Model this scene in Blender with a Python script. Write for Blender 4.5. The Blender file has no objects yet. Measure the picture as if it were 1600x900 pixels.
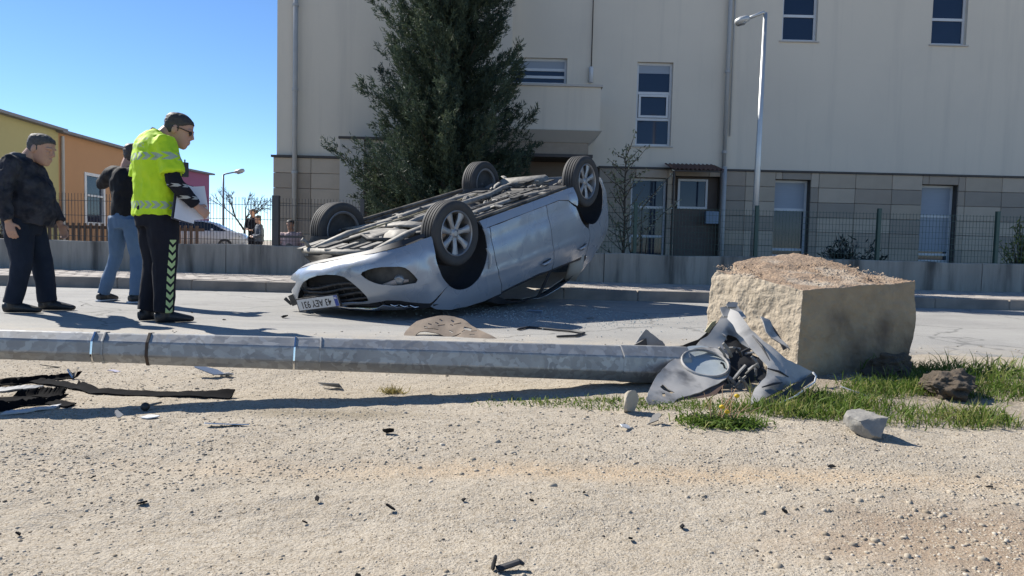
import bpy, bmesh, math, random
import numpy as np
from mathutils import Vector, Matrix, geometry as mgeo
random.seed(7); RNG = np.random.default_rng(11)
rad = math.radians
scene = bpy.context.scene
COL = scene.collection
# ---------------------------------------------------------------- camera
F = 1120.0; CAM_H = 0.70; PITCH = math.atan(65/F); ROLL = rad(1.4)
cam_d = bpy.data.cameras.new('camera'); cam = bpy.data.objects.new('camera', cam_d); COL.objects.link(cam)
cam_d.sensor_width = 36; cam_d.lens = F/1600*36; cam_d.clip_start = .05; cam_d.clip_end = 3000
CAM_R = Matrix.Rotation(math.pi/2 - PITCH, 3, 'X') @ Matrix.Rotation(ROLL, 3, 'Z')
cam.matrix_world = Matrix.Translation((0, 0, CAM_H)) @ CAM_R.to_4x4()
scene.camera = cam
scene.render.resolution_x = 1024; scene.render.resolution_y = 576
# ---------------------------------------------------------------- sky, sun, exposure
SUN_EL = rad(40); SUN_ROT = rad(-57)
world = bpy.data.worlds.new('World'); scene.world = world; world.use_nodes = True
wn = world.node_tree; bg = wn.nodes['Background']
sky = wn.nodes.new('ShaderNodeTexSky'); sky.sky_type = 'NISHITA'; sky.sun_disc = False
sky.sun_elevation = SUN_EL; sky.sun_rotation = SUN_ROT; sky.altitude = 1000; sky.air_density = .72; sky.dust_density = 0.0; sky.ozone_density = 3.2
bg.inputs['Strength'].default_value = .112
hs = wn.nodes.new('ShaderNodeHueSaturation'); hs.inputs['Saturation'].default_value = 1.10; wn.links.new(sky.outputs[0], hs.inputs['Color']); wn.links.new(hs.outputs[0], bg.inputs[0])
sun_d = bpy.data.lights.new('sun', 'SUN'); sun_d.energy = 5.0; sun_d.angle = rad(.5); sun_d.color = (1, .95, .87)
sun = bpy.data.objects.new('sun', sun_d); COL.objects.link(sun)
SUN_DIR = Vector((math.cos(SUN_EL)*math.sin(SUN_ROT), math.cos(SUN_EL)*math.cos(SUN_ROT), math.sin(SUN_EL)))
sun.rotation_euler = SUN_DIR.to_track_quat('Z', 'Y').to_euler(); sun.location = SUN_DIR*40
vs = scene.view_settings; vs.view_transform = 'Standard'; vs.look = 'None'; vs.exposure = 0.68; vs.gamma = 1.0
# ---------------------------------------------------------------- pixel helpers: a pixel is a direction; depth Y or ground height z makes it a point
def ray(px, py): return CAM_R @ Vector(((px - 800)/F, -(py - 450)/F, -1))
def at(px, py, Y):
    d = ray(px, py); return Vector((0, 0, CAM_H)) + d*(Y/d.y)
def gnd(px, py, z=0.0):
    d = ray(px, py); return Vector((0, 0, CAM_H)) + d*((z - CAM_H)/d.z)
# ---------------------------------------------------------------- noise (numpy)
def _hash(i, j, k, seed):
    h = (i*374761393 + j*668265263 + k*2147483647 + seed*974634541) & 0xffffffff
    h = ((h ^ (h >> 13))*1274126177) & 0xffffffff
    return ((h ^ (h >> 16)) & 0xffff)/65535.0
def vnoise(P, scale=1.0, seed=0):
    P = np.asarray(P, float)*scale
    if P.shape[-1] == 2: P = np.concatenate([P, np.zeros(P.shape[:-1] + (1,))], -1)
    I = np.floor(P).astype(np.int64); f = P - I; f = f*f*(3 - 2*f); r = 0
    for a in (0, 1):
        for b in (0, 1):
            for c in (0, 1):
                w = (f[..., 0] if a else 1 - f[..., 0])*(f[..., 1] if b else 1 - f[..., 1])*(f[..., 2] if c else 1 - f[..., 2])
                r = r + w*_hash(I[..., 0] + a, I[..., 1] + b, I[..., 2] + c, seed)
    return r*2 - 1
def fbm(P, scale=1.0, octs=4, seed=0):
    r = 0; amp = 1.0
    for o in range(octs):
        r = r + amp*vnoise(P, scale*2**o, seed + o); amp *= .5
    return r
# ---------------------------------------------------------------- materials
MATS = {}
def mat(name, col, rough=.7, metal=0.0, col2=None, scale=6.0, det=6.0, bump=0.0, bscale=60.0, coat=0.0, spec=.5, contrast=1.0,
        col3=None, scale3=1.0, emit=None, trans=0.0, alpha=1.0, rvar=0.0, sss=0.0, stretch=None):
    if name in MATS: return MATS[name]
    m = bpy.data.materials.new(name); m.use_nodes = True; nt = m.node_tree; N = nt.nodes; Lk = nt.links
    b = N['Principled BSDF']; MATS[name] = m
    b.inputs['Roughness'].default_value = rough; b.inputs['Metallic'].default_value = metal
    b.inputs['Coat Weight'].default_value = coat; b.inputs['Coat Roughness'].default_value = .08
    b.inputs['Specular IOR Level'].default_value = spec; b.inputs['Transmission Weight'].default_value = trans
    b.inputs['Alpha'].default_value = alpha
    tc = N.new('ShaderNodeTexCoord'); out = tc.outputs['Object']
    if stretch:
        mp = N.new('ShaderNodeMapping'); mp.inputs['Scale'].default_value = stretch; Lk.new(out, mp.inputs[0]); out = mp.outputs[0]
    if col2 is None: col2 = tuple(c*.8 for c in col)
    nz = N.new('ShaderNodeTexNoise'); nz.inputs['Scale'].default_value = scale; nz.inputs['Detail'].default_value = det
    nz.inputs['Roughness'].default_value = .62; Lk.new(out, nz.inputs['Vector'])
    rp = N.new('ShaderNodeMapRange'); rp.inputs[1].default_value = .5 - .22/contrast; rp.inputs[2].default_value = .5 + .22/contrast
    Lk.new(nz.outputs['Fac'], rp.inputs[0])
    mx = N.new('ShaderNodeMix'); mx.data_type = 'RGBA'; mx.inputs[6].default_value = (*col, 1); mx.inputs[7].default_value = (*col2, 1)
    Lk.new(rp.outputs[0], mx.inputs[0]); c = mx.outputs[2]
    if col3:
        n3 = N.new('ShaderNodeTexNoise'); n3.inputs['Scale'].default_value = scale3; n3.inputs['Detail'].default_value = 5; Lk.new(out, n3.inputs['Vector'])
        r3 = N.new('ShaderNodeMapRange'); r3.inputs[1].default_value = .5; r3.inputs[2].default_value = .68; Lk.new(n3.outputs['Fac'], r3.inputs[0])
        m3 = N.new('ShaderNodeMix'); m3.data_type = 'RGBA'; m3.inputs[7].default_value = (*col3, 1)
        Lk.new(c, m3.inputs[6]); Lk.new(r3.outputs[0], m3.inputs[0]); c = m3.outputs[2]
    Lk.new(c, b.inputs['Base Color'])
    if rvar:
        rr = N.new('ShaderNodeMapRange'); rr.inputs[3].default_value = rough - rvar; rr.inputs[4].default_value = rough + rvar
        Lk.new(rp.outputs[0], rr.inputs[0]); Lk.new(rr.outputs[0], b.inputs['Roughness'])
    if bump:
        bn = N.new('ShaderNodeTexNoise'); bn.inputs['Scale'].default_value = bscale; bn.inputs['Detail'].default_value = 5; Lk.new(out, bn.inputs['Vector'])
        bp = N.new('ShaderNodeBump'); bp.inputs['Strength'].default_value = min(1, bump); bp.inputs['Distance'].default_value = .012*bump
        Lk.new(bn.outputs['Fac'], bp.inputs['Height']); Lk.new(bp.outputs[0], b.inputs['Normal'])
    if emit:
        b.inputs['Emission Color'].default_value = (*emit, 1); b.inputs['Emission Strength'].default_value = 1
    m['out_color'] = 1
    return m
def nodes_of(m): return m.node_tree.nodes, m.node_tree.links, m.node_tree.nodes['Principled BSDF']
# ---------------------------------------------------------------- mesh helpers
def mesh(name, V, Fc, smooth=False, mids=None):
    me = bpy.data.meshes.new(name)
    if isinstance(V, np.ndarray): V = V.tolist()
    if isinstance(Fc, np.ndarray): Fc = Fc.tolist()
    me.from_pydata([tuple(v) for v in V], [], [tuple(f) for f in Fc])
    if smooth: me.polygons.foreach_set('use_smooth', np.ones(len(me.polygons), bool))
    if mids is not None: me.polygons.foreach_set('material_index', np.asarray(mids, np.int32))
    me.update(); return me
def bigmesh(name, V, Fc, smooth=False, col=None):
    """numpy arrays; all faces with the same number of corners"""
    V = np.ascontiguousarray(V, np.float32); Fc = np.ascontiguousarray(Fc, np.int32); n, k = Fc.shape
    me = bpy.data.meshes.new(name); me.vertices.add(len(V)); me.vertices.foreach_set('co', V.ravel())
    me.loops.add(n*k); me.loops.foreach_set('vertex_index', Fc.ravel())
    me.polygons.add(n); me.polygons.foreach_set('loop_start', np.arange(0, n*k, k, dtype=np.int32))
    if smooth: me.polygons.foreach_set('use_smooth', np.ones(n, bool))
    if col is not None:
        at_ = me.attributes.new('tint', 'FLOAT', 'POINT'); at_.data.foreach_set('value', np.ascontiguousarray(col, np.float32))
    me.update(calc_edges=True); me.validate(); return me
def link(name, me, m=None, parent=None, label=None, cat=None, group=None, kind=None, loc=None, rot=None):
    o = bpy.data.objects.new(name, me); COL.objects.link(o)
    if m is not None and me is not None:
        for x in (m if isinstance(m, (list, tuple)) else [m]):
            if x.name not in [y.name for y in me.materials if y]: me.materials.append(x)
    if parent is not None: o.parent = parent
    if loc is not None: o.location = loc
    if rot is not None: o.rotation_euler = rot
    tag(o, label, cat, group, kind); return o
def tag(o, label=None, cat=None, group=None, kind=None):
    if label: o['label'] = label
    if cat: o['category'] = cat
    if group: o['group'] = group
    if kind: o['kind'] = kind
    return o
def thing(name, label, cat, loc=(0, 0, 0), rot=(0, 0, 0), group=None):
    return link(name, None, loc=loc, rot=rot, label=label, cat=cat, group=group)
class MB:
    """collects vertices and faces of one mesh"""
    def __init__(s): s.V = []; s.F = []
    def add(s, V, Fc):
        n = len(s.V); s.V += [tuple(v) for v in V]; s.F += [tuple(i + n for i in f) for f in Fc]; return s
    def box(s, lo, hi, taper=None):
        x0, y0, z0 = lo; x1, y1, z1 = hi
        return s.add([(x0, y0, z0), (x1, y0, z0), (x1, y1, z0), (x0, y1, z0), (x0, y0, z1), (x1, y0, z1), (x1, y1, z1), (x0, y1, z1)],
                     [(0, 3, 2, 1), (4, 5, 6, 7), (0, 1, 5, 4), (1, 2, 6, 5), (2, 3, 7, 6), (3, 0, 4, 7)])
    def tube(s, pts, r, seg=8, caps=True, up=None, sq=1.0):
        pts = [Vector(p) for p in pts]; n = len(pts)
        rs = r if isinstance(r, (list, tuple)) else [r]*n
        base = len(s.V); last = None
        for i, p in enumerate(pts):
            t = (pts[min(i + 1, n - 1)] - pts[max(i - 1, 0)]).normalized()
            if last is None:
                u = Vector(up) if up is not None else (Vector((0, 0, 1)) if abs(t.z) < .9 else Vector((1, 0, 0)))
            else: u = last
            u = (u - t*u.dot(t)); u = u.normalized() if u.length > 1e-6 else t.orthogonal().normalized()
            last = u; v = t.cross(u); ra = rs[i]; ra, rb = (ra if isinstance(ra, (tuple, list)) else (ra, ra*sq))
            for k in range(seg):
                a = 2*math.pi*k/seg; q = p + v*(math.cos(a)*ra) + u*(math.sin(a)*rb); s.V.append((q.x, q.y, q.z))
        for i in range(n - 1):
            for k in range(seg):
                a = base + i*seg + k; b = base + i*seg + (k + 1) % seg
                s.F.append((a, b, b + seg, a + seg))
        if caps:
            s.F.append(tuple(base + k for k in range(seg))[::-1]); s.F.append(tuple(base + (n - 1)*seg + k for k in range(seg)))
        return s
    def lathe(s, prof, seg=24, axis='z', c=(0, 0, 0)):
        base = len(s.V); n = len(prof)
        for r, h in prof:
            for k in range(seg):
                a = 2*math.pi*k/seg; u, v = r*math.cos(a), r*math.sin(a)
                q = {'z': (u, v, h), 'y': (u, h, v), 'x': (h, u, v)}[axis]; s.V.append((q[0] + c[0], q[1] + c[1], q[2] + c[2]))
        for i in range(n - 1):
            for k in range(seg):
                a = base + i*seg + k; b = base + i*seg + (k + 1) % seg; s.F.append((a, b, b + seg, a + seg))
        return s
    def mesh(s, name, smooth=False): return mesh(name, s.V, s.F, smooth)
    def build(s, name, m=None, parent=None, smooth=False, bevel=0, recalc=True, **k):
        me = s.mesh(name, smooth)
        if recalc or bevel:
            bm = bmesh.new(); bm.from_mesh(me); bmesh.ops.recalc_face_normals(bm, faces=bm.faces[:])
            if bevel:
                ed = [e for e in bm.edges if len(e.link_faces) == 2 and e.calc_face_angle(0) > .5]
                bmesh.ops.bevel(bm, geom=ed, offset=bevel, segments=2, affect='EDGES', profile=.6)
            bm.to_mesh(me); bm.free()
            if smooth: me.polygons.foreach_set('use_smooth', np.ones(len(me.polygons), bool))
        return link(name, me, m, parent, **k)
def pip(poly, x, y):
    ins = np.zeros(np.shape(x), bool); n = len(poly)
    for i in range(n):
        x0, y0 = poly[i]; x1, y1 = poly[(i + 1) % n]
        if y0 == y1: continue
        c = ((y0 > y) != (y1 > y)) & (x < (x1 - x0)*(y - y0)/(y1 - y0) + x0); ins ^= c
    return ins
def densify(poly, step):
    out = []; n = len(poly)
    for i in range(n):
        a = np.array(poly[i], float); b = np.array(poly[(i + 1) % n], float); k = max(1, int(math.ceil(np.hypot(*(b - a))/step)))
        for j in range(k): out.append(tuple(a + (b - a)*j/k))
    return out
def smoothpoly(poly, n=2):
    p = np.array(poly, float)
    for _ in range(n):
        q = np.roll(p, -1, 0); p = np.stack([p*.75 + q*.25, p*.25 + q*.75], 1).reshape(-1, 2)
    return [tuple(v) for v in p]
def panel2d(outer, holes=(), step=.04):
    """triangulate a polygon with holes, with inner points; returns 2-D points and triangles"""
    loops = [densify(outer, step)] + [densify(h, step) for h in holes]; V = []; E = []
    for lp in loops:
        b = len(V); V += lp; E += [(b + i, b + (i + 1) % len(lp)) for i in range(len(lp))]
    o = np.array(loops[0]); xs = np.arange(o[:, 0].min(), o[:, 0].max(), step); ys = np.arange(o[:, 1].min(), o[:, 1].max(), step)
    gx, gy = np.meshgrid(xs + step*.37, ys + step*.31); gx = gx.ravel(); gy = gy.ravel()
    k = pip(loops[0], gx, gy)
    for h in loops[1:]: k &= ~pip(h, gx, gy)
    allp = np.array(V); gp = np.stack([gx[k], gy[k]], 1)
    if len(gp):
        d = np.min(np.hypot(gp[:, None, 0] - allp[None, :, 0], gp[:, None, 1] - allp[None, :, 1]), 1); gp = gp[d > step*.55]
    V2 = [Vector(v) for v in V] + [Vector(v) for v in gp]
    r = mgeo.delaunay_2d_cdt(V2, E, [], 0, 1e-6)
    P = np.array([tuple(v) for v in r[0]]); T = np.array([tuple(f) for f in r[2] if len(f) == 3])
    c = P[T].mean(1); k = pip(loops[0], c[:, 0], c[:, 1])
    for h in loops[1:]: k &= ~pip(h, c[:, 0], c[:, 1])
    return P, T[k]
def shell(me, th, even=False):
    """thickness: duplicate the sheet inward and close its rim"""
    bm = bmesh.new(); bm.from_mesh(me); bmesh.ops.recalc_face_normals(bm, faces=bm.faces[:])
    bmesh.ops.solidify(bm, geom=bm.faces[:], thickness=th); bm.to_mesh(me); bm.free()
    me.polygons.foreach_set('use_smooth', np.ones(len(me.polygons), bool)); return me
def autosmooth(me, ang=35):
    bm = bmesh.new(); bm.from_mesh(me)
    for e in bm.edges: e.smooth = not (len(e.link_faces) == 2 and e.calc_face_angle(0) > rad(ang))
    for f in bm.faces: f.smooth = True
    bm.to_mesh(me); bm.free(); return me
def remeshed(V, Fc, voxel, smooth=4, name='m'):
    me = mesh(name, V, Fc); o = bpy.data.objects.new('tmp', me); COL.objects.link(o)
    md = o.modifiers.new('r', 'REMESH'); md.mode = 'VOXEL'; md.voxel_size = voxel
    if smooth:
        sm = o.modifiers.new('s', 'SMOOTH'); sm.iterations = smooth; sm.factor = .5
    dg = bpy.context.evaluated_depsgraph_get(); dg.update()
    r = bpy.data.meshes.new_from_object(o.evaluated_get(dg)); r.name = name
    bpy.data.objects.remove(o); bpy.data.meshes.remove(me)
    r.polygons.foreach_set('use_smooth', np.ones(len(r.polygons), bool)); return r
def getv(me):
    a = np.empty(len(me.vertices)*3, np.float32); me.vertices.foreach_get('co', a); return a.reshape(-1, 3).astype(float)
def setv(me, a):
    me.vertices.foreach_set('co', np.ascontiguousarray(a, np.float32).ravel()); me.update()
def copy_tree(o, parent=None):
    c = o.copy(); COL.objects.link(c); c.parent = parent
    for ch in [x for x in bpy.data.objects if x.parent == o]: copy_tree(ch, c)
    return c
# ================================================================ SETTING
def add_mask_noise(N, Lk, vec, scale, lo, hi, det=5):
    n = N.new('ShaderNodeTexNoise'); n.inputs['Scale'].default_value = scale; n.inputs['Detail'].default_value = det; n.inputs['Roughness'].default_value = .65
    Lk.new(vec, n.inputs['Vector']); r = N.new('ShaderNodeMapRange'); r.inputs[1].default_value = lo; r.inputs[2].default_value = hi
    Lk.new(n.outputs['Fac'], r.inputs[0]); return r.outputs[0]
def scaled(N, Lk, s, k):
    m = N.new('ShaderNodeMath'); m.operation = 'MULTIPLY'; m.inputs[1].default_value = k; Lk.new(s, m.inputs[0]); return m.outputs[0]
def mixc(N, Lk, fac, a, b):
    m = N.new('ShaderNodeMix'); m.data_type = 'RGBA'
    if isinstance(fac, float): m.inputs[0].default_value = fac
    else: Lk.new(fac, m.inputs[0])
    for i, v in ((6, a), (7, b)):
        if isinstance(v, tuple): m.inputs[i].default_value = (*v, 1)
        else: Lk.new(v, m.inputs[i])
    return m.outputs[2]
# --- gravel ground: one sheet, fine near the camera, coarse to the horizon
def ground_z(X, Y):
    P = np.stack([X, Y], -1)
    near = np.clip((6 - Y)/2.0, 0, 1)*np.clip((6 - np.abs(X))/2, 0, 1)
    lot = np.clip((5.6 - Y)/.5, 0, 1)
    z = .014*fbm(P, .9, 3, 3) + .005*fbm(P, 5, 3, 5) + .0024*fbm(P, 24, 3, 9)
    m = np.exp(-(((X - 2.2)/1.2)**2 + ((Y - 3.75)/.7)**2))*.05                       # low grassy hump under the block
    rut = -.012*np.exp(-((Y - 2.25 - .05*X)/.14)**2) - .010*np.exp(-((Y - 1.75 - .03*X)/.12)**2)
    return near*lot*(z + rut)*np.clip((4.7 - Y)/.9, .12, 1) + m*lot*np.clip((4.6 - Y)/.4, 0, 1) - .03*(1 - lot) - .001
xs = np.concatenate([[-1500, -600, -250, -120, -60, -35, -20, -12, -8, -6], np.linspace(-5, 5, 560), [6, 8, 12, 20, 35, 60, 120, 250, 600, 1500]])
ys = np.concatenate([[-300, -60, -15, -4, -1, 0, .6], np.geomspace(1.0, 5.2, 420), np.linspace(5.4, 10, 14), [12, 14, 17, 20, 26, 34, 50, 80, 140, 300, 700, 1600]])
GX, GY = np.meshgrid(xs, ys, indexing='ij'); GZ = ground_z(GX, GY)
GZ = np.where(GY > 9.5, -.04, GZ)
ny = len(ys); idx = np.arange(len(xs)*ny).reshape(len(xs), ny)
quads = np.stack([idx[:-1, :-1], idx[1:, :-1], idx[1:, 1:], idx[:-1, 1:]], -1).reshape(-1, 4)
gm = bpy.data.materials.new('gravel_earth'); gm.use_nodes = True; N, Lk, B = nodes_of(gm)
tc = N.new('ShaderNodeTexCoord').outputs['Object']
c = mixc(N, Lk, add_mask_noise(N, Lk, tc, 2.2, .35, .68), (.365, .315, .245), (.43, .38, .305))
c = mixc(N, Lk, add_mask_noise(N, Lk, tc, 55, .48, .66, 8), c, (.27, .22, .155))
c = mixc(N, Lk, add_mask_noise(N, Lk, tc, 130, .60, .70, 3), c, (.50, .46, .39))
c = mixc(N, Lk, add_mask_noise(N, Lk, tc, 210, .64, .70, 2), c, (.13, .115, .10))
c = mixc(N, Lk, scaled(N, Lk, add_mask_noise(N, Lk, tc, 330, .50, .62, 3), .55), c, (.50, .455, .38))
c = mixc(N, Lk, scaled(N, Lk, add_mask_noise(N, Lk, tc, 270, .54, .66, 3), .6), c, (.19, .155, .115))
sep = N.new('ShaderNodeSeparateXYZ'); Lk.new(tc, sep.inputs[0])
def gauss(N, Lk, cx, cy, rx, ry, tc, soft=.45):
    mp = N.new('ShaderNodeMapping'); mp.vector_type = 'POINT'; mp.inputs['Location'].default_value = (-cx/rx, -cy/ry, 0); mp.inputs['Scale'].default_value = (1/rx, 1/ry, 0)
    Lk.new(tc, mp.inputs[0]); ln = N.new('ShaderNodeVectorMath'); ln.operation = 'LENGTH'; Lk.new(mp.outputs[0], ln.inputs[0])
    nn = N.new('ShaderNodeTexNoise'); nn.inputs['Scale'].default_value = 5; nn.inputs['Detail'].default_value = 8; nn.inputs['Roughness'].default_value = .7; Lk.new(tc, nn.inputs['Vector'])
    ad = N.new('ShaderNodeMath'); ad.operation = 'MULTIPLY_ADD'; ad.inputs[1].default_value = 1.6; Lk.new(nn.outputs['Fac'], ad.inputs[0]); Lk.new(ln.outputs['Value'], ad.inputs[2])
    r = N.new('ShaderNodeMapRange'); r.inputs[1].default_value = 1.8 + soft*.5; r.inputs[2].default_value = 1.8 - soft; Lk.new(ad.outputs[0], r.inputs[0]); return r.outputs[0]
mt_ = N.new('ShaderNodeMapping'); mt_.inputs['Scale'].default_value = (.35, 6.5, 1); mt_.inputs['Rotation'].default_value = (0, 0, rad(-2)); Lk.new(tc, mt_.inputs[0])
c = mixc(N, Lk, scaled(N, Lk, add_mask_noise(N, Lk, mt_.outputs[0], 1.2, .50, .72, 6), .38), c, (.46, .41, .33))       # packed tyre lanes
c = mixc(N, Lk, scaled(N, Lk, add_mask_noise(N, Lk, mt_.outputs[0], 2.1, .55, .75, 7), .30), c, (.25, .20, .14))
c = mixc(N, Lk, scaled(N, Lk, gauss(N, Lk, 1.32, 1.72, .62, .30, tc), .6), c, (.25, .17, .11))      # damp reddish soil
c = mixc(N, Lk, scaled(N, Lk, gauss(N, Lk, .55, 2.22, 1.5, .10, tc, .8), .55), c, (.46, .33, .20))   # brown wheel track
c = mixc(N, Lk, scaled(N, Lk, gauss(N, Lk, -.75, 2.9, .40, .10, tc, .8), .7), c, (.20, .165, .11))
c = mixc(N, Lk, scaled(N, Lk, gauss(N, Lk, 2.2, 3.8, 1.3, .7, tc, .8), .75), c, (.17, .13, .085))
Lk.new(c, B.inputs['Base Color']); B.inputs['Roughness'].default_value = .95; B.inputs['Specular IOR Level'].default_value = .15
bn = N.new('ShaderNodeTexNoise'); bn.inputs['Scale'].default_value = 130; bn.inputs['Detail'].default_value = 4; Lk.new(tc, bn.inputs['Vector'])
bn2 = N.new('ShaderNodeTexNoise'); bn2.inputs['Scale'].default_value = 40; bn2.inputs['Detail'].default_value = 9; Lk.new(tc, bn2.inputs['Vector'])
sm_ = N.new('ShaderNodeMath'); sm_.operation = 'ADD'; Lk.new(bn2.outputs['Fac'], sm_.inputs[0]); Lk.new(bn.outputs['Fac'], sm_.inputs[1])
bp = N.new('ShaderNodeBump'); bp.inputs['Strength'].default_value = .9; bp.inputs['Distance'].default_value = .006; Lk.new(sm_.outputs[0], bp.inputs['Height']); Lk.new(bp.outputs[0], B.inputs['Normal'])
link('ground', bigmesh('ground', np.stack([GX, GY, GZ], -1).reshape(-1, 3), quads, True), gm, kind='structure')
def gz(x, y): return float(ground_z(np.array([x]), np.array([y]))[0])

# --- road: sheet with a ragged near edge
KERB_Y = 9.62
rx = np.concatenate([[-400, -150, -60, -30, -15, -9], np.linspace(-7, 8.5, 500), [11, 18, 35, 70, 160, 400]])
edge = 4.72 + .16*fbm(np.stack([rx, rx*0 + 3], -1), .5, 3, 21) + .07*fbm(np.stack([rx, rx*0], -1), 3, 4, 22) + .12*np.clip(rx - 2, 0, 4)
rows = [edge, edge + .08, edge + .5, edge*0 + 6.2, edge*0 + 7.5, edge*0 + 8.8, edge*0 + KERB_Y + .05]
V = np.concatenate([np.stack([rx, r, np.full_like(rx, (-.045 if i == 0 else .004 if i == 1 else .006))], -1) for i, r in enumerate(rows)])
n = len(rx); q = [(j*n + i, j*n + i + 1, (j + 1)*n + i + 1, (j + 1)*n + i) for j in range(len(rows) - 1) for i in range(n - 1)]
am = bpy.data.materials.new('worn_asphalt'); am.use_nodes = True; N, Lk, B = nodes_of(am); tc = N.new('ShaderNodeTexCoord').outputs['Object']
c = mixc(N, Lk, add_mask_noise(N, Lk, tc, .7, .4, .62), (.27, .262, .245), (.34, .33, .305))
c = mixc(N, Lk, add_mask_noise(N, Lk, tc, 160, .52, .66, 3), c, (.42, .41, .385))
c = mixc(N, Lk, add_mask_noise(N, Lk, tc, 260, .58, .68, 2), c, (.16, .16, .155))
mpn = N.new('ShaderNodeMapping'); mpn.inputs['Scale'].default_value = (.25, 3.2, 1); Lk.new(tc, mpn.inputs[0])
c = mixc(N, Lk, scaled(N, Lk, add_mask_noise(N, Lk, mpn.outputs[0], 1.6, .5, .75, 6), .4), c, (.42, .40, .36))
sp = N.new('ShaderNodeSeparateXYZ'); Lk.new(tc, sp.inputs[0])
mr = N.new('ShaderNodeMapRange'); mr.inputs[1].default_value = 5.7; mr.inputs[2].default_value = 4.7; Lk.new(sp.outputs[1], mr.inputs[0])
nn = N.new('ShaderNodeMath'); nn.operation = 'MULTIPLY'; Lk.new(mr.outputs[0], nn.inputs[0]); Lk.new(add_mask_noise(N, Lk, tc, 6, .35, .6, 8), nn.inputs[1])
vc = N.new('ShaderNodeTexVoronoi'); vc.feature = 'DISTANCE_TO_EDGE'; vc.inputs['Scale'].default_value = .55; wj = N.new('ShaderNodeTexNoise'); wj.inputs['Scale'].default_value = 3; wj.inputs['Detail'].default_value = 6; Lk.new(tc, wj.inputs['Vector'])
wa = N.new('ShaderNodeVectorMath'); wa.operation = 'MULTIPLY_ADD'; wa.inputs[1].default_value = (.35, .35, .35); Lk.new(wj.outputs['Color'], wa.inputs[0]); Lk.new(tc, wa.inputs[2]); Lk.new(wa.outputs[0], vc.inputs['Vector'])
ck = N.new('ShaderNodeMapRange'); ck.inputs[1].default_value = .010; ck.inputs[2].default_value = .003; Lk.new(vc.outputs['Distance'], ck.inputs[0]); c = mixc(N, Lk, scaled(N, Lk, ck.outputs[0], .55), c, (.10, .10, .095))
mk_ = N.new('ShaderNodeMapping'); mk_.inputs['Scale'].default_value = (.12, 2.2, 1); mk_.inputs['Rotation'].default_value = (0, 0, rad(4)); Lk.new(tc, mk_.inputs[0]); c = mixc(N, Lk, scaled(N, Lk, add_mask_noise(N, Lk, mk_.outputs[0], 2.3, .58, .72, 4), .35), c, (.15, .148, .14))
c = mixc(N, Lk, scaled(N, Lk, add_mask_noise(N, Lk, tc, 1.9, .64, .72, 3), .4), c, (.13, .128, .122))
c = mixc(N, Lk, nn.outputs[0], c, (.45, .39, .305))                 # dust and grit carried onto the edge
Lk.new(c, B.inputs['Base Color']); B.inputs['Roughness'].default_value = .85; B.inputs['Specular IOR Level'].default_value = .25
bn = N.new('ShaderNodeTexNoise'); bn.inputs['Scale'].default_value = 220; Lk.new(tc, bn.inputs['Vector']); bp = N.new('ShaderNodeBump'); bp.inputs['Strength'].default_value = .5; bp.inputs['Distance'].default_value = .004
Lk.new(bn.outputs['Fac'], bp.inputs['Height']); Lk.new(bp.outputs[0], B.inputs['Normal'])
link('road', mesh('road', V, q, True), am, kind='structure')

# --- loose gravel (nobody could count it)
def pebbles(n, xr, yr, s0, s1, seed, name, m, dens=None, pw=2.5):
    r = np.random.default_rng(seed)
    t = r.random(n); Y = yr[0]*(yr[1]/yr[0])**t; X = (r.random(n)*2 - 1)*np.minimum(.80*Y + .15, xr)
    if dens is not None:
        k = r.random(n) < dens(X, Y); X, Y = X[k], Y[k]; n = len(X)
    S = s0 + (s1 - s0)*r.random(n)**pw
    ico = np.array([(0, 0, 1), (.89, 0, .45), (.28, .85, .45), (-.72, .53, .45), (-.72, -.53, .45), (.28, -.85, .45), (.72, .53, -.45), (-.28, .85, -.45), (-.89, 0, -.45), (-.28, -.85, -.45), (.72, -.53, -.45)])
    fc = np.array([(0, 1, 2), (0, 2, 3), (0, 3, 4), (0, 4, 5), (0, 5, 1), (1, 6, 2), (2, 7, 3), (3, 8, 4), (4, 9, 5), (5, 10, 1), (6, 7, 2), (7, 8, 3), (8, 9, 4), (9, 10, 5), (10, 6, 1)])
    V = ico[None]*(1 + .45*(r.random((n, 11, 1)) - .5))*np.stack([S*(.8 + .6*r.random(n)), S*(.7 + .5*r.random(n)), S*(.36 + .36*r.random(n))], -1)[:, None]
    a = r.random(n)*6.283; ca, sa = np.cos(a)[:, None], np.sin(a)[:, None]
    V = np.stack([V[..., 0]*ca - V[..., 1]*sa, V[..., 0]*sa + V[..., 1]*ca, V[..., 2]], -1)
    Z = ground_z(X, Y); Z = np.where(Y > 4.85, .006, Z)
    V += np.stack([X, Y, Z + S*.08], -1)[:, None]
    Fc = fc[None] + (np.arange(n)*11)[:, None, None]
    return link(name, bigmesh(name, V.reshape(-1, 3), Fc.reshape(-1, 3), False, np.repeat(r.random(n), 11)), m, kind='stuff')
pm = bpy.data.materials.new('pebble'); pm.use_nodes = True; N, Lk, B = nodes_of(pm)
atn = N.new('ShaderNodeAttribute'); atn.attribute_name = 'tint'; cr = N.new('ShaderNodeValToRGB'); Lk.new(atn.outputs['Fac'], cr.inputs[0])
el = cr.color_ramp.elements; el[0].position = 0; el[0].color = (.17, .14, .105, 1); el[1].position = 1; el[1].color = (.50, .45, .375, 1)
for p_, c_ in ((.025, (.09, .085, .08)), (.07, (.27, .22, .16)), (.4, (.345, .295, .225)), (.75, (.41, .36, .285)), (.93, (.46, .415, .345))):
    e = el.new(p_); e.color = (*c_, 1)
Lk.new(cr.outputs[0], B.inputs['Base Color']); B.inputs['Roughness'].default_value = .95; B.inputs['Specular IOR Level'].default_value = .15
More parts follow.
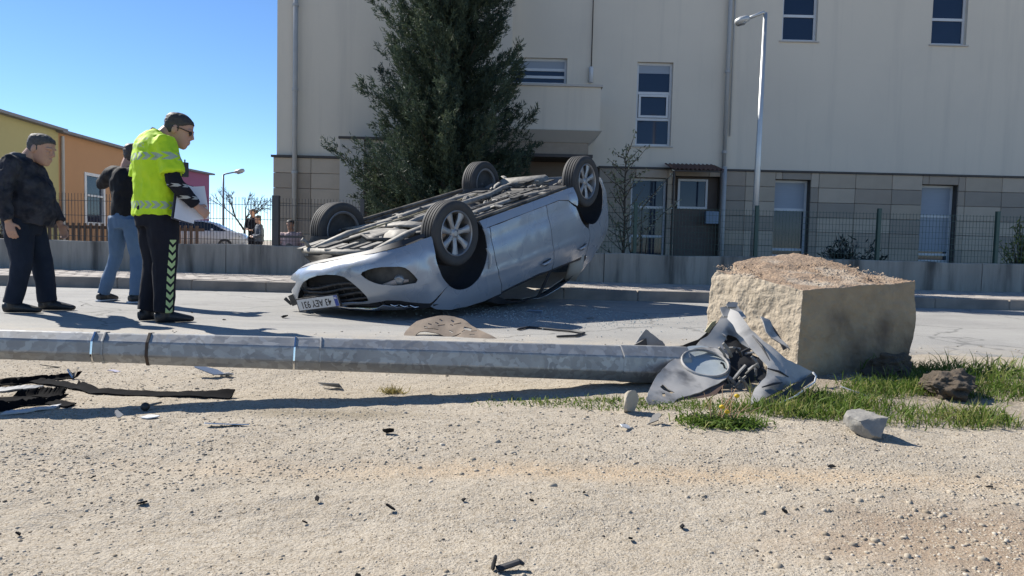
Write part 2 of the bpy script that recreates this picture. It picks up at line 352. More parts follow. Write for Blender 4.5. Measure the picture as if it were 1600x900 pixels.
pebbles(52000, 4.2, (1.3, 4.9), .0014, .0062, 5, 'gravel', pm, lambda X, Y: np.clip(.55 + .75*fbm(np.stack([X*.5, Y*1.6], -1), 1.6, 3, 14), .08, 1), 3.2)['label'] = 'fine pale gravel strewn over the dirt lot'
pebbles(3600, 4.2, (1.3, 5.6), .0045, .0115, 6, 'coarse_gravel', pm, lambda X, Y: np.clip(.12 + .5*vnoise(np.stack([X, Y], -1), 1.3, 4) + 1.2*np.exp(-(((X - 1.25)/.7)**2 + ((Y - 1.75)/.4)**2)) + .6*(Y > 3.2)*(X > 1.2), 0, 1))['label'] = 'coarser stones mixed into the gravel'
def fine_grit(n, seed):
    r = np.random.default_rng(seed); Y = 1.35*(4.6/1.35)**r.random(n); X = (r.random(n)*2 - 1)*(.78*Y + .1); k = r.random(n) < np.clip(.75 + .5*fbm(np.stack([X*.6, Y*1.5], -1), 1.8, 3, 19), .3, 1); X, Y = X[k], Y[k]; n = len(X)
    S = (.0011 + .0026*r.random(n)**2)*(.7 + .25*Y); b = np.array([(1, 0, -.1), (-.45, .9, -.1), (-.5, -.85, -.1), (.15, .1, .62)]); a = r.random(n)*6.283; ca, sa = np.cos(a)[:, None], np.sin(a)[:, None]
    V = b[None]*S[:, None, None]*(1 + .7*(r.random((n, 4, 1)) - .5)); V = np.stack([V[..., 0]*ca - V[..., 1]*sa, V[..., 0]*sa + V[..., 1]*ca, V[..., 2]], -1) + np.stack([X, Y, ground_z(X, Y)], -1)[:, None]
    return link('fine_grit', bigmesh('fine_grit', V.reshape(-1, 3), (np.array([(0, 1, 3), (1, 2, 3), (2, 0, 3)])[None] + (np.arange(n)*4)[:, None, None]).reshape(-1, 3), False, np.repeat(r.random(n), 4)), pm, kind='stuff', label='fine angular grit covering the dirt lot', cat='gravel')
fine_grit(170000, 23)
for nm in ('gravel', 'coarse_gravel'): bpy.data.objects[nm]['category'] = 'gravel'

# --- pavement: kerb stones, slab, paving bricks, low wall
m_kerb = mat('kerb_concrete', (.30, .265, .225), .9, col2=(.21, .185, .16), scale=5, bump=.5, bscale=70, col3=(.17, .155, .14), scale3=2.2)
m_pave = mat('paving_brick', (.42, .38, .335), .9, col2=(.32, .29, .26), scale=3, bump=.3, bscale=90)
m_wall = mat('stained_concrete', (.35, .325, .28), .92, col2=(.24, .225, .195), scale=1.6, bump=.6, bscale=35, col3=(.085, .08, .07), scale3=1.5, stretch=(2.2, 1, .35), contrast=1.3)
def streaks(m, sc, k, col):
    N, Lk, B = nodes_of(m); t = N.new('ShaderNodeTexCoord').outputs['Object']; mp = N.new('ShaderNodeMapping'); mp.inputs['Scale'].default_value = sc; Lk.new(t, mp.inputs[0])
    Lk.new(mixc(N, Lk, scaled(N, Lk, add_mask_noise(N, Lk, mp.outputs[0], 1.0, .52, .74, 6), k), B.inputs['Base Color'].links[0].from_socket, col), B.inputs['Base Color'])
streaks(m_wall, (9, 1, .6), .65, (.085, .08, .07)); streaks(m_wall, (14, 1, 1.2), .4, (.36, .34, .30))
WALL_Y = 11.75
pv = link('pavement', MB().box((-60, KERB_Y + .14, -.03), (60, WALL_Y + 2.2, .128)).mesh('pavement'), m_wall, kind='structure')
kme = MB(); kme.box((0, 0, -.05), (.985, .14, .148)); ko = kme.build('kerb_stone', m_kerb, bevel=.012)
kerb_root = link('kerb', MB().box((-60, KERB_Y + .012, -.04), (60, KERB_Y + .135, .125)).mesh('kerb'), m_kerb, kind='structure')
ko.parent = kerb_root
for i in range(22):
    o = ko if i == 0 else ko.copy()
    if i: COL.objects.link(o)
    o.location = (-9.3 + i, KERB_Y + random.uniform(-.006, .006), random.uniform(-.006, .004)); o.rotation_euler = (0, random.uniform(-.004, .004), random.uniform(-.004, .004))
pb = MB()
for j in range(10):
    for i in range(105):
        x = -10.5 + i*.2 + (.1 if j % 2 else 0); y = KERB_Y + .15 + j*.2; z = .146 + random.uniform(-.004, .004); g = .006
        pb.box((x + g, y + g, .12), (x + .2 - g, y + .2 - g, z))
pb.build('paving_bricks', m_pave, parent=pv, recalc=False, kind='stuff')
# low concrete wall along the pavement, cast in lengths
wallr = thing('boundary_wall', 'low stained concrete wall running along the back of the pavement', 'wall', (0, WALL_Y, .12))
for i in range(10):
    x0 = -14.0 + i*3.1; b = MB(); n = 40
    for k in range(n + 1):
        x = x0 + .006 + (3.1 - .012)*k/n; h = .50 + .012*float(fbm(np.array([x, 0.]), 1.1, 3, 8)) - (.06 if i > 5 else 0)*0
        dy = .008*float(fbm(np.array([x, 5.]), 2, 3, 8))
        b.V += [(x, dy, -.1), (x, dy + .004, h - .015), (x, dy + .015, h), (x, .19, h), (x, .2, -.1)]
    for k in range(n):
        for a in range(4): b.F.append((k*5 + a, k*5 + a + 1, k*5 + a + 6, k*5 + a + 5))
    b.F += [(0, 1, 2, 3, 4), tuple(n*5 + a for a in (4, 3, 2, 1, 0))]
    b.build('wall_section', m_wall, parent=wallr)
# yard behind the wall
m_yard = mat('yard_earth', (.20, .165, .12), .95, col2=(.13, .125, .07), scale=1.2, bump=.5)
link('yard', MB().box((-6.2, WALL_Y + .2, -.02), (30, 30, .20)).mesh('yard'), m_yard, kind='structure')
link('school_yard', MB().box((-60, WALL_Y + .2, -.02), (-6.21, 60, .10)).mesh('school_yard'), mat('yard_paving', (.30, .28, .25), .9, scale=1.5), kind='structure')
# ================================================================ BUILDING BEHIND THE STREET
m_plaster = mat('beige_plaster', (.70, .62, .505), .92, col2=(.65, .58, .475), scale=.35, bump=.25, bscale=110, col3=(.63, .56, .46), scale3=.25)
streaks(m_plaster, (3.2, 3.2, .16), .30, (.44, .40, .345)); streaks(m_plaster, (.5, .5, .35), .35, (.55, .50, .425))
m_plaster2 = mat('beige_plaster_trim', (.52, .485, .44), .92, col2=(.45, .42, .38), scale=.8, bump=.25, bscale=110)
m_clad = [mat('stone_cladding_%d' % i, c, .85, col2=tuple(v*.82 for v in c), scale=1.7, bump=.4, bscale=50) for i, c in enumerate([(.46, .38, .29), (.39, .32, .25), (.51, .425, .33), (.34, .29, .235)])]
m_joint = mat('dark_joint', (.10, .09, .08), .95)
m_brown = mat('dark_metal_flashing', (.06, .05, .045), .5, .3)
m_white = mat('white_pvc', (.62, .63, .64), .4, col2=(.55, .56, .57))
m_pipe = mat('grey_pipe', (.42, .42, .41), .5, col2=(.36, .36, .35))
m_glass = mat('window_glass', (.012, .022, .045), .05, spec=.42, col2=(.018, .03, .06), scale=.8)
m_blind = mat('roller_blind', (.30, .34, .40), .5, col2=(.27, .31, .36), stretch=(1, 1, 14), scale=3)
m_reveal = mat('reveal_plaster', (.40, .37, .34), .9)
m_dark = mat('dark_opening', (.02, .02, .022), .8)
YR, YL = 17.0, 16.45
def facade(name, x0, x1, z0, z1, Y, ops, depth, m, parent, thick=.3):
    xs = sorted({x0, x1} | {v for o in ops for v in (o[0], o[1])}); zs = sorted({z0, z1} | {v for o in ops for v in (o[2], o[3])})
    b = MB()
    for i in range(len(xs) - 1):
        for j in range(len(zs) - 1):
            cx, cz = (xs[i] + xs[i + 1])/2, (zs[j] + zs[j + 1])/2
            if any(o[0] < cx < o[1] and o[2] < cz < o[3] for o in ops): continue
            b.add([(xs[i], Y, zs[j]), (xs[i + 1], Y, zs[j]), (xs[i + 1], Y, zs[j + 1]), (xs[i], Y, zs[j + 1])], [(0, 1, 2, 3)])
    for a0, a1, c0, c1 in ops:
        for p, q in (((a0, c0), (a1, c0)), ((a1, c0), (a1, c1)), ((a1, c1), (a0, c1)), ((a0, c1), (a0, c0))):
            b.add([(p[0], Y, p[1]), (q[0], Y, q[1]), (q[0], Y + depth, q[1]), (p[0], Y + depth, p[1])], [(0, 3, 2, 1)])
    return b.build(name, m, parent, recalc=False)
def rect(px0, py0, px1, py1, Y):
    a = at(px0, (py0 + py1)/2, Y); b = at(px1, (py0 + py1)/2, Y); cx = (px0 + px1)/2
    return (a.x, b.x, at(cx, py1, Y).z, at(cx, py0, Y).z)
bld = thing('municipal_building', 'beige plastered building with stone clad ground floor and few tall windows', 'building', (6, 17, .1))
bld.matrix_world = Matrix.Translation((6, 17, .1))
def bpart(o):
    o.location = (-6, -17, -.1); return o
X0 = at(433, 100, YL).x; XS = at(800, 60, YL).x
LED = at(1365, 271, YR).z - .0                     # top of the cladding
A = rect(994, 97, 1050, 228, YR); Bw = rect(1224, -60, 1279, 64, YR); Cw = rect(1458, -55, 1513, 70, YR)
D = rect(1208, 281, 1263, 402, YR); E_ = rect(1436, 289, 1492, 410, YR); Fw = rect(984, 278, 1040, 420, YR); Gw = rect(790, 90, 886, 131, YR); DR = rect(1052, 276, 1122, 425, YR)
D2 = (E_[0] + (E_[0] - D[0]), E_[1] + (E_[0] - D[0]), E_[2], E_[3]); C2 = (Cw[0] + (Cw[0] - Bw[0]), Cw[1] + (Cw[0] - Bw[0]), Cw[2], Cw[3])
TOP = 9.3
bpart(facade('wall', XS, 24, LED, TOP, YR, [A, Bw, Cw, C2, Gw], .16, m_plaster, bld))
bpart(facade('wall', XS, 24, 0, LED, YR, [D, E_, D2, Fw, DR], .22, m_joint, bld))
bpart(facade('wall', X0, XS, LED, TOP, YL, [], .1, m_plaster, bld))
bpart(facade('wall', X0 - .03, XS, 0, LED, YL, [], .1, m_joint, bld))
b = MB(); b.add([(X0, YL, 0), (X0, YL + 14, 0), (X0, YL + 14, TOP), (X0, YL, TOP)], [(0, 1, 2, 3)])
b.add([(XS, YL, 0), (XS, YR, 0), (XS, YR, TOP), (XS, YL, TOP)], [(0, 1, 2, 3)])
b.add([(X0, YL, TOP), (24, YL, TOP), (24, YL + 14, TOP), (X0, YL + 14, TOP)], [(0, 1, 2, 3)])
b.add([(24, YR, 0), (24, YL + 14, 0), (24, YL + 14, TOP), (24, YR, TOP)], [(0, 1, 2, 3)])
b.add([(X0, YL + 14, 0), (24, YL + 14, 0), (24, YL + 14, TOP), (X0, YL + 14, TOP)], [(0, 1, 2, 3)])
bpart(b.build('side_wall', m_plaster, bld, recalc=False))
# stone cladding, slab by slab
PW, PH = .86, .345; shared = {}
def clad(x, z, w, h, Y):
    key = (round(w, 3), round(h, 3))
    if key not in shared:
        bb = MB(); bb.box((0, 0, 0), (w, .05, h)); me = bb.mesh('cladding_slab'); bm = bmesh.new(); bm.from_mesh(me)
        bmesh.ops.bevel(bm, geom=bm.edges[:], offset=.006, segments=1, affect='EDGES'); bm.to_mesh(me); bm.free(); shared[key] = me; me.materials.append(m_clad[0])
    o = bpy.data.objects.new('cladding_slab', shared[key]); COL.objects.link(o); o.parent = bld
    o.location = (x - 6, Y - .055 - random.uniform(0, .004) - 17, z - .1)
    o.material_slots[0].link = 'OBJECT'; o.material_slots[0].material = random.choice(m_clad)
def cladrow(xa, xb, Y, ops, ztop):
    nrow = 0; z = ztop - PH
    while z > -.1:
        x = xa; k = 0
        while x < xb - .05:
            w = min(PW, xb - x); parts = [(x, max(z, 0.0), w, PH - (max(z, 0.) - z))]
            for o in ops:
                nw = []
                for (u, v, ww, hh) in parts:
                    if o[0] >= u + ww or o[1] <= u or o[2] >= v + hh or o[3] <= v: nw.append((u, v, ww, hh)); continue
                    if o[0] > u: nw.append((u, v, o[0] - u, hh))
                    if o[1] < u + ww: nw.append((o[1], v, u + ww - o[1], hh))
                    l, r_ = max(u, o[0]), min(u + ww, o[1])
                    if o[3] < v + hh: nw.append((l, o[3], r_ - l, v + hh - o[3]))
                    if o[2] > v: nw.append((l, v, r_ - l, o[2] - v))
                parts = nw
            for (u, v, ww, hh) in parts:
                if ww > .05 and hh > .05: clad(u + .004, v + .004, ww - .008, hh - .008, Y)
            x += w
        z -= PH; nrow += 1
cladrow(X0 - .06, XS, YL, [], LED - .03)
cladrow(at(935, 300, YR).x, 24.0, YR, [D, E_, D2, Fw, DR], LED - .03)
# flashing on top of the cladding, pipes and cables
bpart(MB().box((at(935, 262, YR).x, YR - .09, LED - .03), (24, YR - .003, LED + .012)).build('flashing', m_brown, bld))
bpart(MB().box((X0 - .10, YL - .10, LED - .03), (XS, YL - .003, LED + .02)).build('ledge', m_brown, bld))
def vpipe(px, pyt, Y, r, m, zb, zt, name='downpipe', clamps=True):
    x = at(px, pyt, Y).x; b = MB().tube([(x, Y - r - .03, zb), (x, Y - r - .03, zt)], r, 10)
    o = bpart(b.build(name, m, bld, smooth=True))
    if clamps:
        z = zb + .4
        while z < zt:
            c = MB().lathe([(r + .002, -.03), (r + .016, -.03), (r + .016, .03), (r + .002, .03)], 12, 'z', (x, Y - r - .03, z)); c.box((x - .02, Y - .04, z - .02), (x + .02, Y - .001, z + .02))
            c.build('pipe_clamp', m, o); z += 1.85
    return o
vpipe(463, 150, YL - .05, .055, m_pipe, 0, TOP)
vpipe(1134, 150, YR - .02, .045, m_pipe, LED, TOP); vpipe(1128, 330, YR - .08, .055, m_pipe, 0, LED + .05, clamps=False)
vpipe(1143, 120, YR, .016, m_pipe, 3.4, TOP, 'cable', False)
zc = at(923, 130, YR).z; vpipe(925, 60, YR, .012, m_brown, zc, TOP, 'cable', False)
xx = at(923, 120, YR).x; bpart(MB().lathe([(0, 0), (.05, 0), (.05, .33), (.035, .36), (0, .36)], 12, 'z', (xx, YR - .07, zc)).build('cable_sleeve', m_white, bld, smooth=True))
# windows
def window(r, Y, bars, blinds=(), fr=.055, name='window', dep=.10, sill=True):
    x0, x1, z0, z1 = r; b = MB(); y0, y1 = Y + dep, Y + dep + .06
    b.box((x0, y0, z0), (x0 + fr, y1, z1)); b.box((x1 - fr, y0, z0), (x1, y1, z1)); b.box((x0 + fr, y0, z0), (x1 - fr, y1, z0 + fr)); b.box((x0 + fr, y0, z1 - fr), (x1 - fr, y1, z1))
    zz = [z0] + [z0 + (z1 - z0)*t for t in bars] + [z1]
    for z in zz[1:-1]: b.box((x0 + fr, y0 - .004, z - fr*.55), (x1 - fr, y1 - .004, z + fr*.55))
    w = bpart(b.build(name, m_white, bld))
    for i in range(len(zz) - 1):
        MB().box((x0 + fr*.8, y0 + .025, zz[i] + fr*.4), (x1 - fr*.8, y0 + .032, zz[i + 1] - fr*.4)).build('pane', m_glass, w)
        if i in blinds: MB().box((x0 + fr*.85, y0 + .016, zz[i] + fr*.5 + (zz[i + 1] - zz[i])*blinds[i]), (x1 - fr*.85, y0 + .022, zz[i + 1] - fr*.5)).build('blind', m_blind, w)
    if sill: MB().box((x0 - .05, Y - .035, z0 - .035), (x1 + .05, Y + .11, z0 - .003)).build('window_sill', m_plaster2, w)
    return w
window(A, YR, [.325, .64], {2: .62})
window(Bw, YR, [.33, .66]); window(Cw, YR, [.33, .66]); window(C2, YR, [.33, .66])
window(D, YR, [.10, .62], {2: .0}, dep=.16); window(E_, YR, [.10, .60], {2: .0, 1: .05}, dep=.16); window(D2, YR, [.1, .6], dep=.16)
window(Fw, YR, [.36, .68], dep=.12)
window(Gw, YR, [.30, .58], {2: .0}, dep=.10, sill=False)
# small sash frames inside window A
x0, x1, z0, z1 = A; h = z1 - z0; b = MB(); ys = YR + .075; za, zb_ = z0 + h*.345, z0 + h*.62
for bx in (((x0 + .07, ys, za), (x0 + .12, ys + .03, zb_)), ((x1 - .12, ys, za), (x1 - .07, ys + .03, zb_)), ((x0 + .12, ys, za), (x1 - .12, ys + .03, za + .05)), ((x0 + .12, ys, zb_ - .05), (x1 - .12, ys + .03, zb_))): b.box(*bx)
bpart(b.build('sash', m_white, bld))
# side door with fan window and corrugated lean-to roof
x0, x1, z0, z1 = DR
bpart(MB().box((x0, YR + .16, z0), (x1, YR + .2, z1)).build('door', mat('brown_door', (.085, .065, .055), .6, col2=(.11, .085, .07)), bld, bevel=.004))
bpart(MB().box((x0 + .1, YR + .10, z1 - .75), (x1 - .25, YR + .155, z1 - .70)).box((x0 + .1, YR + .10, z1 - .1), (x1 - .25, YR + .155, z1 - .05)).box((x0 + .1, YR + .10, z1 - .7), (x0 + .15, YR + .155, z1 - .1)).box((x1 - .30, YR + .10, z1 - .7), (x1 - .25, YR + .155, z1 - .1)).build('fanlight_frame', m_white, bld))
bpart(MB().box((x0 + .15, YR + .13, z1 - .7), (x1 - .30, YR + .14, z1 - .1)).build('fanlight_pane', m_glass, bld))
cx0, cx1 = at(1050, 262, YR - .9).x, at(1131, 262, YR - .9).x; zt = at(1090, 255, YR - .9).z; b = MB(); n = 60
for i in range(n + 1):
    x = cx0 + (cx1 - cx0)*i/n; dz = .022*math.sin(i*2*math.pi/5)
    b.V += [(x, YR - .95, zt + dz - .14), (x, YR - .95, zt + dz - .132), (x, YR - .09, zt + dz + .07), (x, YR - .09, zt + dz + .062)]
for i in range(n):
    for a in range(4): b.F.append((i*4 + a, i*4 + (a + 1) % 4, i*4 + 4 + (a + 1) % 4, i*4 + 4 + a))
cn = bpart(b.build('lean_to_roof', mat('red_brown_sheet', (.13, .05, .04), .6, col2=(.10, .045, .04)), bld, smooth=False))
for x in (cx0 + .05, cx1 - .05): MB().tube([(x, YR - .9, .2), (x, YR - .9, zt - .13)], .022, 8).build('roof_post', m_brown, cn)
MB().box((cx0, YR - .93, zt - .19), (cx1, YR - .87, zt - .165)).build('roof_beam', m_brown, cn)
xb = at(1110, 340, YR).x; zb_ = at(1110, 350, YR).z; bpart(MB().box((xb - .16, YR - .20, zb_), (xb + .14, YR - .06, zb_ + .29)).build('meter_box', mat('blue_grey_box', (.20, .27, .36), .5), bld, bevel=.01))
# balcony over the recessed entrance
YB = 15.75; p0 = at(560, 170, YB).x; p1 = at(938, 170, YB).x; zt, zb_ = at(870, 135, YB).z, at(870, 204, YB).z
bpart(MB().box((p0 + 1.4, YB, zb_), (p1, YR - .003, zt)).build('balcony_parapet', m_plaster, bld)); bpart(MB().box((p0 + 1.36, YB - .04, zt + .002), (p1 + .04, YB + .2, zt + .05)).build('coping', m_plaster2, bld))
e1 = p1 - .08; bb = MB(); zu = zb_ - .003; zl = at(870, 221, YB).z
bb.add([(p0 + 1.4, YB - .12, zu), (e1 + .12, YB - .12, zu), (e1 + .12, YR, zu), (p0 + 1.4, YR, zu), (p0 + 1.4, YB + .1, zl), (e1 - .12, YB + .1, zl), (e1 - .12, YR, zl), (p0 + 1.4, YR, zl)], [(0, 1, 2, 3), (4, 7, 6, 5), (0, 4, 5, 1), (1, 5, 6, 2), (3, 2, 6, 7), (0, 3, 7, 4)])
bpart(bb.build('cornice', m_brown if False else m_plaster2, bld))
z3 = at(870, 240, YB).z; bpart(MB().box((p0 + 1.4, YB + .12, z3), (e1 - .14, YR - .02, zl - .002)).build('entrance_beam', mat('tan_render', (.38, .31, .24), .9), bld))
bpart(MB().box((p0 + 1.4, YB + .02, z3 - .07), (e1 - .05, YR - .02, z3 - .003)).build('entrance_ledge', m_brown, bld))
for px in (560, 640, 705): bpart(MB().box((at(px, 260, YB).x - .2, YB + .15, .1), (at(px, 260, YB).x + .2, YB + .55, z3 - .075)).build('entrance_column', mat('tan_render', (.38, .31, .24)), bld))
bpart(MB().box((at(835, 270, YR).x - 2.4, YR - .3, .1), (at(905, 270, YR).x, YR - .08, z3 - .075)).build('entrance_wall', mat('brown_render', (.20, .155, .12), .9, col2=(.16, .125, .10), stretch=(.3, 1, 6)), bld))
zp = at(545, 218, YB).z; bpart(MB().box((at(533, 218, YB).x, YB - .1, .1), (at(570, 218, YB).x, YL - .003, zp)).build('entrance_side_wall', m_plaster2, bld)); bpart(MB().box((at(531, 218, YB).x, YB - .14, zp + .002), (p0 + 1.38, YL - .06, zp + .05)).build('entrance_coping', m_brown, bld))
bpart(MB().box((at(570, 218, YB).x + .01, YB, zp - .5), (p0 + 1.38, YL - .06, zp - .004)).build('entrance_lintel', m_plaster2, bld))

# ================================================================ COLOURED SCHOOL BUILDINGS (far left)
def far_block(nm, label, pa, pb, hroof, col, wins, parent=None, depth=9, thin=None):
    """facade from pa to pb (x, y), receding from the camera; wins: (t0, t1, z0, z1)"""
    r = thing(nm, label, 'building', (pa[0], pa[1], .05)); d = Vector((pb[0] - pa[0], pb[1] - pa[1], 0)); L = d.length; u = d/L; nrm = Vector((u.y, -u.x, 0))   # towards the street
    if nrm.x < 0: nrm = -nrm
    m = mat(nm + '_plaster', col, .9, col2=tuple(v*.88 for v in col), scale=.6, bump=.2, bscale=60)
    r.rotation_euler = (0, 0, math.atan2(u.y, u.x)); sg = -1 if nrm.dot(Vector((-u.y, u.x, 0))) < 0 else 1
    # local frame: x along the facade, y = sg*nrm
    b = MB(); ops = [(a*L, b_*L, z0, z1) for a, b_, z0, z1 in wins]
    xs = sorted({0, L} | {v for o in ops for v in o[:2]}); zs = sorted({0, hroof} | {v for o in ops for v in o[2:]})
    for i in range(len(xs) - 1):
        for j in range(len(zs) - 1):
            cx, cz = (xs[i] + xs[i + 1])/2, (zs[j] + zs[j + 1])/2
            if any(o[0] < cx < o[1] and o[2] < cz < o[3] for o in ops): continue
            b.add([(xs[i], 0, zs[j]), (xs[i + 1], 0, zs[j]), (xs[i + 1], 0, zs[j + 1]), (xs[i], 0, zs[j + 1])], [(0, 1, 2, 3)])
    q = -sg*depth; b.add([(0, 0, 0), (0, q, 0), (0, q, hroof), (0, 0, hroof)], [(0, 1, 2, 3)]); b.add([(L, 0, 0), (L, q, 0), (L, q, hroof), (L, 0, hroof)], [(0, 1, 2, 3)])
    for a0, a1, c0, c1 in ops:
        for p, w in (((a0, c0), (a1, c0)), ((a1, c0), (a1, c1)), ((a1, c1), (a0, c1)), ((a0, c1), (a0, c0))):
            b.add([(p[0], 0, p[1]), (w[0], 0, w[1]), (w[0], -sg*.15, w[1]), (p[0], -sg*.15, p[1])], [(0, 1, 2, 3)])
    b.build('wall', m, r, recalc=False)
    lo, hi = sorted((sg*.25, q)); MB().box((-.15, lo, hroof + .002), (L + .15, hi, hroof + .09)).build('roof', mat('grey_roof_sheet', (.20, .20, .21), .6), r)
    for a0, a1, c0, c1 in ops:
        f = .11; y0, y1 = sorted((sg*.03, -sg*.1)); w = MB(); w.box((a0 - .02, y0, c0), (a0 + f, y1, c1)); w.box((a1 - f, y0, c0), (a1 + .02, y1, c1)); w.box((a0 + f, y0, c0), (a1 - f, y1, c0 + f)); w.box((a0 + f, y0, c1 - f), (a1 - f, y1, c1)); w.box((a0 + f, y0, c0 + (c1 - c0)*.55), (a1 - f, y1, c0 + (c1 - c0)*.55 + .07))
        wo = w.build('window', m_white, r); y0, y1 = sorted((-sg*.05, -sg*.06)); MB().box((a0 + .03, y0, c0 + .03), (a1 - .03, y1, c1 - .03)).build('pane', m_glass, wo)
    return r, L, sg
hR = 3.5
def facade_pt(px, py_roof, h=hR):
    d = ray(px, py_roof); t = h/d.z; return (d.x*t, d.y*t)
pY0 = facade_pt(-60, 161); pY1 = facade_pt(91, 205); pO1 = facade_pt(205, 236); pM0 = facade_pt(270, 258); pM1 = facade_pt(327, 272)
far_block('yellow_school_block', 'low yellow school block with grey roof edge, beside the orange block', pY0, pY1, hR + .65, (.42, .39, .19), [(.05, .25, 1.2, 3.0)])
ob, L, sg = far_block('orange_school_block', 'orange plastered school block with one tall white framed window', pY1, pO1, hR + .60, (.46, .265, .14), [(.31, .58, 1.05, 2.95)])
MB().tube([(.12, sg*.08, .1), (.12, sg*.08, hR + .5)], .05, 8).build('downpipe', m_pipe, ob)
MB().box((L*.88, sg*.02, 2.3), (L*.93, sg*.10, 3.1)).build('wall_vent', m_brown, ob)
pk, L, sg = far_block('pink_school_block', 'magenta pink school block with a small white framed window', (pM0[0] - .6, pM0[1] - 1.2), pM1, hR + .60, (.32, .12, .215), [(.70, .86, 2.0, 3.35)])
MB().tube([(L*.45, sg*.08, .1), (L*.45, sg*.08, hR + .2)], .05, 8).build('downpipe', m_pipe, pk)
# red-brown lot wall and low roofs in the far distance
fw = thing('far_brick_shed', 'low red brown shed with pale roof far behind the white car', 'shed', (-11.8, 50, 0))
MB().box((-3.2, 0, 0), (8, 4, 2.0)).build('wall', mat('dull_red_brick', (.22, .10, .075), .9, scale=2), fw); MB().box((-3.4, -.3, 2.003), (8.2, 4.3, 2.15)).build('roof', mat('pale_roof', (.42, .43, .46), .7), fw)
# ---------------------------------------------------------------- car geometry (car frame: x forward, y left, z up)
def curve(pts):
    xs = np.array([p[0] for p in pts], float); ys = np.array([p[1] for p in pts], float)
    m = np.gradient(ys, xs)
    def f(x):
        x = np.clip(np.asarray(x, float), xs[0], xs[-1])
        i = np.clip(np.searchsorted(xs, x) - 1, 0, len(xs) - 2)
        h = xs[i + 1] - xs[i]; t = (x - xs[i]) / h
        return ((2*t**3 - 3*t**2 + 1)*ys[i] + (t**3 - 2*t**2 + t)*h*m[i]
                + (-2*t**3 + 3*t**2)*ys[i + 1] + (t**3 - t**2)*h*m[i + 1])
    return f
AX = 1.33; TR = 0.775; WR = 0.316
plan_w = curve([(-2.14, .60), (-2.02, .75), (-1.8, .835), (-1.33, .885), (-.6, .90), (.4, .90), (1.0, .895), (1.33, .885),
                (1.7, .862), (1.95, .80), (2.12, .70), (2.2, .60)])
vert_o = curve([(.12, -.10), (.2, -.055), (.3, -.016), (.42, -.002), (.56, .004), (.7, .002), (.82, -.006), (.92, -.022),
                (1.0, -.055), (1.1, -.105), (1.25, -.19), (1.4, -.29), (1.46, -.36), (1.52, -.48)])
def side_y(x, z):
    x = np.asarray(x, float); z = np.asarray(z, float)
    y = plan_w(x) + vert_o(z)
    zc = .775 - .05*(x - .2)
    y = y + .010*np.exp(-((z - zc)/.028)**2)*np.clip((x + 1.6)/.6, 0, 1)*np.clip((1.4 - x)/.5, 0, 1)
    y = y - .012*np.exp(-((z - .40)/.07)**2)*np.clip((x + 1.0)/.2, 0, 1)*np.clip((1.0 - x)/.2, 0, 1)
    for ax in (AX, -AX):
        r = np.hypot(x - ax, z - WR)
        y = y + .022*np.exp(-((r - .365)/.055)**2)*(z < .85)
    return y
# front fascia in plan: arc length s from the centre line
_fp = np.array([(0, 2.285), (.2, 2.278), (.4, 2.25), (.55, 2.205), (.67, 2.135), (.76, 2.03), (.82, 1.91), (.852, 1.79), (.87, 1.68), (.882, 1.5), (.885, 1.3)])
def _dens(p, n=400):
    t = np.linspace(0, 1, len(p)); fx = curve(list(zip(t, p[:, 0]))); fy = curve(list(zip(t, p[:, 1])))
    tt = np.linspace(0, 1, n); return np.stack([fx(tt), fy(tt)], 1)
_fd = _dens(_fp); _fs = np.concatenate([[0], np.cumsum(np.hypot(*np.diff(_fd, axis=0).T))])
fx_off = curve([(.12, -.20), (.17, -.11), (.22, -.045), (.30, -.010), (.40, .002), (.5, 0), (.58, -.012), (.66, -.045), (.74, -.10), (.82, -.17)])
def fascia0(s, z):
    s = np.asarray(s, float); z = np.asarray(z, float)
    a = np.abs(s); y = np.interp(a, _fs, _fd[:, 0]); x = np.interp(a, _fs, _fd[:, 1])
    dy = np.interp(a + .01, _fs, _fd[:, 0]) - np.interp(np.maximum(a - .01, 0), _fs, _fd[:, 0])
    dx = np.interp(a + .01, _fs, _fd[:, 1]) - np.interp(np.maximum(a - .01, 0), _fs, _fd[:, 1])
    L = np.hypot(dx, dy) + 1e-9; nx, ny = dy/L, -dx/L          # outward
    w = np.clip(1 - (a - .75)/.35, 0, 1)                         # blend into the body side
    o = fx_off(z)*w + vert_o(z)*(1 - w)
    fl = .022*np.exp(-((np.hypot(x - AX, z - WR) - .365)/.055)**2)*(1 - w)
    return np.stack([x + nx*o, np.sign(s)*(y + ny*o + fl), z], -1)
# the impact twisted the bumper: its lower edge is pushed up towards the far side (s > 0)
zl_ = lambda s: np.interp(s, [-1.35, -1.1, -.82, -.26, .2, .7, 1.2], [.16, .175, .20, .265, .335, .43, .50])
zt_ = lambda s: np.interp(s, [-1.2, -.3, .1, .5, 1.1], [.72, .72, .75, .79, .80])
def undent(s, z): return .16 + (np.asarray(z, float) - zl_(s))*.56/(zt_(s) - zl_(s))
def fascia(s, z):
    P = fascia0(s, z); s = np.asarray(s, float); z = np.asarray(z, float)
    P[..., 2] = zl_(s) + (z - .16)*(zt_(s) - zl_(s))/.56
    return P
# ================================================================ OVERTURNED HATCHBACK
m_paint = mat('silver_blue_paint', (.31, .34, .38), .38, .28, col2=(.30, .33, .37), scale=1, det=1, coat=.45)
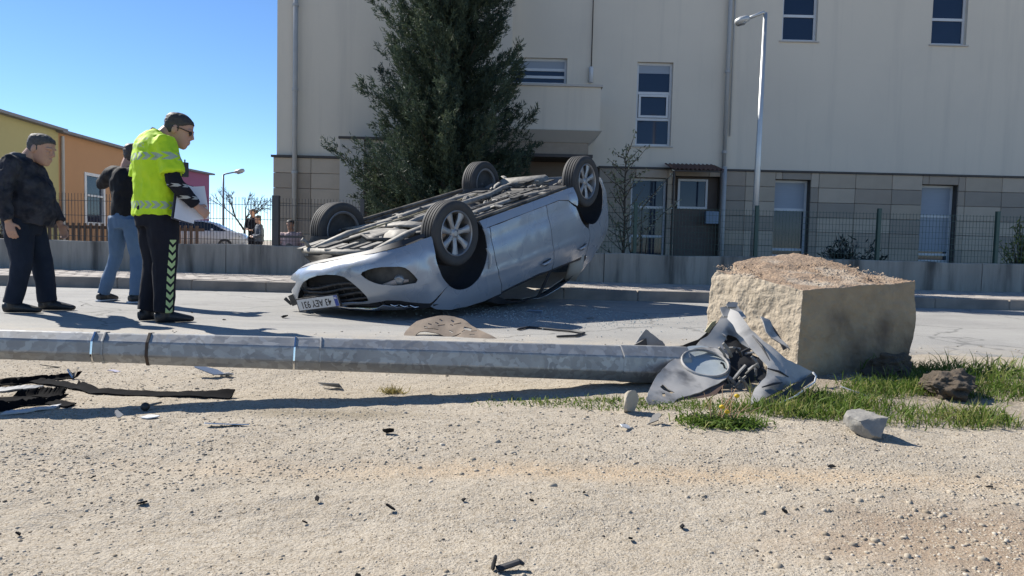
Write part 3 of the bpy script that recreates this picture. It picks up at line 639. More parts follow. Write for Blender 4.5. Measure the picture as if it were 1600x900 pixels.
# road dust on the paint
N, Lk, B = nodes_of(m_paint); tcn = N.new('ShaderNodeTexCoord').outputs['Object']
dm = add_mask_noise(N, Lk, tcn, 2.2, .42, .78, 2); rr = N.new('ShaderNodeMapRange'); rr.inputs[3].default_value = .26; rr.inputs[4].default_value = .36; Lk.new(dm, rr.inputs[0]); Lk.new(rr.outputs[0], B.inputs['Roughness'])
bc = B.inputs['Base Color'].links[0].from_socket; Lk.new(mixc(N, Lk, scaled(N, Lk, dm, .12), bc, (.36, .34, .30)), B.inputs['Base Color'])
mps = N.new('ShaderNodeMapping'); mps.inputs['Scale'].default_value = (1.2, 6, 26); mps.inputs['Rotation'].default_value = (0, rad(12), 0); Lk.new(tcn, mps.inputs[0])
Lk.new(mixc(N, Lk, scaled(N, Lk, add_mask_noise(N, Lk, mps.outputs[0], 1.6, .62, .70, 5), .45), B.inputs['Base Color'].links[0].from_socket, (.13, .135, .14)), B.inputs['Base Color'])
m_black = mat('black_plastic', (.018, .018, .02), .55, col2=(.03, .03, .032), scale=9, bump=.1)
m_rubber = mat('tyre_rubber', (.028, .028, .029), .75, col2=(.055, .052, .048), scale=7, bump=.15, bscale=120)
m_alloy = mat('alloy_rim', (.33, .33, .335), .4, .6, col2=(.26, .26, .26), scale=10)
m_under = mat('dusty_underbody', (.24, .22, .19), .8, .1, col2=(.055, .053, .05), scale=7, det=9, contrast=.9, bump=.4, bscale=30, col3=(.03, .03, .03), scale3=4)
m_under2 = mat('dark_underbody', (.035, .035, .035), .7, .1, col2=(.10, .095, .085), scale=9, bump=.3, bscale=40)
m_alu = mat('cast_aluminium', (.38, .355, .31), .7, .2, col2=(.13, .125, .115), scale=14, bump=.3)
m_chrome = mat('chrome_trim', (.75, .76, .78), .12, 1.0)
m_beige = mat('beige_headliner', (.46, .42, .36), .9)
m_lens = mat('lamp_lens', (.30, .32, .34), .12, .3, spec=.8, col2=(.16, .17, .18), scale=9)
m_cglass = mat('shattered_glass', (.05, .065, .07), .12, spec=.8, col2=(.16, .19, .20), scale=22, bump=.4, bscale=60)
q_ = (-2.1698, -0.2591, 0.0023, -0.57, 8.3148, 1.3671); DROOP_F, DROOP_R = .088, .127
yw, pt, rl = q_[:3]
f_ = Vector((math.cos(yw)*math.cos(pt), math.sin(yw)*math.cos(pt), math.sin(pt))); n_ = (Vector((0, 0, 1)) - f_*f_.z).normalized(); l_ = n_.cross(f_)
z_ = -(n_*math.cos(rl) + l_*math.sin(rl)); y_ = z_.cross(f_)
CAR_M = Matrix(((f_.x, y_.x, z_.x, q_[3]), (f_.y, y_.y, z_.y, q_[4]), (f_.z, y_.z, z_.z, q_[5]), (0, 0, 0, 1)))
CAR_I = CAR_M.inverted(); BASE = Vector((q_[3], q_[4], .006))
carR = thing('overturned_car', 'silver blue hatchback lying upside down on its roof in the road', 'car', BASE)
M_np = np.array(CAR_M); I_np = np.array(CAR_I)
def grounded(V):
    """crush whatever would be below the road up onto it, with crumples"""
    V = np.asarray(V, float); W = V@M_np[:3, :3].T + M_np[:3, 3]
    zmin = .012 + .02*np.abs(fbm(W, 4, 3, 31)); lo = W[:, 2] < zmin + .08
    W[:, 2] = np.where(lo, np.maximum(W[:, 2]*.4 + (zmin + .08)*.6*np.clip(1, 0, 1), zmin), W[:, 2]) if lo.any() else W[:, 2]
    W[:, 2] = np.maximum(W[:, 2], zmin)
    return (W - M_np[:3, 3])@I_np[:3, :3].T
def cpart(name, me, m, parent=None, local=None, label=None):
    o = link(name, me, m, parent or carR, label=label)
    if parent is None: o.matrix_local = Matrix.Translation(-BASE) @ CAR_M @ (local or Matrix())
    elif local: o.matrix_local = local
    return o
def crumple(V, amp, sc, seed): 
    V = np.asarray(V, float); return V + amp*np.stack([fbm(V, sc, 3, seed), fbm(V, sc, 3, seed + 7), fbm(V, sc, 3, seed + 13)], -1)
def side_panel(name, outer, holes=(), step=.045, th=.006, off=0.0, m=None, sides=(-1, 1), amp=.0, parent=None, crush=False):
    P, T = panel2d(outer, holes, step); res = []
    for s in sides:
        y = side_y(P[:, 0], P[:, 1]) + off; V = np.stack([P[:, 0], s*y, P[:, 1]], -1)
        if amp: V = crumple(V, amp, 3.5, 3 + s)
        if crush: V = grounded(V)
        me = mesh(name, V, T if s > 0 else T[:, ::-1], True)
        bm = bmesh.new(); bm.from_mesh(me)
        bmesh.ops.recalc_face_normals(bm, faces=bm.faces[:])
        c = sum((f.normal.y*s for f in bm.faces)); 
        if c < 0: bmesh.ops.reverse_faces(bm, faces=bm.faces[:])
        bm.to_mesh(me); bm.free(); me2 = thicken(me, th); res.append(cpart(name, me2, m or m_paint, parent))
    return res
def thicken(me, th):
    V = getv(me); nrm = np.empty(len(V)*3, np.float32); me.vertex_normals.foreach_get('vector', nrm); nrm = nrm.reshape(-1, 3)
    fs = [tuple(p.vertices) for p in me.polygons]; n = len(V); cnt = {}
    for f in fs:
        for i in range(len(f)):
            a, b = f[i], f[(i + 1) % len(f)]; cnt[(a, b)] = cnt.get((a, b), 0) + 1
    rim = [(a, b) for (a, b) in cnt if (b, a) not in cnt]
    V2 = np.concatenate([V, V - nrm*th]); F2 = fs + [tuple(i + n for i in f[::-1]) for f in fs] + [(b, a, a + n, b + n) for a, b in rim]
    nm = me.name; bpy.data.meshes.remove(me); r = mesh(nm, V2, F2, True)
    return autosmooth(r, 50)
def circ(cx, cz, R, a0, a1, n=18): return [(cx + R*math.cos(rad(a0 + (a1 - a0)*i/n)), cz + R*math.sin(rad(a0 + (a1 - a0)*i/n))) for i in range(n + 1)]
FA, RA = (1.29, .385, .392), (-1.36, .355, .372)
g = .007
def arc_from(c, xa, xb, ztop=True, n=22):
    """points of a wheel arch from world x/z angle a0 to a1 given as angles"""
    return circ(c[0], c[1], c[2], xa, xb, n)
# front door, rear door, sill, fender, quarter
fd = [(.788, .285), (.805, .45), (.80, .60), (.765, .80), (.705, .94), (.68, 1.0), (.3, 1.003), (-.1, 1.018), (-.35, 1.045), (-.352, .965), (-.325, .80), (-.305, .66), (-.30, .45), (-.302, .285)]
side_panel('front_door', fd, step=.04, amp=.0035)
rdr = [(-.302 - g*2, .285), (-.60, .287), (-.80, .33), (-.93, .43)] + circ(RA[0], RA[1], RA[2] + .055, 22, 68, 8)[1:] + [(-1.235, .80), (-1.235, .93), (-1.27, 1.12), (-.9, 1.09), (-.36 - g*2, 1.045), (-.362, .965), (-.335, .80), (-.314, .66), (-.31, .45)]
side_panel('rear_door', rdr, step=.04, amp=.0035)
sill = [(.91, .20)] + [(.905, .25), (.91, .30), (.86, .277)] + [(.79, .277), (-.60, .279), (-.80, .318), (-.92, .40)] + circ(RA[0], RA[1], RA[2], 12, -18, 6)[0:] + [(-.9, .20)]
sill = [(.905, .195), (.90, .30), (.84, .277), (-.60, .279), (-.80, .318), (-.955, .42), (-.985, .35), (-.975, .195)]
side_panel('sill', sill, step=.04)
fen = [(.80, .285)] + [(.815, .45), (.81, .60), (.775, .80), (.715, .94), (.69, 1.02)] + [(1.0, 1.005), (1.3, .965), (1.55, .915), (1.74, .845), (1.80, .80), (1.62, .70)] + circ(FA[0], FA[1], FA[2], 47, 197, 26) + [(.90, .285)]
side_panel('front_fender', fen, step=.04, amp=.004)
qp = [(-1.245, .81), (-1.225, .76)] + circ(RA[0], RA[1], RA[2] + .0, 66, 205, 24)[0:] + [(-1.75, .22), (-1.86, .30), (-1.95, .45), (-1.985, .70), (-1.97, .95), (-1.86, 1.10), (-1.66, 1.25), (-1.45, 1.40), (-1.32, 1.45), (-1.20, 1.45), (-1.32, 1.30), (-1.36, 1.17), (-1.285, 1.12), (-1.245, .93)]
qp = [(-1.245, .81), (-1.21, .735)] + circ(RA[0], RA[1], RA[2], 66, 206, 26) + qp[28:]
side_panel('quarter_panel', qp, step=.04, amp=.003)
# pillars and window frames
up_o = [(.69, 1.01), (.92, 1.03), (.5, 1.24), (.10, 1.405), (-.15, 1.455), (-.7, 1.475), (-1.2, 1.455), (-1.325, 1.305), (-1.365, 1.175), (-1.28, 1.125), (-.9, 1.095), (-.36, 1.05), (-.1, 1.025), (.3, 1.01)]
w1 = [(.62, 1.025), (.72, 1.045), (.40, 1.215), (.05, 1.355), (-.26, 1.405), (-.31, 1.07), (-.05, 1.045)]
w2 = [(-.385, 1.075), (-.345, 1.41), (-.72, 1.425), (-1.10, 1.405), (-1.24, 1.30), (-1.30, 1.17), (-.9, 1.12)]
side_panel('window_frame', up_o, [w1, w2], step=.05, m=m_black, off=-.004, crush=True)
# door handles, mirror stubs, side rubbing and sill seam
for s in (-1, 1):
    for hx, hz in ((-.16, .905), (-1.05, .95)):
        y = float(side_y(hx, hz)); b = MB(); b.tube([(hx - .10, s*(y + .004), hz - .006), (hx - .085, s*(y + .03), hz - .004), (hx, s*(y + .036), hz), (hx + .085, s*(y + .03), hz + .004), (hx + .10, s*(y + .004), hz + .006)], [(.012, .016)]*5, 8)
        h = b.build('door_handle', m_paint, carR, smooth=True); h.matrix_local = Matrix.Translation(-BASE) @ CAR_M
        b = MB(); b.lathe([(0, .002), (.045, .002), (.05, .0), (.05, -.004)], 16, 'y'); me = b.mesh('recess', True)
        cpart('handle_recess', me, m_under2, None, Matrix.Translation((hx, s*(y + .0015), hz)) @ Matrix.Diagonal((1.5, s, .9, 1)))
# ---- front bumper on the curved fascia
sl = lambda x: float(np.interp(-x, -_fd[:, 1], _fs))            # arc length at which the plan reaches x
def front_panel(name, outer, holes, m, step=.035, th=.006, off=0., amp=0., crush=False, parent=None):
    P, T = panel2d(outer, holes, step); V = fascia(P[:, 0], P[:, 1])
    if off:
        V2 = fascia(P[:, 0], P[:, 1] + 0); V = V2 + np.array([off, 0, 0])
    if amp: V = crumple(V, amp, 4, 5)
    if crush: V = grounded(V)
    me = mesh(name, V, T, True); bm = bmesh.new(); bm.from_mesh(me); bmesh.ops.recalc_face_normals(bm, faces=bm.faces[:])
    if sum(f.normal.x for f in bm.faces) < 0: bmesh.ops.reverse_faces(bm, faces=bm.faces[:])
    bm.to_mesh(me); bm.free(); return cpart(name, thicken(me, th), m, parent)
def archs(side):
    """bumper edge along the wheel arch in (s, z)"""
    pts = []
    for (x, z) in circ(FA[0], FA[1], FA[2], 46, -28, 14):
        pts.append((side*sl(x), z))
    return pts
half = [(0, .715), (.32, .69), (.50, .665), (.665, .642), (.80, .668), (.895, .705), (1.08, .772), (sl(1.78), .765), (sl(1.60), .69)]
half += archs(1) + [(sl(1.64), .165), (.9, .175), (.5, .165), (.2, .16), (0, .16)]
mir = [(-s, z) for s, z in half[::-1]]
outer = half[:-1] + mir[:-1]
fog = smoothpoly([(-.455, .375), (-.58, .345), (-.70, .335), (-.865, .362), (-.94, .43), (-.995, .535), (-.855, .525), (-.71, .508), (-.60, .475), (-.52, .43)], 1)
fog = [(s, float(undent(s, z))) for s, z in fog]; fogR = [(-s, z) for s, z in fog]
gr = smoothpoly([(s, float(undent(-abs(s), z))) for s, z in ((.25, .393), (.40, .475), (.52, .632), (.40, .665), (.2, .685), (-.2, .685), (-.40, .665), (-.52, .632), (-.40, .475), (-.25, .393), (0, .39))], 1)
bump_o = front_panel('front_bumper', outer, [fog, fogR, gr], m_paint, .03, crush=True, amp=.009)
front_panel('bumper_lip', [(-1.20, .13), (1.20, .13), (1.20, .158), (.9, .169), (.5, .159), (0, .154), (-.5, .159), (-.9, .169), (-1.2, .158)], [], m_black, .04, off=.012)
# dark backing of the openings, grille slats, fog lamps
front_panel('grille_backing', [(-.6, .30), (.6, .30), (.6, .69), (-.6, .69)], [], m_dark, .06, off=-.13)
for fo in (-1, 1):
    front_panel('fog_backing', [(fo*.42, .30), (fo*1.03, .30), (fo*1.03, .57), (fo*.42, .57)], [], m_under2, .06, off=-.11)
    c = fascia(np.array([fo*.80]), np.array([.475]))[0]; dirn = Vector((.80, fo*.6, 0))
    b = MB().lathe([(0, .0), (.03, .006), (.045, -.004), (.05, -.03), (.055, -.07)], 20, 'z'); me = b.mesh('fog_lamp', True)
    cpart('fog_lamp', me, m_lens, None, Matrix.Translation(Vector(c) - dirn*.05) @ dirn.to_track_quat('Z', 'Y').to_matrix().to_4x4())
    # torn pale bracket showing in the opening
    a = Vector(fascia(np.array([fo*.62]), np.array([.50]))[0]) - Vector((.06, 0, 0)); e = Vector(fascia(np.array([fo*.88]), np.array([.50]))[0]) - Vector((.05, fo*.03, 0))
    cpart('lamp_bracket', MB().tube([a, (a + e)/2 + Vector((.01, 0, -.012)), e], [(.010, .022), (.012, .028), (.008, .012)], 8).mesh('lamp_bracket', True), mat('pinkish_plastic', (.50, .40, .34), .6))
for k, z in enumerate((.44, .50, .56, .62)):
    w = float(np.interp(z, [.39, .47, .63], [.25, .40, .5])); ss = np.linspace(-w, w, 21)
    pts = [Vector(v) + Vector((-.045 - (.02*random.random()), 0, .012*math.sin(v[1]*9 + k))) for v in fascia(ss, np.full(21, z))]
    cpart('grille_slat', MB().tube(pts, [(.008, .014)]*21, 6).mesh('grille_slat', True), m_black)
for k in range(9):
    s0 = -.38 + .1*k; pts = [Vector(v) + Vector((-.06, 0, 0)) for v in fascia(np.array([s0, s0 + .01]), np.array([.42, .66]))]; cpart('grille_bar', MB().tube(pts, .005, 5).mesh('grille_bar'), m_black)
# upper grille and headlamps between bumper and bonnet, pressed to the road
front_panel('upper_grille', [(-.58, .672), (-.3, .702), (0, .727), (.3, .702), (.58, .672), (.60, .80), (-.60, .80)], [], m_black, .04, off=-.025, crush=True, amp=.012)
pts = [Vector(v) + Vector((.0, 0, 0)) for v in fascia(np.linspace(-.56, .56, 31), .745 + .015*np.sin(np.linspace(0, 9, 31)))]
cpart('grille_chrome_bar', MB().tube([Vector(v) for v in grounded([tuple(p) for p in pts])], [(.010, .018)]*31, 6).mesh('grille_chrome_bar', True), m_chrome)
for s in (-1, 1):
    o2 = [(s*.61, .655), (s*.68, .652), (s*.80, .682), (s*.895, .718), (s*1.07, .785), (s*1.16, .81), (s*1.02, .815), (s*.62, .79)]
    hl = front_panel('headlamp', o2, [], m_black, .03, off=-.02, crush=True)
    for k in range(3):
        a, e = [Vector(v) for v in grounded(fascia(np.array([s*(.69 + .10*k), s*(.78 + .10*k)]), np.array([.70 + .022*k, .718 + .03*k])) + np.array([.0, 0, 0]))]
        cpart('lamp_reflector', MB().tube([a, (a + e)/2 + Vector((.008, 0, .012)), e], [(.012, .006), (.022, .012), (.010, .005)], 8).mesh('lamp_reflector', True), m_chrome)
# number plate: white, blue strip on its left, black characters; hangs crooked on the bumper
pl = MB(); pl.box((-.26, -.055, 0), (.26, .055, .006)); plm = pl.mesh('number_plate')
def pmatrix(cs, cz, tilt, off):
    c = Vector(fascia(np.array([cs]), np.array([cz]))[0]); nrm = Vector((1, -.16, 0)).normalized(); up = Vector((0, 0, 1)); up = (up - nrm*up.dot(nrm)).normalized(); xr = up.cross(nrm)
    R3 = Matrix((xr, up, nrm)).transposed() @ Matrix.Rotation(tilt, 3, 'Z'); return Matrix.Translation(c + nrm*off) @ R3.to_4x4()
PMX = pmatrix(.10, .615, rad(7), .045) @ Matrix.Scale(.95, 4)
plate = cpart('number_plate', plm, mat('plate_white', (.62, .63, .64), .45, col2=(.5, .5, .49), scale=20), None, PMX)
cpart('plate_blue_strip', MB().box((-.258, -.053, .0062), (-.215, .053, .0075)).mesh('plate_blue_strip'), mat('plate_blue', (.02, .06, .32), .4), plate, Matrix())
plate.children
def text_mesh(body, size, name, ext=.0004, font=None):
    cu = bpy.data.curves.new(name, 'FONT'); cu.body = body; cu.size = size; cu.extrude = ext; cu.align_x = 'CENTER'; cu.align_y = 'CENTER'; cu.offset = .0012
    o = bpy.data.objects.new('tmp', cu); COL.objects.link(o); dg = bpy.context.evaluated_depsgraph_get(); dg.update(); me = bpy.data.meshes.new_from_object(o.evaluated_get(dg)); bpy.data.objects.remove(o); me.name = name; return me
cpart('plate_characters', text_mesh('43 AEY 931', .098, 'plate_characters'), mat('plate_black', (.012, .012, .014), .5), plate, Matrix.Translation((.022, 0, .0072)) @ Matrix.Diagonal((.83, 1, 1, 1)))
cpart('plate_country_letters', text_mesh('TR', .028, 'plate_country_letters'), mat('plate_letter_white', (.7, .7, .7), .5), plate, Matrix.Translation((-.236, -.032, .0082)))
cpart('plate_holder', MB().box((-.275, -.066, -.014), (.275, .066, -.001)).mesh('plate_holder'), m_black, None, PMX)
cpart('bumper_bracket', MB().box((-.05, -.06, -.10), (.06, .05, .02)).tube([(-.02, -.02, -.02), (.09, .02, 0), (.12, -.05, .01)], .018, 8).mesh('bumper_bracket'), m_under2, None, pmatrix(.60, .60, .3, .0))
# ---- bonnet, windscreen, roof, tail
def grid(name, fn, us, vs, m, th=.006, crush=True, amp=0., flip=False, parent=None):
    U, Vv = np.meshgrid(us, vs, indexing='ij'); P = fn(U, Vv).reshape(-1, 3)
    if amp: P = crumple(P, amp, 3, 9)
    if crush: P = grounded(P)
    n1, n2 = len(us), len(vs); ix = np.arange(n1*n2).reshape(n1, n2); q = np.stack([ix[:-1, :-1], ix[1:, :-1], ix[1:, 1:], ix[:-1, 1:]], -1).reshape(-1, 4)
    me = mesh(name, P, q[:, ::-1] if flip else q, True); return cpart(name, thicken(me, th), m, parent)
hood_z = curve([(.80, 1.045), (1.2, 1.0), (1.6, .94), (1.9, .88), (2.05, .835), (2.15, .785)])
hw = lambda x: np.interp(x, [.8, 1.3, 1.74, 1.95, 2.15], [.74, .78, .79, .72, .60])
grid('bonnet', lambda u, v: np.stack([u, v*hw(u), hood_z(u) - .07*np.abs(v)**2.2 - .03*np.clip((np.abs(v) - .8)/.2, 0, 1)], -1), np.linspace(.82, 2.15, 26), np.linspace(-1, 1, 25), m_paint, amp=.02)
ws_z = curve([(-.02, 1.455), (.15, 1.41), (.5, 1.23), (.84, 1.05)])
grid('windscreen', lambda u, v: np.stack([u - .10*v**2, v*np.interp(u, [-.02, .84], [.55, .70]), ws_z(u) - .02*v**2], -1), np.linspace(-.02, .84, 18), np.linspace(-1, 1, 19), m_cglass, amp=.012)
rf_z = curve([(-1.42, 1.455), (-1.0, 1.495), (-.6, 1.51), (-.2, 1.485), (-.02, 1.46)])
grid('roof', lambda u, v: np.stack([u, v*.56, rf_z(u) - .045*np.abs(v)**2.5], -1), np.linspace(-1.42, -.03, 26), np.linspace(-1, 1, 19), m_paint, amp=.015)
tw = curve([(.2, .0), (.6, .10), (.85, .10), (1.0, .05), (1.06, .0)])
grid('tailgate', lambda u, v: np.stack([-1.90 - .24*(1 - np.abs(v)**3.2)*1 - tw(u)*.6*(1 - np.abs(v)**4), v*(side_y(np.full_like(u, -1.93), u) - .004), u], -1), np.linspace(.24, 1.07, 18), np.linspace(-1, 1, 25), m_paint, crush=False)
grid('rear_window', lambda u, v: np.stack([np.interp(u, [1.08, 1.45], [-2.10, -1.45]) + .12*v**2, v*np.interp(u, [1.08, 1.45], [.68, .56]), u], -1), np.linspace(1.08, 1.45, 10), np.linspace(-1, 1, 13), m_cglass, crush=False)
grid('headliner', lambda u, v: np.stack([u, v*.53, rf_z(u) - .06 - .04*np.abs(v)**2.5], -1), np.linspace(-1.35, -.1, 12), np.linspace(-1, 1, 9), m_beige)
# inner pillar trim on the far and near side, beige; seats; dashboard
for s in (-1, 1):
    cpart('pillar_trim', MB().tube([Vector(v) for v in grounded([(-1.13, s*.74, 1.10), (-1.18, s*.66, 1.28), (-1.16, s*.58, 1.42)])], [(.10, .02), (.12, .02), (.10, .02)], 10).mesh('pillar_trim', True), m_beige)
    cpart('front_seat', MB().tube([(.25, s*.36, .38), (-.15, s*.36, .42), (-.28, s*.36, .60), (-.42, s*.36, 1.0), (-.45, s*.36, 1.14)], [(.22, .07), (.24, .09), (.24, .09), (.20, .07), (.12, .05)], 12, up=(0, 0, 1)).mesh('front_seat', True), mat('seat_cloth', (.03, .03, .033), .95))
cpart('rear_seat', MB().tube([(-1.05, -.58, .75), (-1.05, .58, .75)], [(.12, .30), (.12, .30)], 12).mesh('rear_seat', True), mat('seat_cloth', (.03, .03, .033)))
cpart('dashboard', MB().tube([(.66, -.66, .80), (.62, 0, .84), (.66, .66, .80)], [(.20, .16)]*3, 12).mesh('dashboard', True), m_black)
# ---- underbody
fl = lambda u, v: np.stack([u, v*.78, .235 + .10*np.exp(-(v/.14)**2)*(u < .9)*np.clip((u + 1.5), 0, 1) + .02*np.sign(np.sin(v*22))*(np.abs(v) > .25) + .012*fbm(np.stack([u, v, u*0], -1), 6, 2, 3)], -1)
grid('floor_pan', fl, np.linspace(-.98, .92, 60), np.linspace(-1, 1, 61), m_under, crush=False, flip=True)
grid('boot_floor', lambda u, v: np.stack([u, v*.66, .33 + .05*fbm(np.stack([u, v, u*0], -1), 3, 2, 5)], -1), np.linspace(-1.98, -.97, 24), np.linspace(-1, 1, 25), m_under2, crush=False, flip=True)
grid('engine_bay_floor', lambda u, v: np.stack([u, v*.60, .40 + .06*fbm(np.stack([u, v, u*0], -1), 4, 2, 6)], -1), np.linspace(.90, 1.95, 24), np.linspace(-1, 1, 25), m_under2, crush=False, flip=True)
def rod(name, pts, r, m, seg=8): return cpart(name, MB().tube(pts, r, seg).mesh(name, True), m)
rod('exhaust_pipe', [(1.25, .05, .24), (.9, .0, .19), (.3, .05, .185), (-.5, .03, .185), (-.9, .12, .17), (-1.2, .25, .20), (-1.5, .40, .22)], .032, m_alu, 10)
rod('catalyst', [(.62, .02, .19), (.52, .02, .185), (.18, .05, .185), (.08, .05, .19)], [.035, .07, .07, .035], m_alu, 12)
rod('exhaust_silencer', [(-1.55, .62, .24), (-1.58, .58, .24), (-1.78, .02, .24), (-1.8, -.02, .24)], [(.08, .06), (.13, .09), (.13, .09), (.08, .06)], m_alu, 14)
for s in (-1, 1):
    rod('floor_rail', [(.95, s*.50, .22), (.4, s*.46, .20), (-.4, s*.47, .20), (-.95, s*.54, .23)], [(.045, .03)]*4, m_alu, 4)
    rod('sill_flange', [(.93, s*.79, .185), (-.93, s*.79, .185)], [(.012, .022)]*2, m_under, 4)
    rod('front_subframe_rail', [(1.95, s*.42, .25), (1.5, s*.40, .20), (1.05, s*.36, .20), (.85, s*.44, .22)], [(.05, .035)]*4, m_alu, 6)
    rod('control_arm', [(1.02, s*.34, .21), (1.15, s*.48, .20), (AX, s*.68, .21)], [(.05, .022), (.045, .022), (.03, .025)], m_alu, 8)
    rod('control_arm', [(1.42, s*.36, .21), (1.38, s*.5, .205), (AX, s*.66, .215)], [(.03, .02)]*3, m_under2, 8)
    rod('drive_shaft', [(AX, s*.16, .32), (AX, s*.66, .25)], .018, m_alu, 10)
    rod('track_rod', [(1.16, s*.25, .30), (1.18, s*.66, .24)], .011, m_alu, 8)
    rod('trailing_arm', [(-.92, s*.52, .26), (-1.15, s*.56, .22), (-1.36, s*.60, .20)], [(.04, .03)]*3, m_under, 8)
    sp = [(-1.24 + .055*math.cos(t*.8), s*.50 + .055*math.sin(t*.8), .215 + t*.004) for t in range(0, 44)]
    rod('coil_spring', sp, .008, m_under2, 5)
    rod('shock_absorber', [(-1.42, s*.56, .20), (-1.48, s*.55, .5)], .025, m_alu, 8)
rod('rear_axle_beam', [(-1.12, -.58, .24), (-1.10, 0, .25), (-1.12, .58, .24)], [(.06, .035)]*3, m_under, 8)
rod('steering_subframe', [(1.12, -.44, .21), (1.08, 0, .19), (1.12, .44, .21)], [(.10, .025)]*3, m_alu, 6)
rod('radiator_crossmember', [(1.96, -.56, .26), (2.02, 0, .25), (1.96, .56, .26)], [(.05, .03)]*3, m_alu, 6)
cpart('oil_pan', MB().box((1.20, -.05, .20), (1.62, .30, .45)).build('x', bevel=.03).data, m_alu); bpy.data.objects.remove(bpy.data.objects['x'])
cpart('gearbox', MB().tube([(1.40, -.10, .33), (1.40, -.25, .31), (1.38, -.44, .33)], [.15, .14, .09], 12).mesh('gearbox', True), m_alu)
cpart('fuel_tank', MB().box((-.92, -.52, .205), (-.42, .42, .30)).build('x', bevel=.04).data, m_under2); bpy.data.objects.remove(bpy.data.objects['x'])
for k in range(9):
    y = -.58 + .145*k; x = 1.90 + random.uniform(-.03, .05); w = random.uniform(.03, .06)
    cpart('undertray_clip', MB().box((x - .14, y - w, .205 + random.uniform(0, .03)), (x + .10, y + w*.7, .245)).mesh('undertray_clip'), m_alu if k % 3 else m_under)
rod('tow_eye', [(1.93, .52, .25), (1.95, .53, .19), (1.97, .55, .15), (1.99, .54, .17)], .02, m_alu, 8)
rod('hose', [(1.75, .3, .24), (1.6, .1, .19), (1.72, -.1, .2), (1.6, -.32, .23)], .022, m_under2, 8)
rod('wiring_loom', [(1.5, .42, .22), (1.2, .2, .17), (.95, .22, .18), (.4, .28, .19), (-.6, .3, .19)], .010, mat('yellowed_hose', (.42, .36, .22), .7), 6)
rod('fuel_line', [(.9, -.24, .2), (.2, -.26, .19), (-.5, -.25, .2)], .008, m_alu, 6); rod('brake_line', [(.9, -.30, .2), (.2, -.32, .19), (-.9, -.35, .2)], .007, m_under2, 6)
for k in range(130):
    x = random.uniform(-1.7, 1.85); y = random.uniform(-.62, .62); z0 = .20 + random.uniform(-.02, .05) + (.05 if x > .95 else 0); d = Vector((random.uniform(-1, 1), random.uniform(-1, 1), random.uniform(-.2, .2))).normalized()*random.uniform(.05, .18); p = Vector((x, y, z0))
    if random.random() < .55: cpart('underbody_bracket', MB().tube([p, p + d*.5 + Vector((0, 0, -.02)), p + d], [(random.uniform(.008, .035), random.uniform(.005, .012))]*3, 6).mesh('underbody_bracket'), random.choice([m_alu, m_under2, m_alu, m_under]))
    else: cpart('heat_shield', MB().box((x - abs(d.x), y - abs(d.y)*.6, z0 - .015), (x + abs(d.x), y + abs(d.y)*.6, z0)).mesh('heat_shield'), random.choice([m_alu, m_under2, m_under2]))
# wheel arch liners
for cx, cz, R in (FA, RA):
    for s in (-1, 1):
        b = MB(); n = 22
        for i in range(n + 1):
            a = rad(-28 + 236*i/n); x, z = cx + (R + .004)*math.cos(a), cz + (R + .004)*math.sin(a); ye = float(side_y(x, max(z, .2))) - .008
            b.V += [(x, s*ye, z), (x, s*.50, z), (cx + (R*.1)*math.cos(a), s*.50, cz + (R*.1)*math.sin(a))]
        for i in range(n): b.F += [(i*3, i*3 + 1, i*3 + 4, i*3 + 3), (i*3 + 1, i*3 + 2, i*3 + 5, i*3 + 4)]
        cpart('wheel_arch_liner', b.mesh('wheel_arch_liner', True), m_black)
# dark inner hull so that no light leaks through the seams
b = MB(); zz = [.30, .55, .95]
for x in (.62, 0, -.6, -.92):
    for s in (-1, 1):
        for z in zz: b.V.append((x, s*(float(side_y(x, z)) - .05), z))
for i in range(3):
    for s in (0, 1):
        for k in range(2): a = i*6 + s*3 + k; b.F.append((a, a + 1, a + 7, a + 6))
cpart('inner_door_skin', b.mesh('inner_door_skin'), m_under2)
# ---- wheels
def tyre_mesh():
    w = .105; R = WR; pr = [(.215, -.085), (.235, -.098), (.27, -w), (.295, -w + .004), (R - .012, -.092), (R - .002, -.078)]
    for gx in (-.05, -.017, .017, .05): pr += [(R, gx - .0065), (R - .009, gx - .005), (R - .009, gx + .005), (R, gx + .0065)]
    pr += [(R - .002, .078), (R - .012, .092), (.295, w - .004), (.27, w), (.235, .098), (.215, .085), (.208, .0), (.215, -.085)]
    return autosmooth(MB().lathe(pr, 64, 'y').mesh('tyre', True), 40)
def rim_mesh():
    b = MB(); b.lathe([(.219, .092), (.212, .096), (.204, .088), (.198, .06), (.190, .0), (.195, -.08), (.214, -.09), (.219, -.088)], 48, 'y')
    n = 7
    for k in range(n):
        a = 2*math.pi*k/n; ca, sa = math.cos(a), math.sin(a); prof = []
        for r, wd, yf in ((.035, .030, .062), (.08, .026, .070), (.14, .030, .076), (.203, .046, .078)):
            for dx, dy in ((-wd, yf - .010), (-wd*.55, yf), (wd*.55, yf), (wd, yf - .010), (wd*.8, yf - .04), (-wd*.8, yf - .04)):
                prof.append((r*ca - dx*sa, dy, r*sa + dx*ca))
        fs = [(i*6 + j, i*6 + (j + 1) % 6, i*6 + 6 + (j + 1) % 6, i*6 + 6 + j) for i in range(3) for j in range(6)]; b.add(prof, fs)
    b.lathe([(0, .074), (.026, .073), (.034, .066), (.062, .060), (.068, .045), (.068, 0)], 24, 'y')
    for k in range(5):
        a = 2*math.pi*(k + .5)/5; b.lathe([(0, .069), (.009, .069), (.011, .06), (.011, .05)], 8, 'y', (.052*math.cos(a), 0, .052*math.sin(a)))
    me = b.mesh('rim', True); bm = bmesh.new(); bm.from_mesh(me); bmesh.ops.recalc_face_normals(bm, faces=bm.faces[:]); bm.to_mesh(me); bm.free(); return autosmooth(me, 32)
ty, ri = tyre_mesh(), rim_mesh(); ty.materials.append(m_rubber); ri.materials.append(m_alloy)
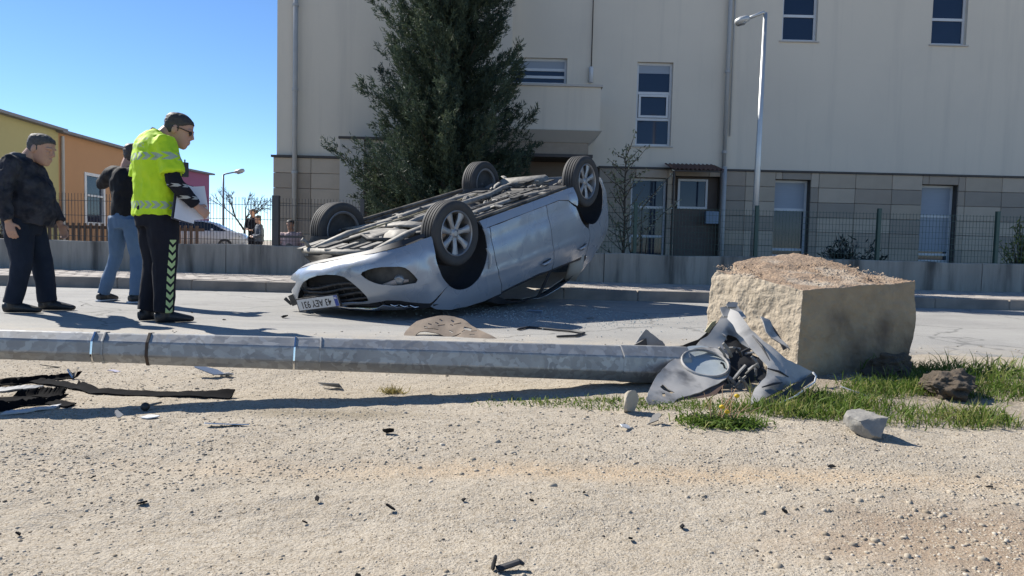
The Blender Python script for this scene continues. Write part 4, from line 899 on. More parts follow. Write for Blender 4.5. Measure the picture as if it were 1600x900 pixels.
brk = MB().lathe([(0, .02), (.05, .02), (.06, .012), (.145, .012), (.145, -.012), (.06, -.012), (0, -.03)], 32, 'y').mesh('brake_disc', True); brk.materials.append(mat('brake_steel', (.22, .21, .20), .45, .8, col2=(.16, .13, .11)))
wdisc = MB().lathe([(.0, -.02), (.12, -.03), (.19, -.045), (.197, -.06)], 32, 'y').mesh('hub_backplate', True); wdisc.materials.append(m_under2)
for ax, dr, steer in ((1.30, DROOP_F, 4), (-1.335, DROOP_R, 0)):
    for s in (-1, 1):
        w = link('wheel', ty, None, carR); w.matrix_local = Matrix.Translation(-BASE) @ CAR_M @ Matrix.Translation((ax, s*TR, WR - dr)) @ Matrix.Rotation(rad(steer), 4, 'Z') @ (Matrix.Rotation(math.pi, 4, 'Z') if s < 0 else Matrix()) @ Matrix.Rotation(random.uniform(0, 6), 4, 'Y')
        for nm, me in (('rim', ri), ('brake_disc', brk), ('hub_backplate', wdisc)): link(nm, me, None, w)
# torn white strip at the rear of the front arch, badge marks
cpart('torn_liner_strip', MB().tube([(.925, -.90, .47), (.905, -.915, .55), (.915, -.92, .62), (.935, -.90, .68)], [(.012, .006), (.022, .006), (.016, .006), (.008, .004)], 8).mesh('torn_liner_strip', True), mat('white_torn_plastic', (.62, .62, .60), .5))

# crumbs of window glass on the road beside the car (nobody could count them)
r = np.random.default_rng(77); n = 1500; gx = .25 + r.normal(size=n)*.75; gy = 7.35 + r.normal(size=n)*.55 - .25*gx; k = (gy > 5.2) & (gy < 9.4); gx, gy = gx[k], gy[k]; n = len(gx); S = .004 + .007*r.random(n)
V = np.array([(1, 0, 0), (-.4, .8, 0), (-.5, -.8, .2), (0, 0, .9)])[None]*S[:, None, None]*(1 + .5*(r.random((n, 4, 1)) - .5)) + np.stack([gx, gy, np.full(n, .009)], -1)[:, None]
link('glass_crumbs', bigmesh('glass_crumbs', V.reshape(-1, 3), (np.array([(0, 1, 3), (1, 2, 3), (2, 0, 3), (0, 2, 1)])[None] + (np.arange(n)*4)[:, None, None]).reshape(-1, 3)), mat('glass_crumb', (.45, .52, .52), .1, spec=.9), kind='stuff', label='crumbs of shattered window glass on the road beside the car', cat='glass')
# ================================================================ PEOPLE  (local frame: x right, y forward, z up)
m_skin = mat('skin', (.46, .27, .19), .55, col2=(.40, .22, .155), scale=14, bump=.08, bscale=90)
m_hair = mat('dark_hair', (.030, .024, .020), .6, col2=(.05, .042, .036), scale=60, bump=.5, bscale=150)
m_hairg = mat('greying_hair', (.035, .032, .030), .7, col2=(.085, .08, .075), scale=60, bump=.5, bscale=150)
HEAD = [(.000, .020, .080, .030), (.012, .036, .093, -.015), (.035, .049, .098, -.050), (.06, .057, .096, -.072), (.085, .064, .094, -.086), (.11, .069, .091, -.096), (.135, .073, .089, -.100),
        (.16, .0755, .092, -.105), (.19, .073, .087, -.101), (.212, .062, .069, -.086), (.228, .041, .040, -.057), (.237, .012, .010, -.02)]
def ringloft(rings, seg=22):
    b = MB(); n = len(rings)
    for z, w, f, bk in rings:
        c = (f + bk)/2; d = (f - bk)/2
        for k in range(seg):
            a = 2*math.pi*k/seg; x, y = math.cos(a), math.sin(a); e = 2.4
            rr = (abs(x)**e + abs(y)**e)**(-1/e); b.V.append((w*x*rr, c + d*y*rr, z))
    for i in range(n - 1):
        for k in range(seg): a = i*seg + k; c2 = i*seg + (k + 1) % seg; b.F.append((a, c2, c2 + seg, a + seg))
    b.F.append(tuple(range(seg))[::-1]); b.F.append(tuple((n - 1)*seg + k for k in range(seg))); return b
def ball(c, r, seg=12):
    b = MB(); n = 8; r = r if isinstance(r, tuple) else (r, r, r)
    for i in range(n + 1):
        t = math.pi*i/n; rr = max(math.sin(t), .05)
        for k in range(seg): a = 2*math.pi*k/seg; b.V.append((c[0] + r[0]*rr*math.cos(a), c[1] + r[1]*rr*math.sin(a), c[2] - r[2]*math.cos(t)))
    for i in range(n):
        for k in range(seg): a = i*seg + k; c2 = i*seg + (k + 1) % seg; b.F.append((a, c2, c2 + seg, a + seg))
    b.F.append(tuple(range(seg))[::-1]); b.F.append(tuple(n*seg + k for k in range(seg))); return b
def xf(b, M):
    b.V = [tuple(M @ Vector(v)) for v in b.V]; return b
def merge(*bs):
    r = MB()
    for b in bs: r.add(b.V, b.F)
    return r
def head_parts(M, full=1.0):
    h = ringloft(HEAD); ps = [h]
    ps.append(MB().tube([(0, .086, .142), (0, .099, .122), (0, .112, .100), (0, .100, .090), (0, .085, .088)], [(.008, .010), (.011, .012), (.017, .012), (.016, .010), (.010, .006)], 10))   # nose
    for s in (-1, 1):
        ps.append(ball((s*.077, -.012, .113), (.011, .020, .034)))                                         # ears
        ps.append(ball((s*.034, .078, .118), (.018, .012, .012)))                                          # cheek / eye region
        ps.append(MB().tube([(s*.012, .094, .146), (s*.036, .091, .149), (s*.060, .074, .143)], .009, 8))    # brow
    ps.append(MB().tube([(-.024, .090, .062), (0, .102, .064), (.024, .090, .062)], .0075, 8)); ps.append(MB().tube([(-.020, .090, .052), (0, .100, .051), (.020, .090, .052)], .0085, 8))   # lips
    return [xf(p, M) for p in ps]
def hair_mesh(M, grow=.011, line=.15):
    """hair grows smoothly out of the scalp; outside the hairline the sheet dips under the skin"""
    H = np.array(HEAD); zs = np.linspace(.015, .237, 46); seg = 48; b = MB()
    rings = [(z, *[float(np.interp(z, H[:, 0], H[:, k])) for k in (1, 2, 3)]) for z in zs]; base = ringloft(rings, seg); V = np.array(base.V)
    c = np.array([0, -.005, .13]); nr = V - c; nr /= np.linalg.norm(nr, axis=1)[:, None]
    yl = np.interp(V[:, 2], [.015, .05, .085, .10, .115, .14, .16, .18, .200], [-.055, -.045, -.030, .004, .012, .016, .034, .064, .105]) + .012*vnoise(V, 55, 5)
    mk = np.clip((yl - V[:, 1])/.016 + .5, 0, 1); mk = mk*mk*(3 - 2*mk)*np.clip((V[:, 2] - .018)/.03, 0, 1)
    dsp = -.010 + mk*(grow*.45 + .010 + .004*vnoise(V, 90, 6) + .005*np.clip((V[:, 2] - .17)/.05, 0, 1)); base.V = [tuple(v) for v in V + nr*dsp[:, None]]
    return xf(base, M)
def hand_parts(wr, d, nrm, side, curl=.5, size=1.0):
    """wr wrist, d direction of the fingers, nrm palm normal, side: thumb direction"""
    d = Vector(d).normalized(); nrm = Vector(nrm); nrm = (nrm - d*nrm.dot(d)).normalized(); sd = Vector(side); sd = (sd - d*sd.dot(d) - nrm*sd.dot(nrm)).normalized(); w = Vector(wr); k = size
    ps = [MB().tube([w - d*.03, w + d*.01, w + d*.05*k, w + d*.088*k], [(.022, .028), (.018, .030), (.015, .040), (.013, .038)], 10, up=sd)]
    for i, (o, L) in enumerate(((.030, .072), (.010, .080), (-.010, .074), (-.029, .058))):
        p = w + d*.080*k + sd*o*k; pts = [p]; dd = d.copy(); a = 0
        for seg, t in enumerate((.45, .32, .25)):
            a += curl*(.55 + .25*seg); dd = d*math.cos(a) + nrm*math.sin(a); pts.append(pts[-1] + dd*L*t*k)
        ps.append(MB().tube(pts, [.0095, .009, .0082, .007], 8))
    t0 = w + d*.025*k + sd*.026*k; td = (d*.55 + sd*.7 + nrm*.35).normalized(); t1 = t0 + td*.04*k; t2 = t1 + (d*.85 + sd*.2 + nrm*.4).normalized()*.032*k
    ps.append(MB().tube([t0, t1, t2], [.0135, .011, .008], 8)); return ps
def foot_parts(an, d, L=.27):
    an = Vector(an); d = Vector(d).normalized(); g = an.z
    return [MB().tube([an + Vector((0, 0, .02)), an + Vector((0, 0, -.03)), an - d*.0 + Vector((0, 0, -.05))], [.052, .05, .045], 10),
            MB().tube([an - d*.075 + Vector((0, 0, .045 - g)), an - d*.04 + Vector((0, 0, .05 - g)), an + d*.06 + Vector((0, 0, .048 - g)), an + d*.13 + Vector((0, 0, .038 - g)), an + d*(L - .09) + Vector((0, 0, .028 - g)), an + d*(L - .065) + Vector((0, 0, .024 - g))],
                      [(.030, .040), (.040, .048), (.045, .046), (.048, .036), (.040, .026), (.022, .018)], 12)]
def folds(me, amp, sc, seed, zs=1.6):
    V = getv(me); nrm = np.empty(len(V)*3, np.float32); me.vertex_normals.foreach_get('vector', nrm); nrm = nrm.reshape(-1, 3)
    P = V*np.array([1, 1, zs]); d = fbm(P, sc, 3, seed); d = d - .6*np.abs(fbm(P + 3, sc*1.7, 2, seed + 5))
    setv(me, V + nrm*(amp*d)[:, None]); return me
def garment(name, bs, m, parent, vox=.011, sm=5, amp=.010, sc=9, seed=1, zs=1.0, clip=None):
    b = merge(*bs); me = remeshed(b.V, b.F, vox, sm, name); folds(me, amp, sc, seed, zs); return link(name, me, m, parent)
def person(label, loc, yaw, group=None, cat='person'): return thing('person', label, cat, loc, (0, 0, yaw), group)
def headM(pos, yaw=0, pitch=0, sc=1.0): return Matrix.Translation(pos) @ Matrix.Rotation(yaw, 4, 'Z') @ Matrix.Rotation(pitch, 4, 'X') @ Matrix.Scale(sc, 4) @ Matrix.Translation((0, .0, -.02))
def torso(zs, parts=14, lean=(0, 0)):
    """zs: list of (z, half width, half depth, y offset)"""
    return MB().tube([(lean[0]*(z - .9), yo + lean[1]*(z - .9), z) for z, w, d, yo in zs], [(w, d) for z, w, d, yo in zs], 18, up=(0, 1, 0))

# ---- traffic policeman: back three-quarters to us, head down to the right, papers in his right hand
def chevron_nodes(m, zc_list, half, per, sharp, col, axis='X', xr=None):
    N, Lk, B = nodes_of(m); tc = N.new('ShaderNodeTexCoord').outputs['Object']; s = N.new('ShaderNodeSeparateXYZ'); Lk.new(tc, s.inputs[0])
    def mth(op, a, b=None):
        n = N.new('ShaderNodeMath'); n.operation = op
        for i, v in ((0, a), (1, b)):
            if v is None: continue
            if isinstance(v, (int, float)): n.inputs[i].default_value = v
            else: Lk.new(v, n.inputs[i])
        return n.outputs[0]
    base = B.inputs['Base Color'].links[0].from_socket; band = None
    for zc in zc_list:
        dz = mth('ABSOLUTE', mth('SUBTRACT', s.outputs[2], zc)); inb = mth('LESS_THAN', dz, half)
        ph = mth('FRACT', mth('DIVIDE', mth('SUBTRACT', mth('MULTIPLY', mth('ARCTAN2', s.outputs[0], mth('MULTIPLY', s.outputs[1], -1.0)), .2), mth('MULTIPLY', dz, -sharp)), per)); on = mth('LESS_THAN', ph, .62)
        r = mth('MULTIPLY', inb, on); band = r if band is None else mth('MAXIMUM', band, r)
    Lk.new(mixc(N, Lk, band, base, col), B.inputs['Base Color'])
m_hv = mat('high_visibility_yellow', (.50, .74, .012), .75, col2=(.46, .69, .010), scale=5, bump=.1)
chevron_nodes(m_hv, [.955, 1.335], .030, .060, 1.1, (.34, .42, .30))
# two rows of worn, unreadable grey print across the shoulders
N, Lk, B = nodes_of(m_hv); tcn = N.new('ShaderNodeTexCoord').outputs['Object']; mpp = N.new('ShaderNodeMapping'); mpp.inputs['Scale'].default_value = (75, 0, 34); Lk.new(tcn, mpp.inputs[0]); wv = N.new('ShaderNodeTexNoise'); wv.inputs['Scale'].default_value = 1; wv.inputs['Detail'].default_value = 1; Lk.new(mpp.outputs[0], wv.inputs['Vector'])
def mth0(op, a, b=None):
    n = N.new('ShaderNodeMath'); n.operation = op
    for i, v in ((0, a), (1, b)):
        if v is None: continue
        if isinstance(v, (int, float)): n.inputs[i].default_value = v
        else: Lk.new(v, n.inputs[i])
    return n.outputs[0]
ss_ = N.new('ShaderNodeSeparateXYZ'); Lk.new(tcn, ss_.inputs[0]); rows = mth0('MAXIMUM', mth0('LESS_THAN', mth0('ABSOLUTE', mth0('SUBTRACT', ss_.outputs[2], 1.475)), .010), mth0('LESS_THAN', mth0('ABSOLUTE', mth0('SUBTRACT', ss_.outputs[2], 1.425)), .022))
prn = mth0('MULTIPLY', mth0('MULTIPLY', rows, mth0('GREATER_THAN', wv.outputs['Fac'], .5)), mth0('MULTIPLY', mth0('LESS_THAN', mth0('ABSOLUTE', ss_.outputs[0]), .13), mth0('LESS_THAN', ss_.outputs[1], 0.0)))
Lk.new(mixc(N, Lk, mth0('MULTIPLY', prn, .6), B.inputs['Base Color'].links[0].from_socket, (.40, .46, .40)), B.inputs['Base Color'])
m_navy = mat('navy_cloth', (.007, .008, .014), .85, spec=.25, col2=(.012, .013, .020), scale=8, bump=.15, bscale=200)
m_shoe = mat('black_shoe', (.012, .012, .013), .5, col2=(.025, .024, .023), bump=.1)
fp = gnd(245, 504); fp.z = .006
cop = person('traffic policeman in fluorescent yellow vest holding white papers, looking down', fp, rad(-44))
hp = [(-.085, .0, .93), (.085, .0, .93)]; kn = [(-.105, .02, .50), (.10, .03, .50)]; an = [(-.12, -.03, .085), (.115, .02, .085)]
nb = Vector((0, .0, 1.44)); HM = headM((0.04, .12, 1.475), rad(-30), rad(-20), 1.12)
sh = [Vector((-.225, -.01, 1.44)), Vector((.225, -.01, 1.44))]; el = [Vector((-.315, -.02, 1.12)), Vector((.325, .02, 1.13))]; wr = [Vector((-.22, .22, 1.0)), Vector((.29, .21, .955))]
sk = head_parts(HM) + [MB().tube([(0, -.01, 1.42), (0.01, .03, 1.50), (.03, .09, 1.57)], [.068, .064, .060], 14), torso([(.9, .12, .08, 0), (1.2, .13, .09, 0), (1.41, .12, .08, 0)])]
for i, s in ((0, -1), (1, 1)):
    sk += [MB().tube([sh[i], el[i], wr[i]], [.045, .036, .027], 10), MB().tube([hp[i], kn[i], an[i]], [.07, .05, .035], 10), MB().tube([(0, 0, 1.38), tuple(sh[i])], .06, 10), MB().tube([(0, 0, .95), hp[i]], .07, 10)]
    sk += hand_parts(wr[i], (.0 if s > 0 else .2, .75, -.55), (-s, 0, -.15), (0, .5, .8), .75)
b = merge(*sk); body = link('body', remeshed(b.V, b.F, .0055, 3, 'body'), m_skin, cop)
link('hair', hair_mesh(HM, .009).mesh('hair', True), m_hair, cop)
tr = [torso([(.78, .165, .15, -.005), (.90, .195, .16, -.01), (1.02, .19, .145, 0)])]
for i in (0, 1): tr += [MB().tube([hp[i], (Vector(hp[i]) + Vector(kn[i]))/2, kn[i], (Vector(kn[i]) + Vector(an[i]))/2, Vector(an[i]) + Vector((0, -.005, .0))], [.130, .120, .096, .088, .082], 14)]
m_cuff = mat('navy_cloth_reflective', (.007, .008, .014), .85, spec=.25, col2=(.012, .013, .020), scale=8, bump=.15, bscale=200)
tro = garment('trousers', tr, m_cuff, cop, .011, 4, .008, 8, 3, .6)
# printed chevrons down the outside of the right leg: x here is the local forward axis
N, Lk, B = nodes_of(m_cuff); tcn = N.new('ShaderNodeTexCoord').outputs['Object']; sx = N.new('ShaderNodeSeparateXYZ'); Lk.new(tcn, sx.inputs[0])
def mth(op, a, b=None):
    n = N.new('ShaderNodeMath'); n.operation = op
    for i, v in ((0, a), (1, b)):
        if v is None: continue
        if isinstance(v, (int, float)): n.inputs[i].default_value = v
        else: Lk.new(v, n.inputs[i])
    return n.outputs[0]
cy = mth('ADD', mth('MULTIPLY', sx.outputs[2], .06), .02); dy = mth('ABSOLUTE', mth('SUBTRACT', sx.outputs[1], cy))
inb = mth('MULTIPLY', mth('LESS_THAN', dy, .030), mth('MULTIPLY', mth('GREATER_THAN', sx.outputs[0], .12), mth('LESS_THAN', sx.outputs[2], .68)))
on = mth('LESS_THAN', mth('FRACT', mth('DIVIDE', mth('SUBTRACT', sx.outputs[2], mth('MULTIPLY', dy, 1.0)), .064)), .6)
Lk.new(mixc(N, Lk, mth('MULTIPLY', inb, on), B.inputs['Base Color'].links[0].from_socket, (.40, .52, .24)), B.inputs['Base Color'])
vs_ = [torso([(.865, .225, .185, .005), (.97, .228, .185, .005), (1.08, .232, .18, .005), (1.22, .248, .175, .0), (1.33, .255, .17, -.015), (1.43, .235, .145, -.02), (1.50, .165, .11, -.005), (1.53, .10, .085, .015)])]
for i in (0, 1): vs_.append(MB().tube([Vector((0, -.015, 1.42)), sh[i] + Vector((0, 0, -.01)), sh[i]*.45 + el[i]*.55, sh[i]*.22 + el[i]*.78], [.09, .094, .096, .098], 14))
garment('vest', vs_, m_hv, cop, .009, 3, .016, 8, 11, .8)
for i in (0, 1): 
    m_sl = mat('navy_sleeve_chevrons', (.007, .008, .014), .85, spec=.25, col2=(.012, .013, .020), scale=8, bump=.15)
    garment('sleeve', [MB().tube([sh[i]*.5 + el[i]*.5, el[i], el[i]*.5 + wr[i]*.5, wr[i] - (wr[i] - el[i])*.08], [.070, .066, .058, .045], 12)], m_sl, cop, .009, 3, .007, 9, 21)
chevron_nodes(m_sl, [1.11, 1.02], .012, .045, 1.2, (.34, .36, .36))
garment('collar', [MB().tube([(0, .0, 1.49), (0.015, .035, 1.555)], [.088, .078], 16)], m_navy, cop, .007, 2, .003, 12, 2)
for i in (0, 1): bb = merge(*foot_parts(an[i], (.12 if i else -.15, 1, 0), .29)); link('shoe', remeshed(bb.V, bb.F, .007, 3, 'shoe'), m_shoe, cop)
sg = MB()
for s in (-1, 1): sg.add(xf(ball((s*.034, .093, .128), (.026, .008, .019)), HM).V, ball((0, 0, 0), 1).F); sg.add(xf(MB().tube([(s*.058, .086, .134), (s*.079, .03, .135), (s*.082, -.03, .128)], .0035, 6), HM).V, MB().tube([(0, 0, 0), (1, 0, 0), (2, 0, 0)], 1, 6).F)
sg.build('sunglasses', mat('dark_lens', (.01, .01, .012), .15), cop, smooth=True)
# radio on his chest
MB().box((.06, .16, 1.20), (.12, .215, 1.32)).tube([(.10, .19, 1.32), (.10, .19, 1.345)], .006, 6).build('radio', m_black, cop, bevel=.006)
# papers held by the right hand (own thing): a sheet bundle on a board
Mw = Matrix.Translation(fp) @ Matrix.Rotation(rad(-44), 4, 'Z')
pp = thing('clipboard', 'white papers on a board held by the policeman in yellow', 'papers', Mw @ Vector((.25, .17, .88)))
def sheet(name, w, h, m, mx, bend=.02, th=.0012):
    b = MB(); n = 8
    for i in range(n + 1):
        for j in range(n + 1): u, v = i/n, j/n; b.V.append(((u - .5)*w, bend*math.sin(u*3) + bend*.5*v*v, (v - .5)*h))
    b.F = [(i*(n + 1) + j, (i + 1)*(n + 1) + j, (i + 1)*(n + 1) + j + 1, i*(n + 1) + j + 1) for i in range(n) for j in range(n)]
    me = thicken(mesh(name, b.V, b.F, True), th); o = link(name, me, m, pp); o.matrix_local = mx; return o
m_paper = mat('paper', (.66, .68, .74), .8, col2=(.62, .64, .70), scale=6)
sheet('board', .235, .31, mat('clip_board', (.05, .05, .07), .6), Matrix.Translation((-.03, -.02, .10)) @ Matrix.Rotation(rad(70), 4, 'Z') @ Matrix.Rotation(rad(10), 4, 'Y'), .004, .003)
sheet('paper', .21, .295, m_paper, Matrix.Translation((-.018, -.02, .10)) @ Matrix.Rotation(rad(70), 4, 'Z') @ Matrix.Rotation(rad(10), 4, 'Y'), .006)
sheet('paper', .20, .27, m_paper, Matrix.Translation((.03, .02, .10)) @ Matrix.Rotation(rad(38), 4, 'Z') @ Matrix.Rotation(rad(-8), 4, 'Y'), .02)

# ---- bystander in camouflage jacket, side on, arms hanging
fp1 = gnd(42, 488); fp1.z = .006
p1 = person('stout bystander in dark camouflage jacket and navy trousers, arms hanging down', fp1, rad(-80))
hp = [(-.10, -.02, .84), (.10, -.02, .84)]; kn = [(-.12, .08, .45), (.11, .02, .45)]; an = [(-.13, .12, .08), (.12, -.06, .08)]
HM = headM((0, .105, 1.35), rad(-8), rad(-16), 1.1)
sh = [Vector((-.21, -.01, 1.31)), Vector((.21, -.02, 1.31))]; el = [Vector((-.29, .06, 1.02)), Vector((.30, -.06, 1.00))]; wr = [Vector((-.28, .17, .80)), Vector((.30, .00, .80))]
sk = head_parts(HM) + [MB().tube([(0, -.01, 1.28), (0, .03, 1.36), (0, .085, 1.44)], [.075, .072, .066], 14), torso([(.8, .13, .10, 0), (1.1, .14, .12, .02), (1.28, .12, .08, 0)])]
for i, s in ((0, -1), (1, 1)):
    sk += [MB().tube([sh[i], el[i], wr[i]], [.045, .036, .027], 10), MB().tube([hp[i], kn[i], an[i]], [.07, .05, .035], 10), MB().tube([(0, 0, 1.25), tuple(sh[i])], .06, 10), MB().tube([(0, 0, .86), hp[i]], .07, 10)]
    sk += hand_parts(wr[i], ((0, .25, -1) if s > 0 else (.05, .35, -.9)), (-s, -.1, 0), (0, 1, .1), .45, 1.02)
b = merge(*sk); link('body', remeshed(b.V, b.F, .0055, 3, 'body'), m_skin, p1)
link('hair', hair_mesh(HM, .009).mesh('hair', True), m_hairg, p1)
tr = [torso([(.70, .15, .13, -.01), (.82, .175, .15, -.01), (.92, .175, .15, .01)])]
for i in (0, 1): tr += [MB().tube([hp[i], (Vector(hp[i]) + Vector(kn[i]))/2, kn[i], (Vector(kn[i]) + Vector(an[i]))/2, an[i]], [.118, .108, .088, .082, .078], 14)]
garment('trousers', tr, mat('dark_navy_denim', (.009, .014, .026), .85, spec=.25, col2=(.015, .022, .038), scale=6, bump=.15, bscale=200), p1, .011, 4, .010, 8, 4, .6)
m_camo = mat('camouflage_cloth', (.008, .010, .018), .8, spec=.3, col2=(.040, .040, .050), scale=9, det=3, contrast=2.2, bump=.15, bscale=150, col3=(.028, .026, .032), scale3=7)
jk = [torso([(.80, .20, .185, .02), (.90, .215, .205, .035), (1.02, .215, .205, .045), (1.14, .21, .18, .03), (1.25, .21, .16, .0), (1.33, .185, .135, -.015), (1.39, .12, .10, .0)])]
for i in (0, 1): jk.append(MB().tube([Vector((0, -.01, 1.29)), sh[i] + Vector((0, 0, -.015)), (sh[i] + el[i])/2, el[i], (el[i] + wr[i])/2, wr[i] - (wr[i] - el[i])*.06], [.085, .092, .088, .080, .070, .058], 14))
garment('jacket', jk, m_camo, p1, .010, 3, .018, 9, 17, .9)
garment('collar', [MB().tube([(0, -.02, 1.34), (0, -.015, 1.41)], [(.115, .095), (.10, .082)], 16, up=(0, 1, 0))], mat('hood_lining', (.05, .06, .085), .8), p1, .008, 2, .006, 10, 2)
for i in (0, 1): bb = merge(*foot_parts(an[i], (-.05, 1, 0), .29)); link('shoe', remeshed(bb.V, bb.F, .007, 3, 'shoe'), m_shoe, p1)

# ---- man in jeans photographing: back to us, both arms raised
fp2 = gnd(199, 474); fp2.z = .006
p2 = person('man in black jacket and blue jeans with both hands raised to his face', fp2, rad(-22))
hp = [(-.09, -.02, .90), (.09, -.02, .90)]; kn = [(-.20, .03, .49), (.09, .05, .49)]; an = [(-.32, -.03, .08), (.10, .02, .08)]
HM = headM((.03, .05, 1.45), rad(-10), rad(-8), 1.0)
sh = [Vector((-.19, -.01, 1.36)), Vector((.19, -.01, 1.36))]; el = [Vector((-.43, .05, 1.26)), Vector((.30, .20, 1.26))]; wr = [Vector((-.17, .20, 1.40)), Vector((.10, .33, 1.42))]
sk = head_parts(HM) + [MB().tube([(0, -.01, 1.35), (0, .01, 1.44), (0, .04, 1.51)], [.066, .061, .059], 14), torso([(.9, .12, .08, 0), (1.2, .13, .09, 0), (1.37, .12, .08, 0)])]
for i, s in ((0, -1), (1, 1)):
    sk += [MB().tube([sh[i], el[i], wr[i]], [.045, .042, .030], 10), MB().tube([hp[i], kn[i], an[i]], [.07, .05, .035], 10), MB().tube([(0, 0, 1.34), tuple(sh[i])], .06, 10), MB().tube([(0, 0, .92), hp[i]], .07, 10)]
    sk += hand_parts(wr[i], (-s*.2, .15, 1), (-s, .3, 0), (0, -1, .2), .6)
b = merge(*sk); link('body', remeshed(b.V, b.F, .0055, 3, 'body'), m_skin, p2)
link('hair', hair_mesh(HM, .009).mesh('hair', True), m_hair, p2)
tr = [torso([(.78, .14, .115, -.005), (.88, .165, .125, -.01), (.98, .16, .115, 0)])]
for i in (0, 1): tr += [MB().tube([hp[i], (Vector(hp[i]) + Vector(kn[i]))/2, kn[i], (Vector(kn[i]) + Vector(an[i]))/2, an[i]], [.105, .094, .074, .068, .066], 14)]
garment('jeans', tr, mat('blue_denim', (.055, .105, .19), .85, col2=(.10, .17, .27), scale=4, bump=.15, bscale=220, contrast=.8), p2, .011, 4, .010, 8, 6, .6)
jk = [torso([(.90, .17, .125, 0), (1.0, .175, .13, 0), (1.15, .185, .13, 0), (1.28, .20, .13, 0), (1.36, .17, .11, 0), (1.41, .10, .085, 0)])]
for i in (0, 1): jk.append(MB().tube([Vector((0, -.01, 1.34)), sh[i], (sh[i] + el[i])/2, el[i], el[i]*.70 + wr[i]*.30], [.078, .084, .078, .072, .060], 14))
garment('jacket', jk, mat('black_jacket', (.006, .006, .008), .8, spec=.25, col2=(.011, .011, .013), scale=7), p2, .011, 4, .010, 8, 27, .8)
for i in (0, 1):
    bb = merge(*foot_parts(an[i], (-.25 if i == 0 else .15, 1, 0), .28)); so = link('shoe', remeshed(bb.V, bb.F, .007, 3, 'shoe'), m_shoe, p2)
    a = Vector(an[i]); d = Vector((-.25 if i == 0 else .15, 1, 0)).normalized(); MB().tube([a - d*.085 + Vector((0, 0, .012 - a.z)), a + Vector((0, 0, .012 - a.z)), a + d*.1 + Vector((0, 0, .012 - a.z)), a + d*.20 + Vector((0, 0, .012 - a.z))], [(.036, .012), (.046, .012), (.05, .012), (.03, .012)], 12).build('sole', m_white, so, smooth=True)
ph = thing('mobile_phone', 'dark phone held up by the man in jeans', 'phone', (Matrix.Translation(fp2) @ Matrix.Rotation(rad(-22), 4, 'Z')) @ Vector((-.03, .30, 1.46))); ph.rotation_euler = (0, 0, rad(-22))
MB().box((-.075, -.004, 0), (.075, .004, .075)).build('case', m_black, ph, bevel=.003); MB().box((-.07, -.0052, .004), (.07, -.0042, .071)).build('screen', m_glass, ph)

# ---- people beyond the fence
def far_person(label, px, py_top, Y, hgt, top, legs, hairm, yaw, wide=1.0, lean=0, fold=False):
    g_ = at(px, py_top, Y); k = hgt/1.73; o = person(label, (g_.x, Y, g_.z - hgt) if not fold else (g_.x, Y, .2 - .665*k), yaw, cat='person')
    LG = lambda s: [(s*.09, 0, .92), (s*.13, .36, 1.13), (s*.12, .26, .745)] if fold else [(s*.09, 0, .92), (s*.1, .02, .5), (s*.1, 0, .06)]
    HM = headM((0, .02 + lean*.5, 1.52), 0, rad(-10), 1.0)
    S = Matrix.Scale(k, 4); sk = head_parts(HM) + [MB().tube([(0, 0, 1.38), (0, .01 + lean*.4, 1.54)], .062, 12), torso([(.9, .12, .08, 0), (1.4, .12, .08, 0)])]
    sh = [Vector((-.20*wide, 0, 1.38)), Vector((.20*wide, 0, 1.38))]; el = [Vector((-.30*wide, .0, 1.10)), Vector((.30*wide, 0, 1.10))]; wr = [Vector((-.12, .2, 1.02)), Vector((.12, .22, 1.05))]
    for i, s in ((0, -1), (1, 1)): sk += [MB().tube([sh[i], el[i], wr[i]], [.05, .04, .03], 8)] + hand_parts(wr[i], (-s*.6, .3, .1), (0, -.5, -1), (0, .4, 1), .6) + [MB().tube(LG(s), [.07, .05, .04], 8), MB().tube([(0, 0, 1.37), sh[i]], .06, 8), MB().tube([(0, 0, .93), (s*.09, 0, .92)], .07, 8)]
    b = xf(merge(*sk), S); link('body', remeshed(b.V, b.F, .008, 2, 'body'), m_skin, o); hb = xf(hair_mesh(HM, .010), S); link('hair', hb.mesh('hair', True), hairm, o)
    jk = [torso([(.88, .18*wide, .14, 0), (1.1, .20*wide, .145, 0), (1.3, .22*wide, .14, 0), (1.40, .17*wide, .11, 0), (1.45, .09, .08, 0)])] + [MB().tube([(0, 0, 1.36), sh[i], el[i], wr[i]], [.08, .085, .07, .05], 12) for i in (0, 1)]
    garment('jacket', [xf(x, S) for x in jk], top, o, .014, 3, .012, 7, 9)
    tr = [torso([(.8, .15, .12, 0), (1.0, .16, .12, 0)])] + [MB().tube(LG(s), [.105, .08, .07], 12) for s in (-1, 1)]
    garment('trousers', [xf(x, S) for x in tr], legs, o, .014, 3, .008, 7, 10)
    for s in (-1, 1): bb = xf(merge(*foot_parts((s*.1, 0, .08), (s*.1, 1, 0))) if not fold else xf(merge(*foot_parts((s*.12, .26, .08), (s*.1, 1, 0))), Matrix.Translation((0, 0, .665))), S); link('shoe', remeshed(bb.V, bb.F, .010, 2, 'shoe'), m_shoe, o)
    return o
far_person('bearded man in dark jacket with folded arms standing behind the fence', 396, 327, 24.5, 1.76, m_navy, m_navy, m_hair, rad(160))
far_person('man in blue black jacket standing at the low wall by the gate post', 405, 337, 20.5, 1.50, mat('blue_black_jacket', (.03, .035, .05), .7, col2=(.10, .13, .18), scale=3), m_navy, m_hair, rad(120), 1.2)
far_person('person in pale pink top crouching before the stone cladding', 455, 345, 15.0, 1.52, mat('pale_pink_top', (.46, .33, .32), .8), mat('grey_trousers', (.12, .12, .13), .8), m_hair, rad(170), 1.05, 0, True)
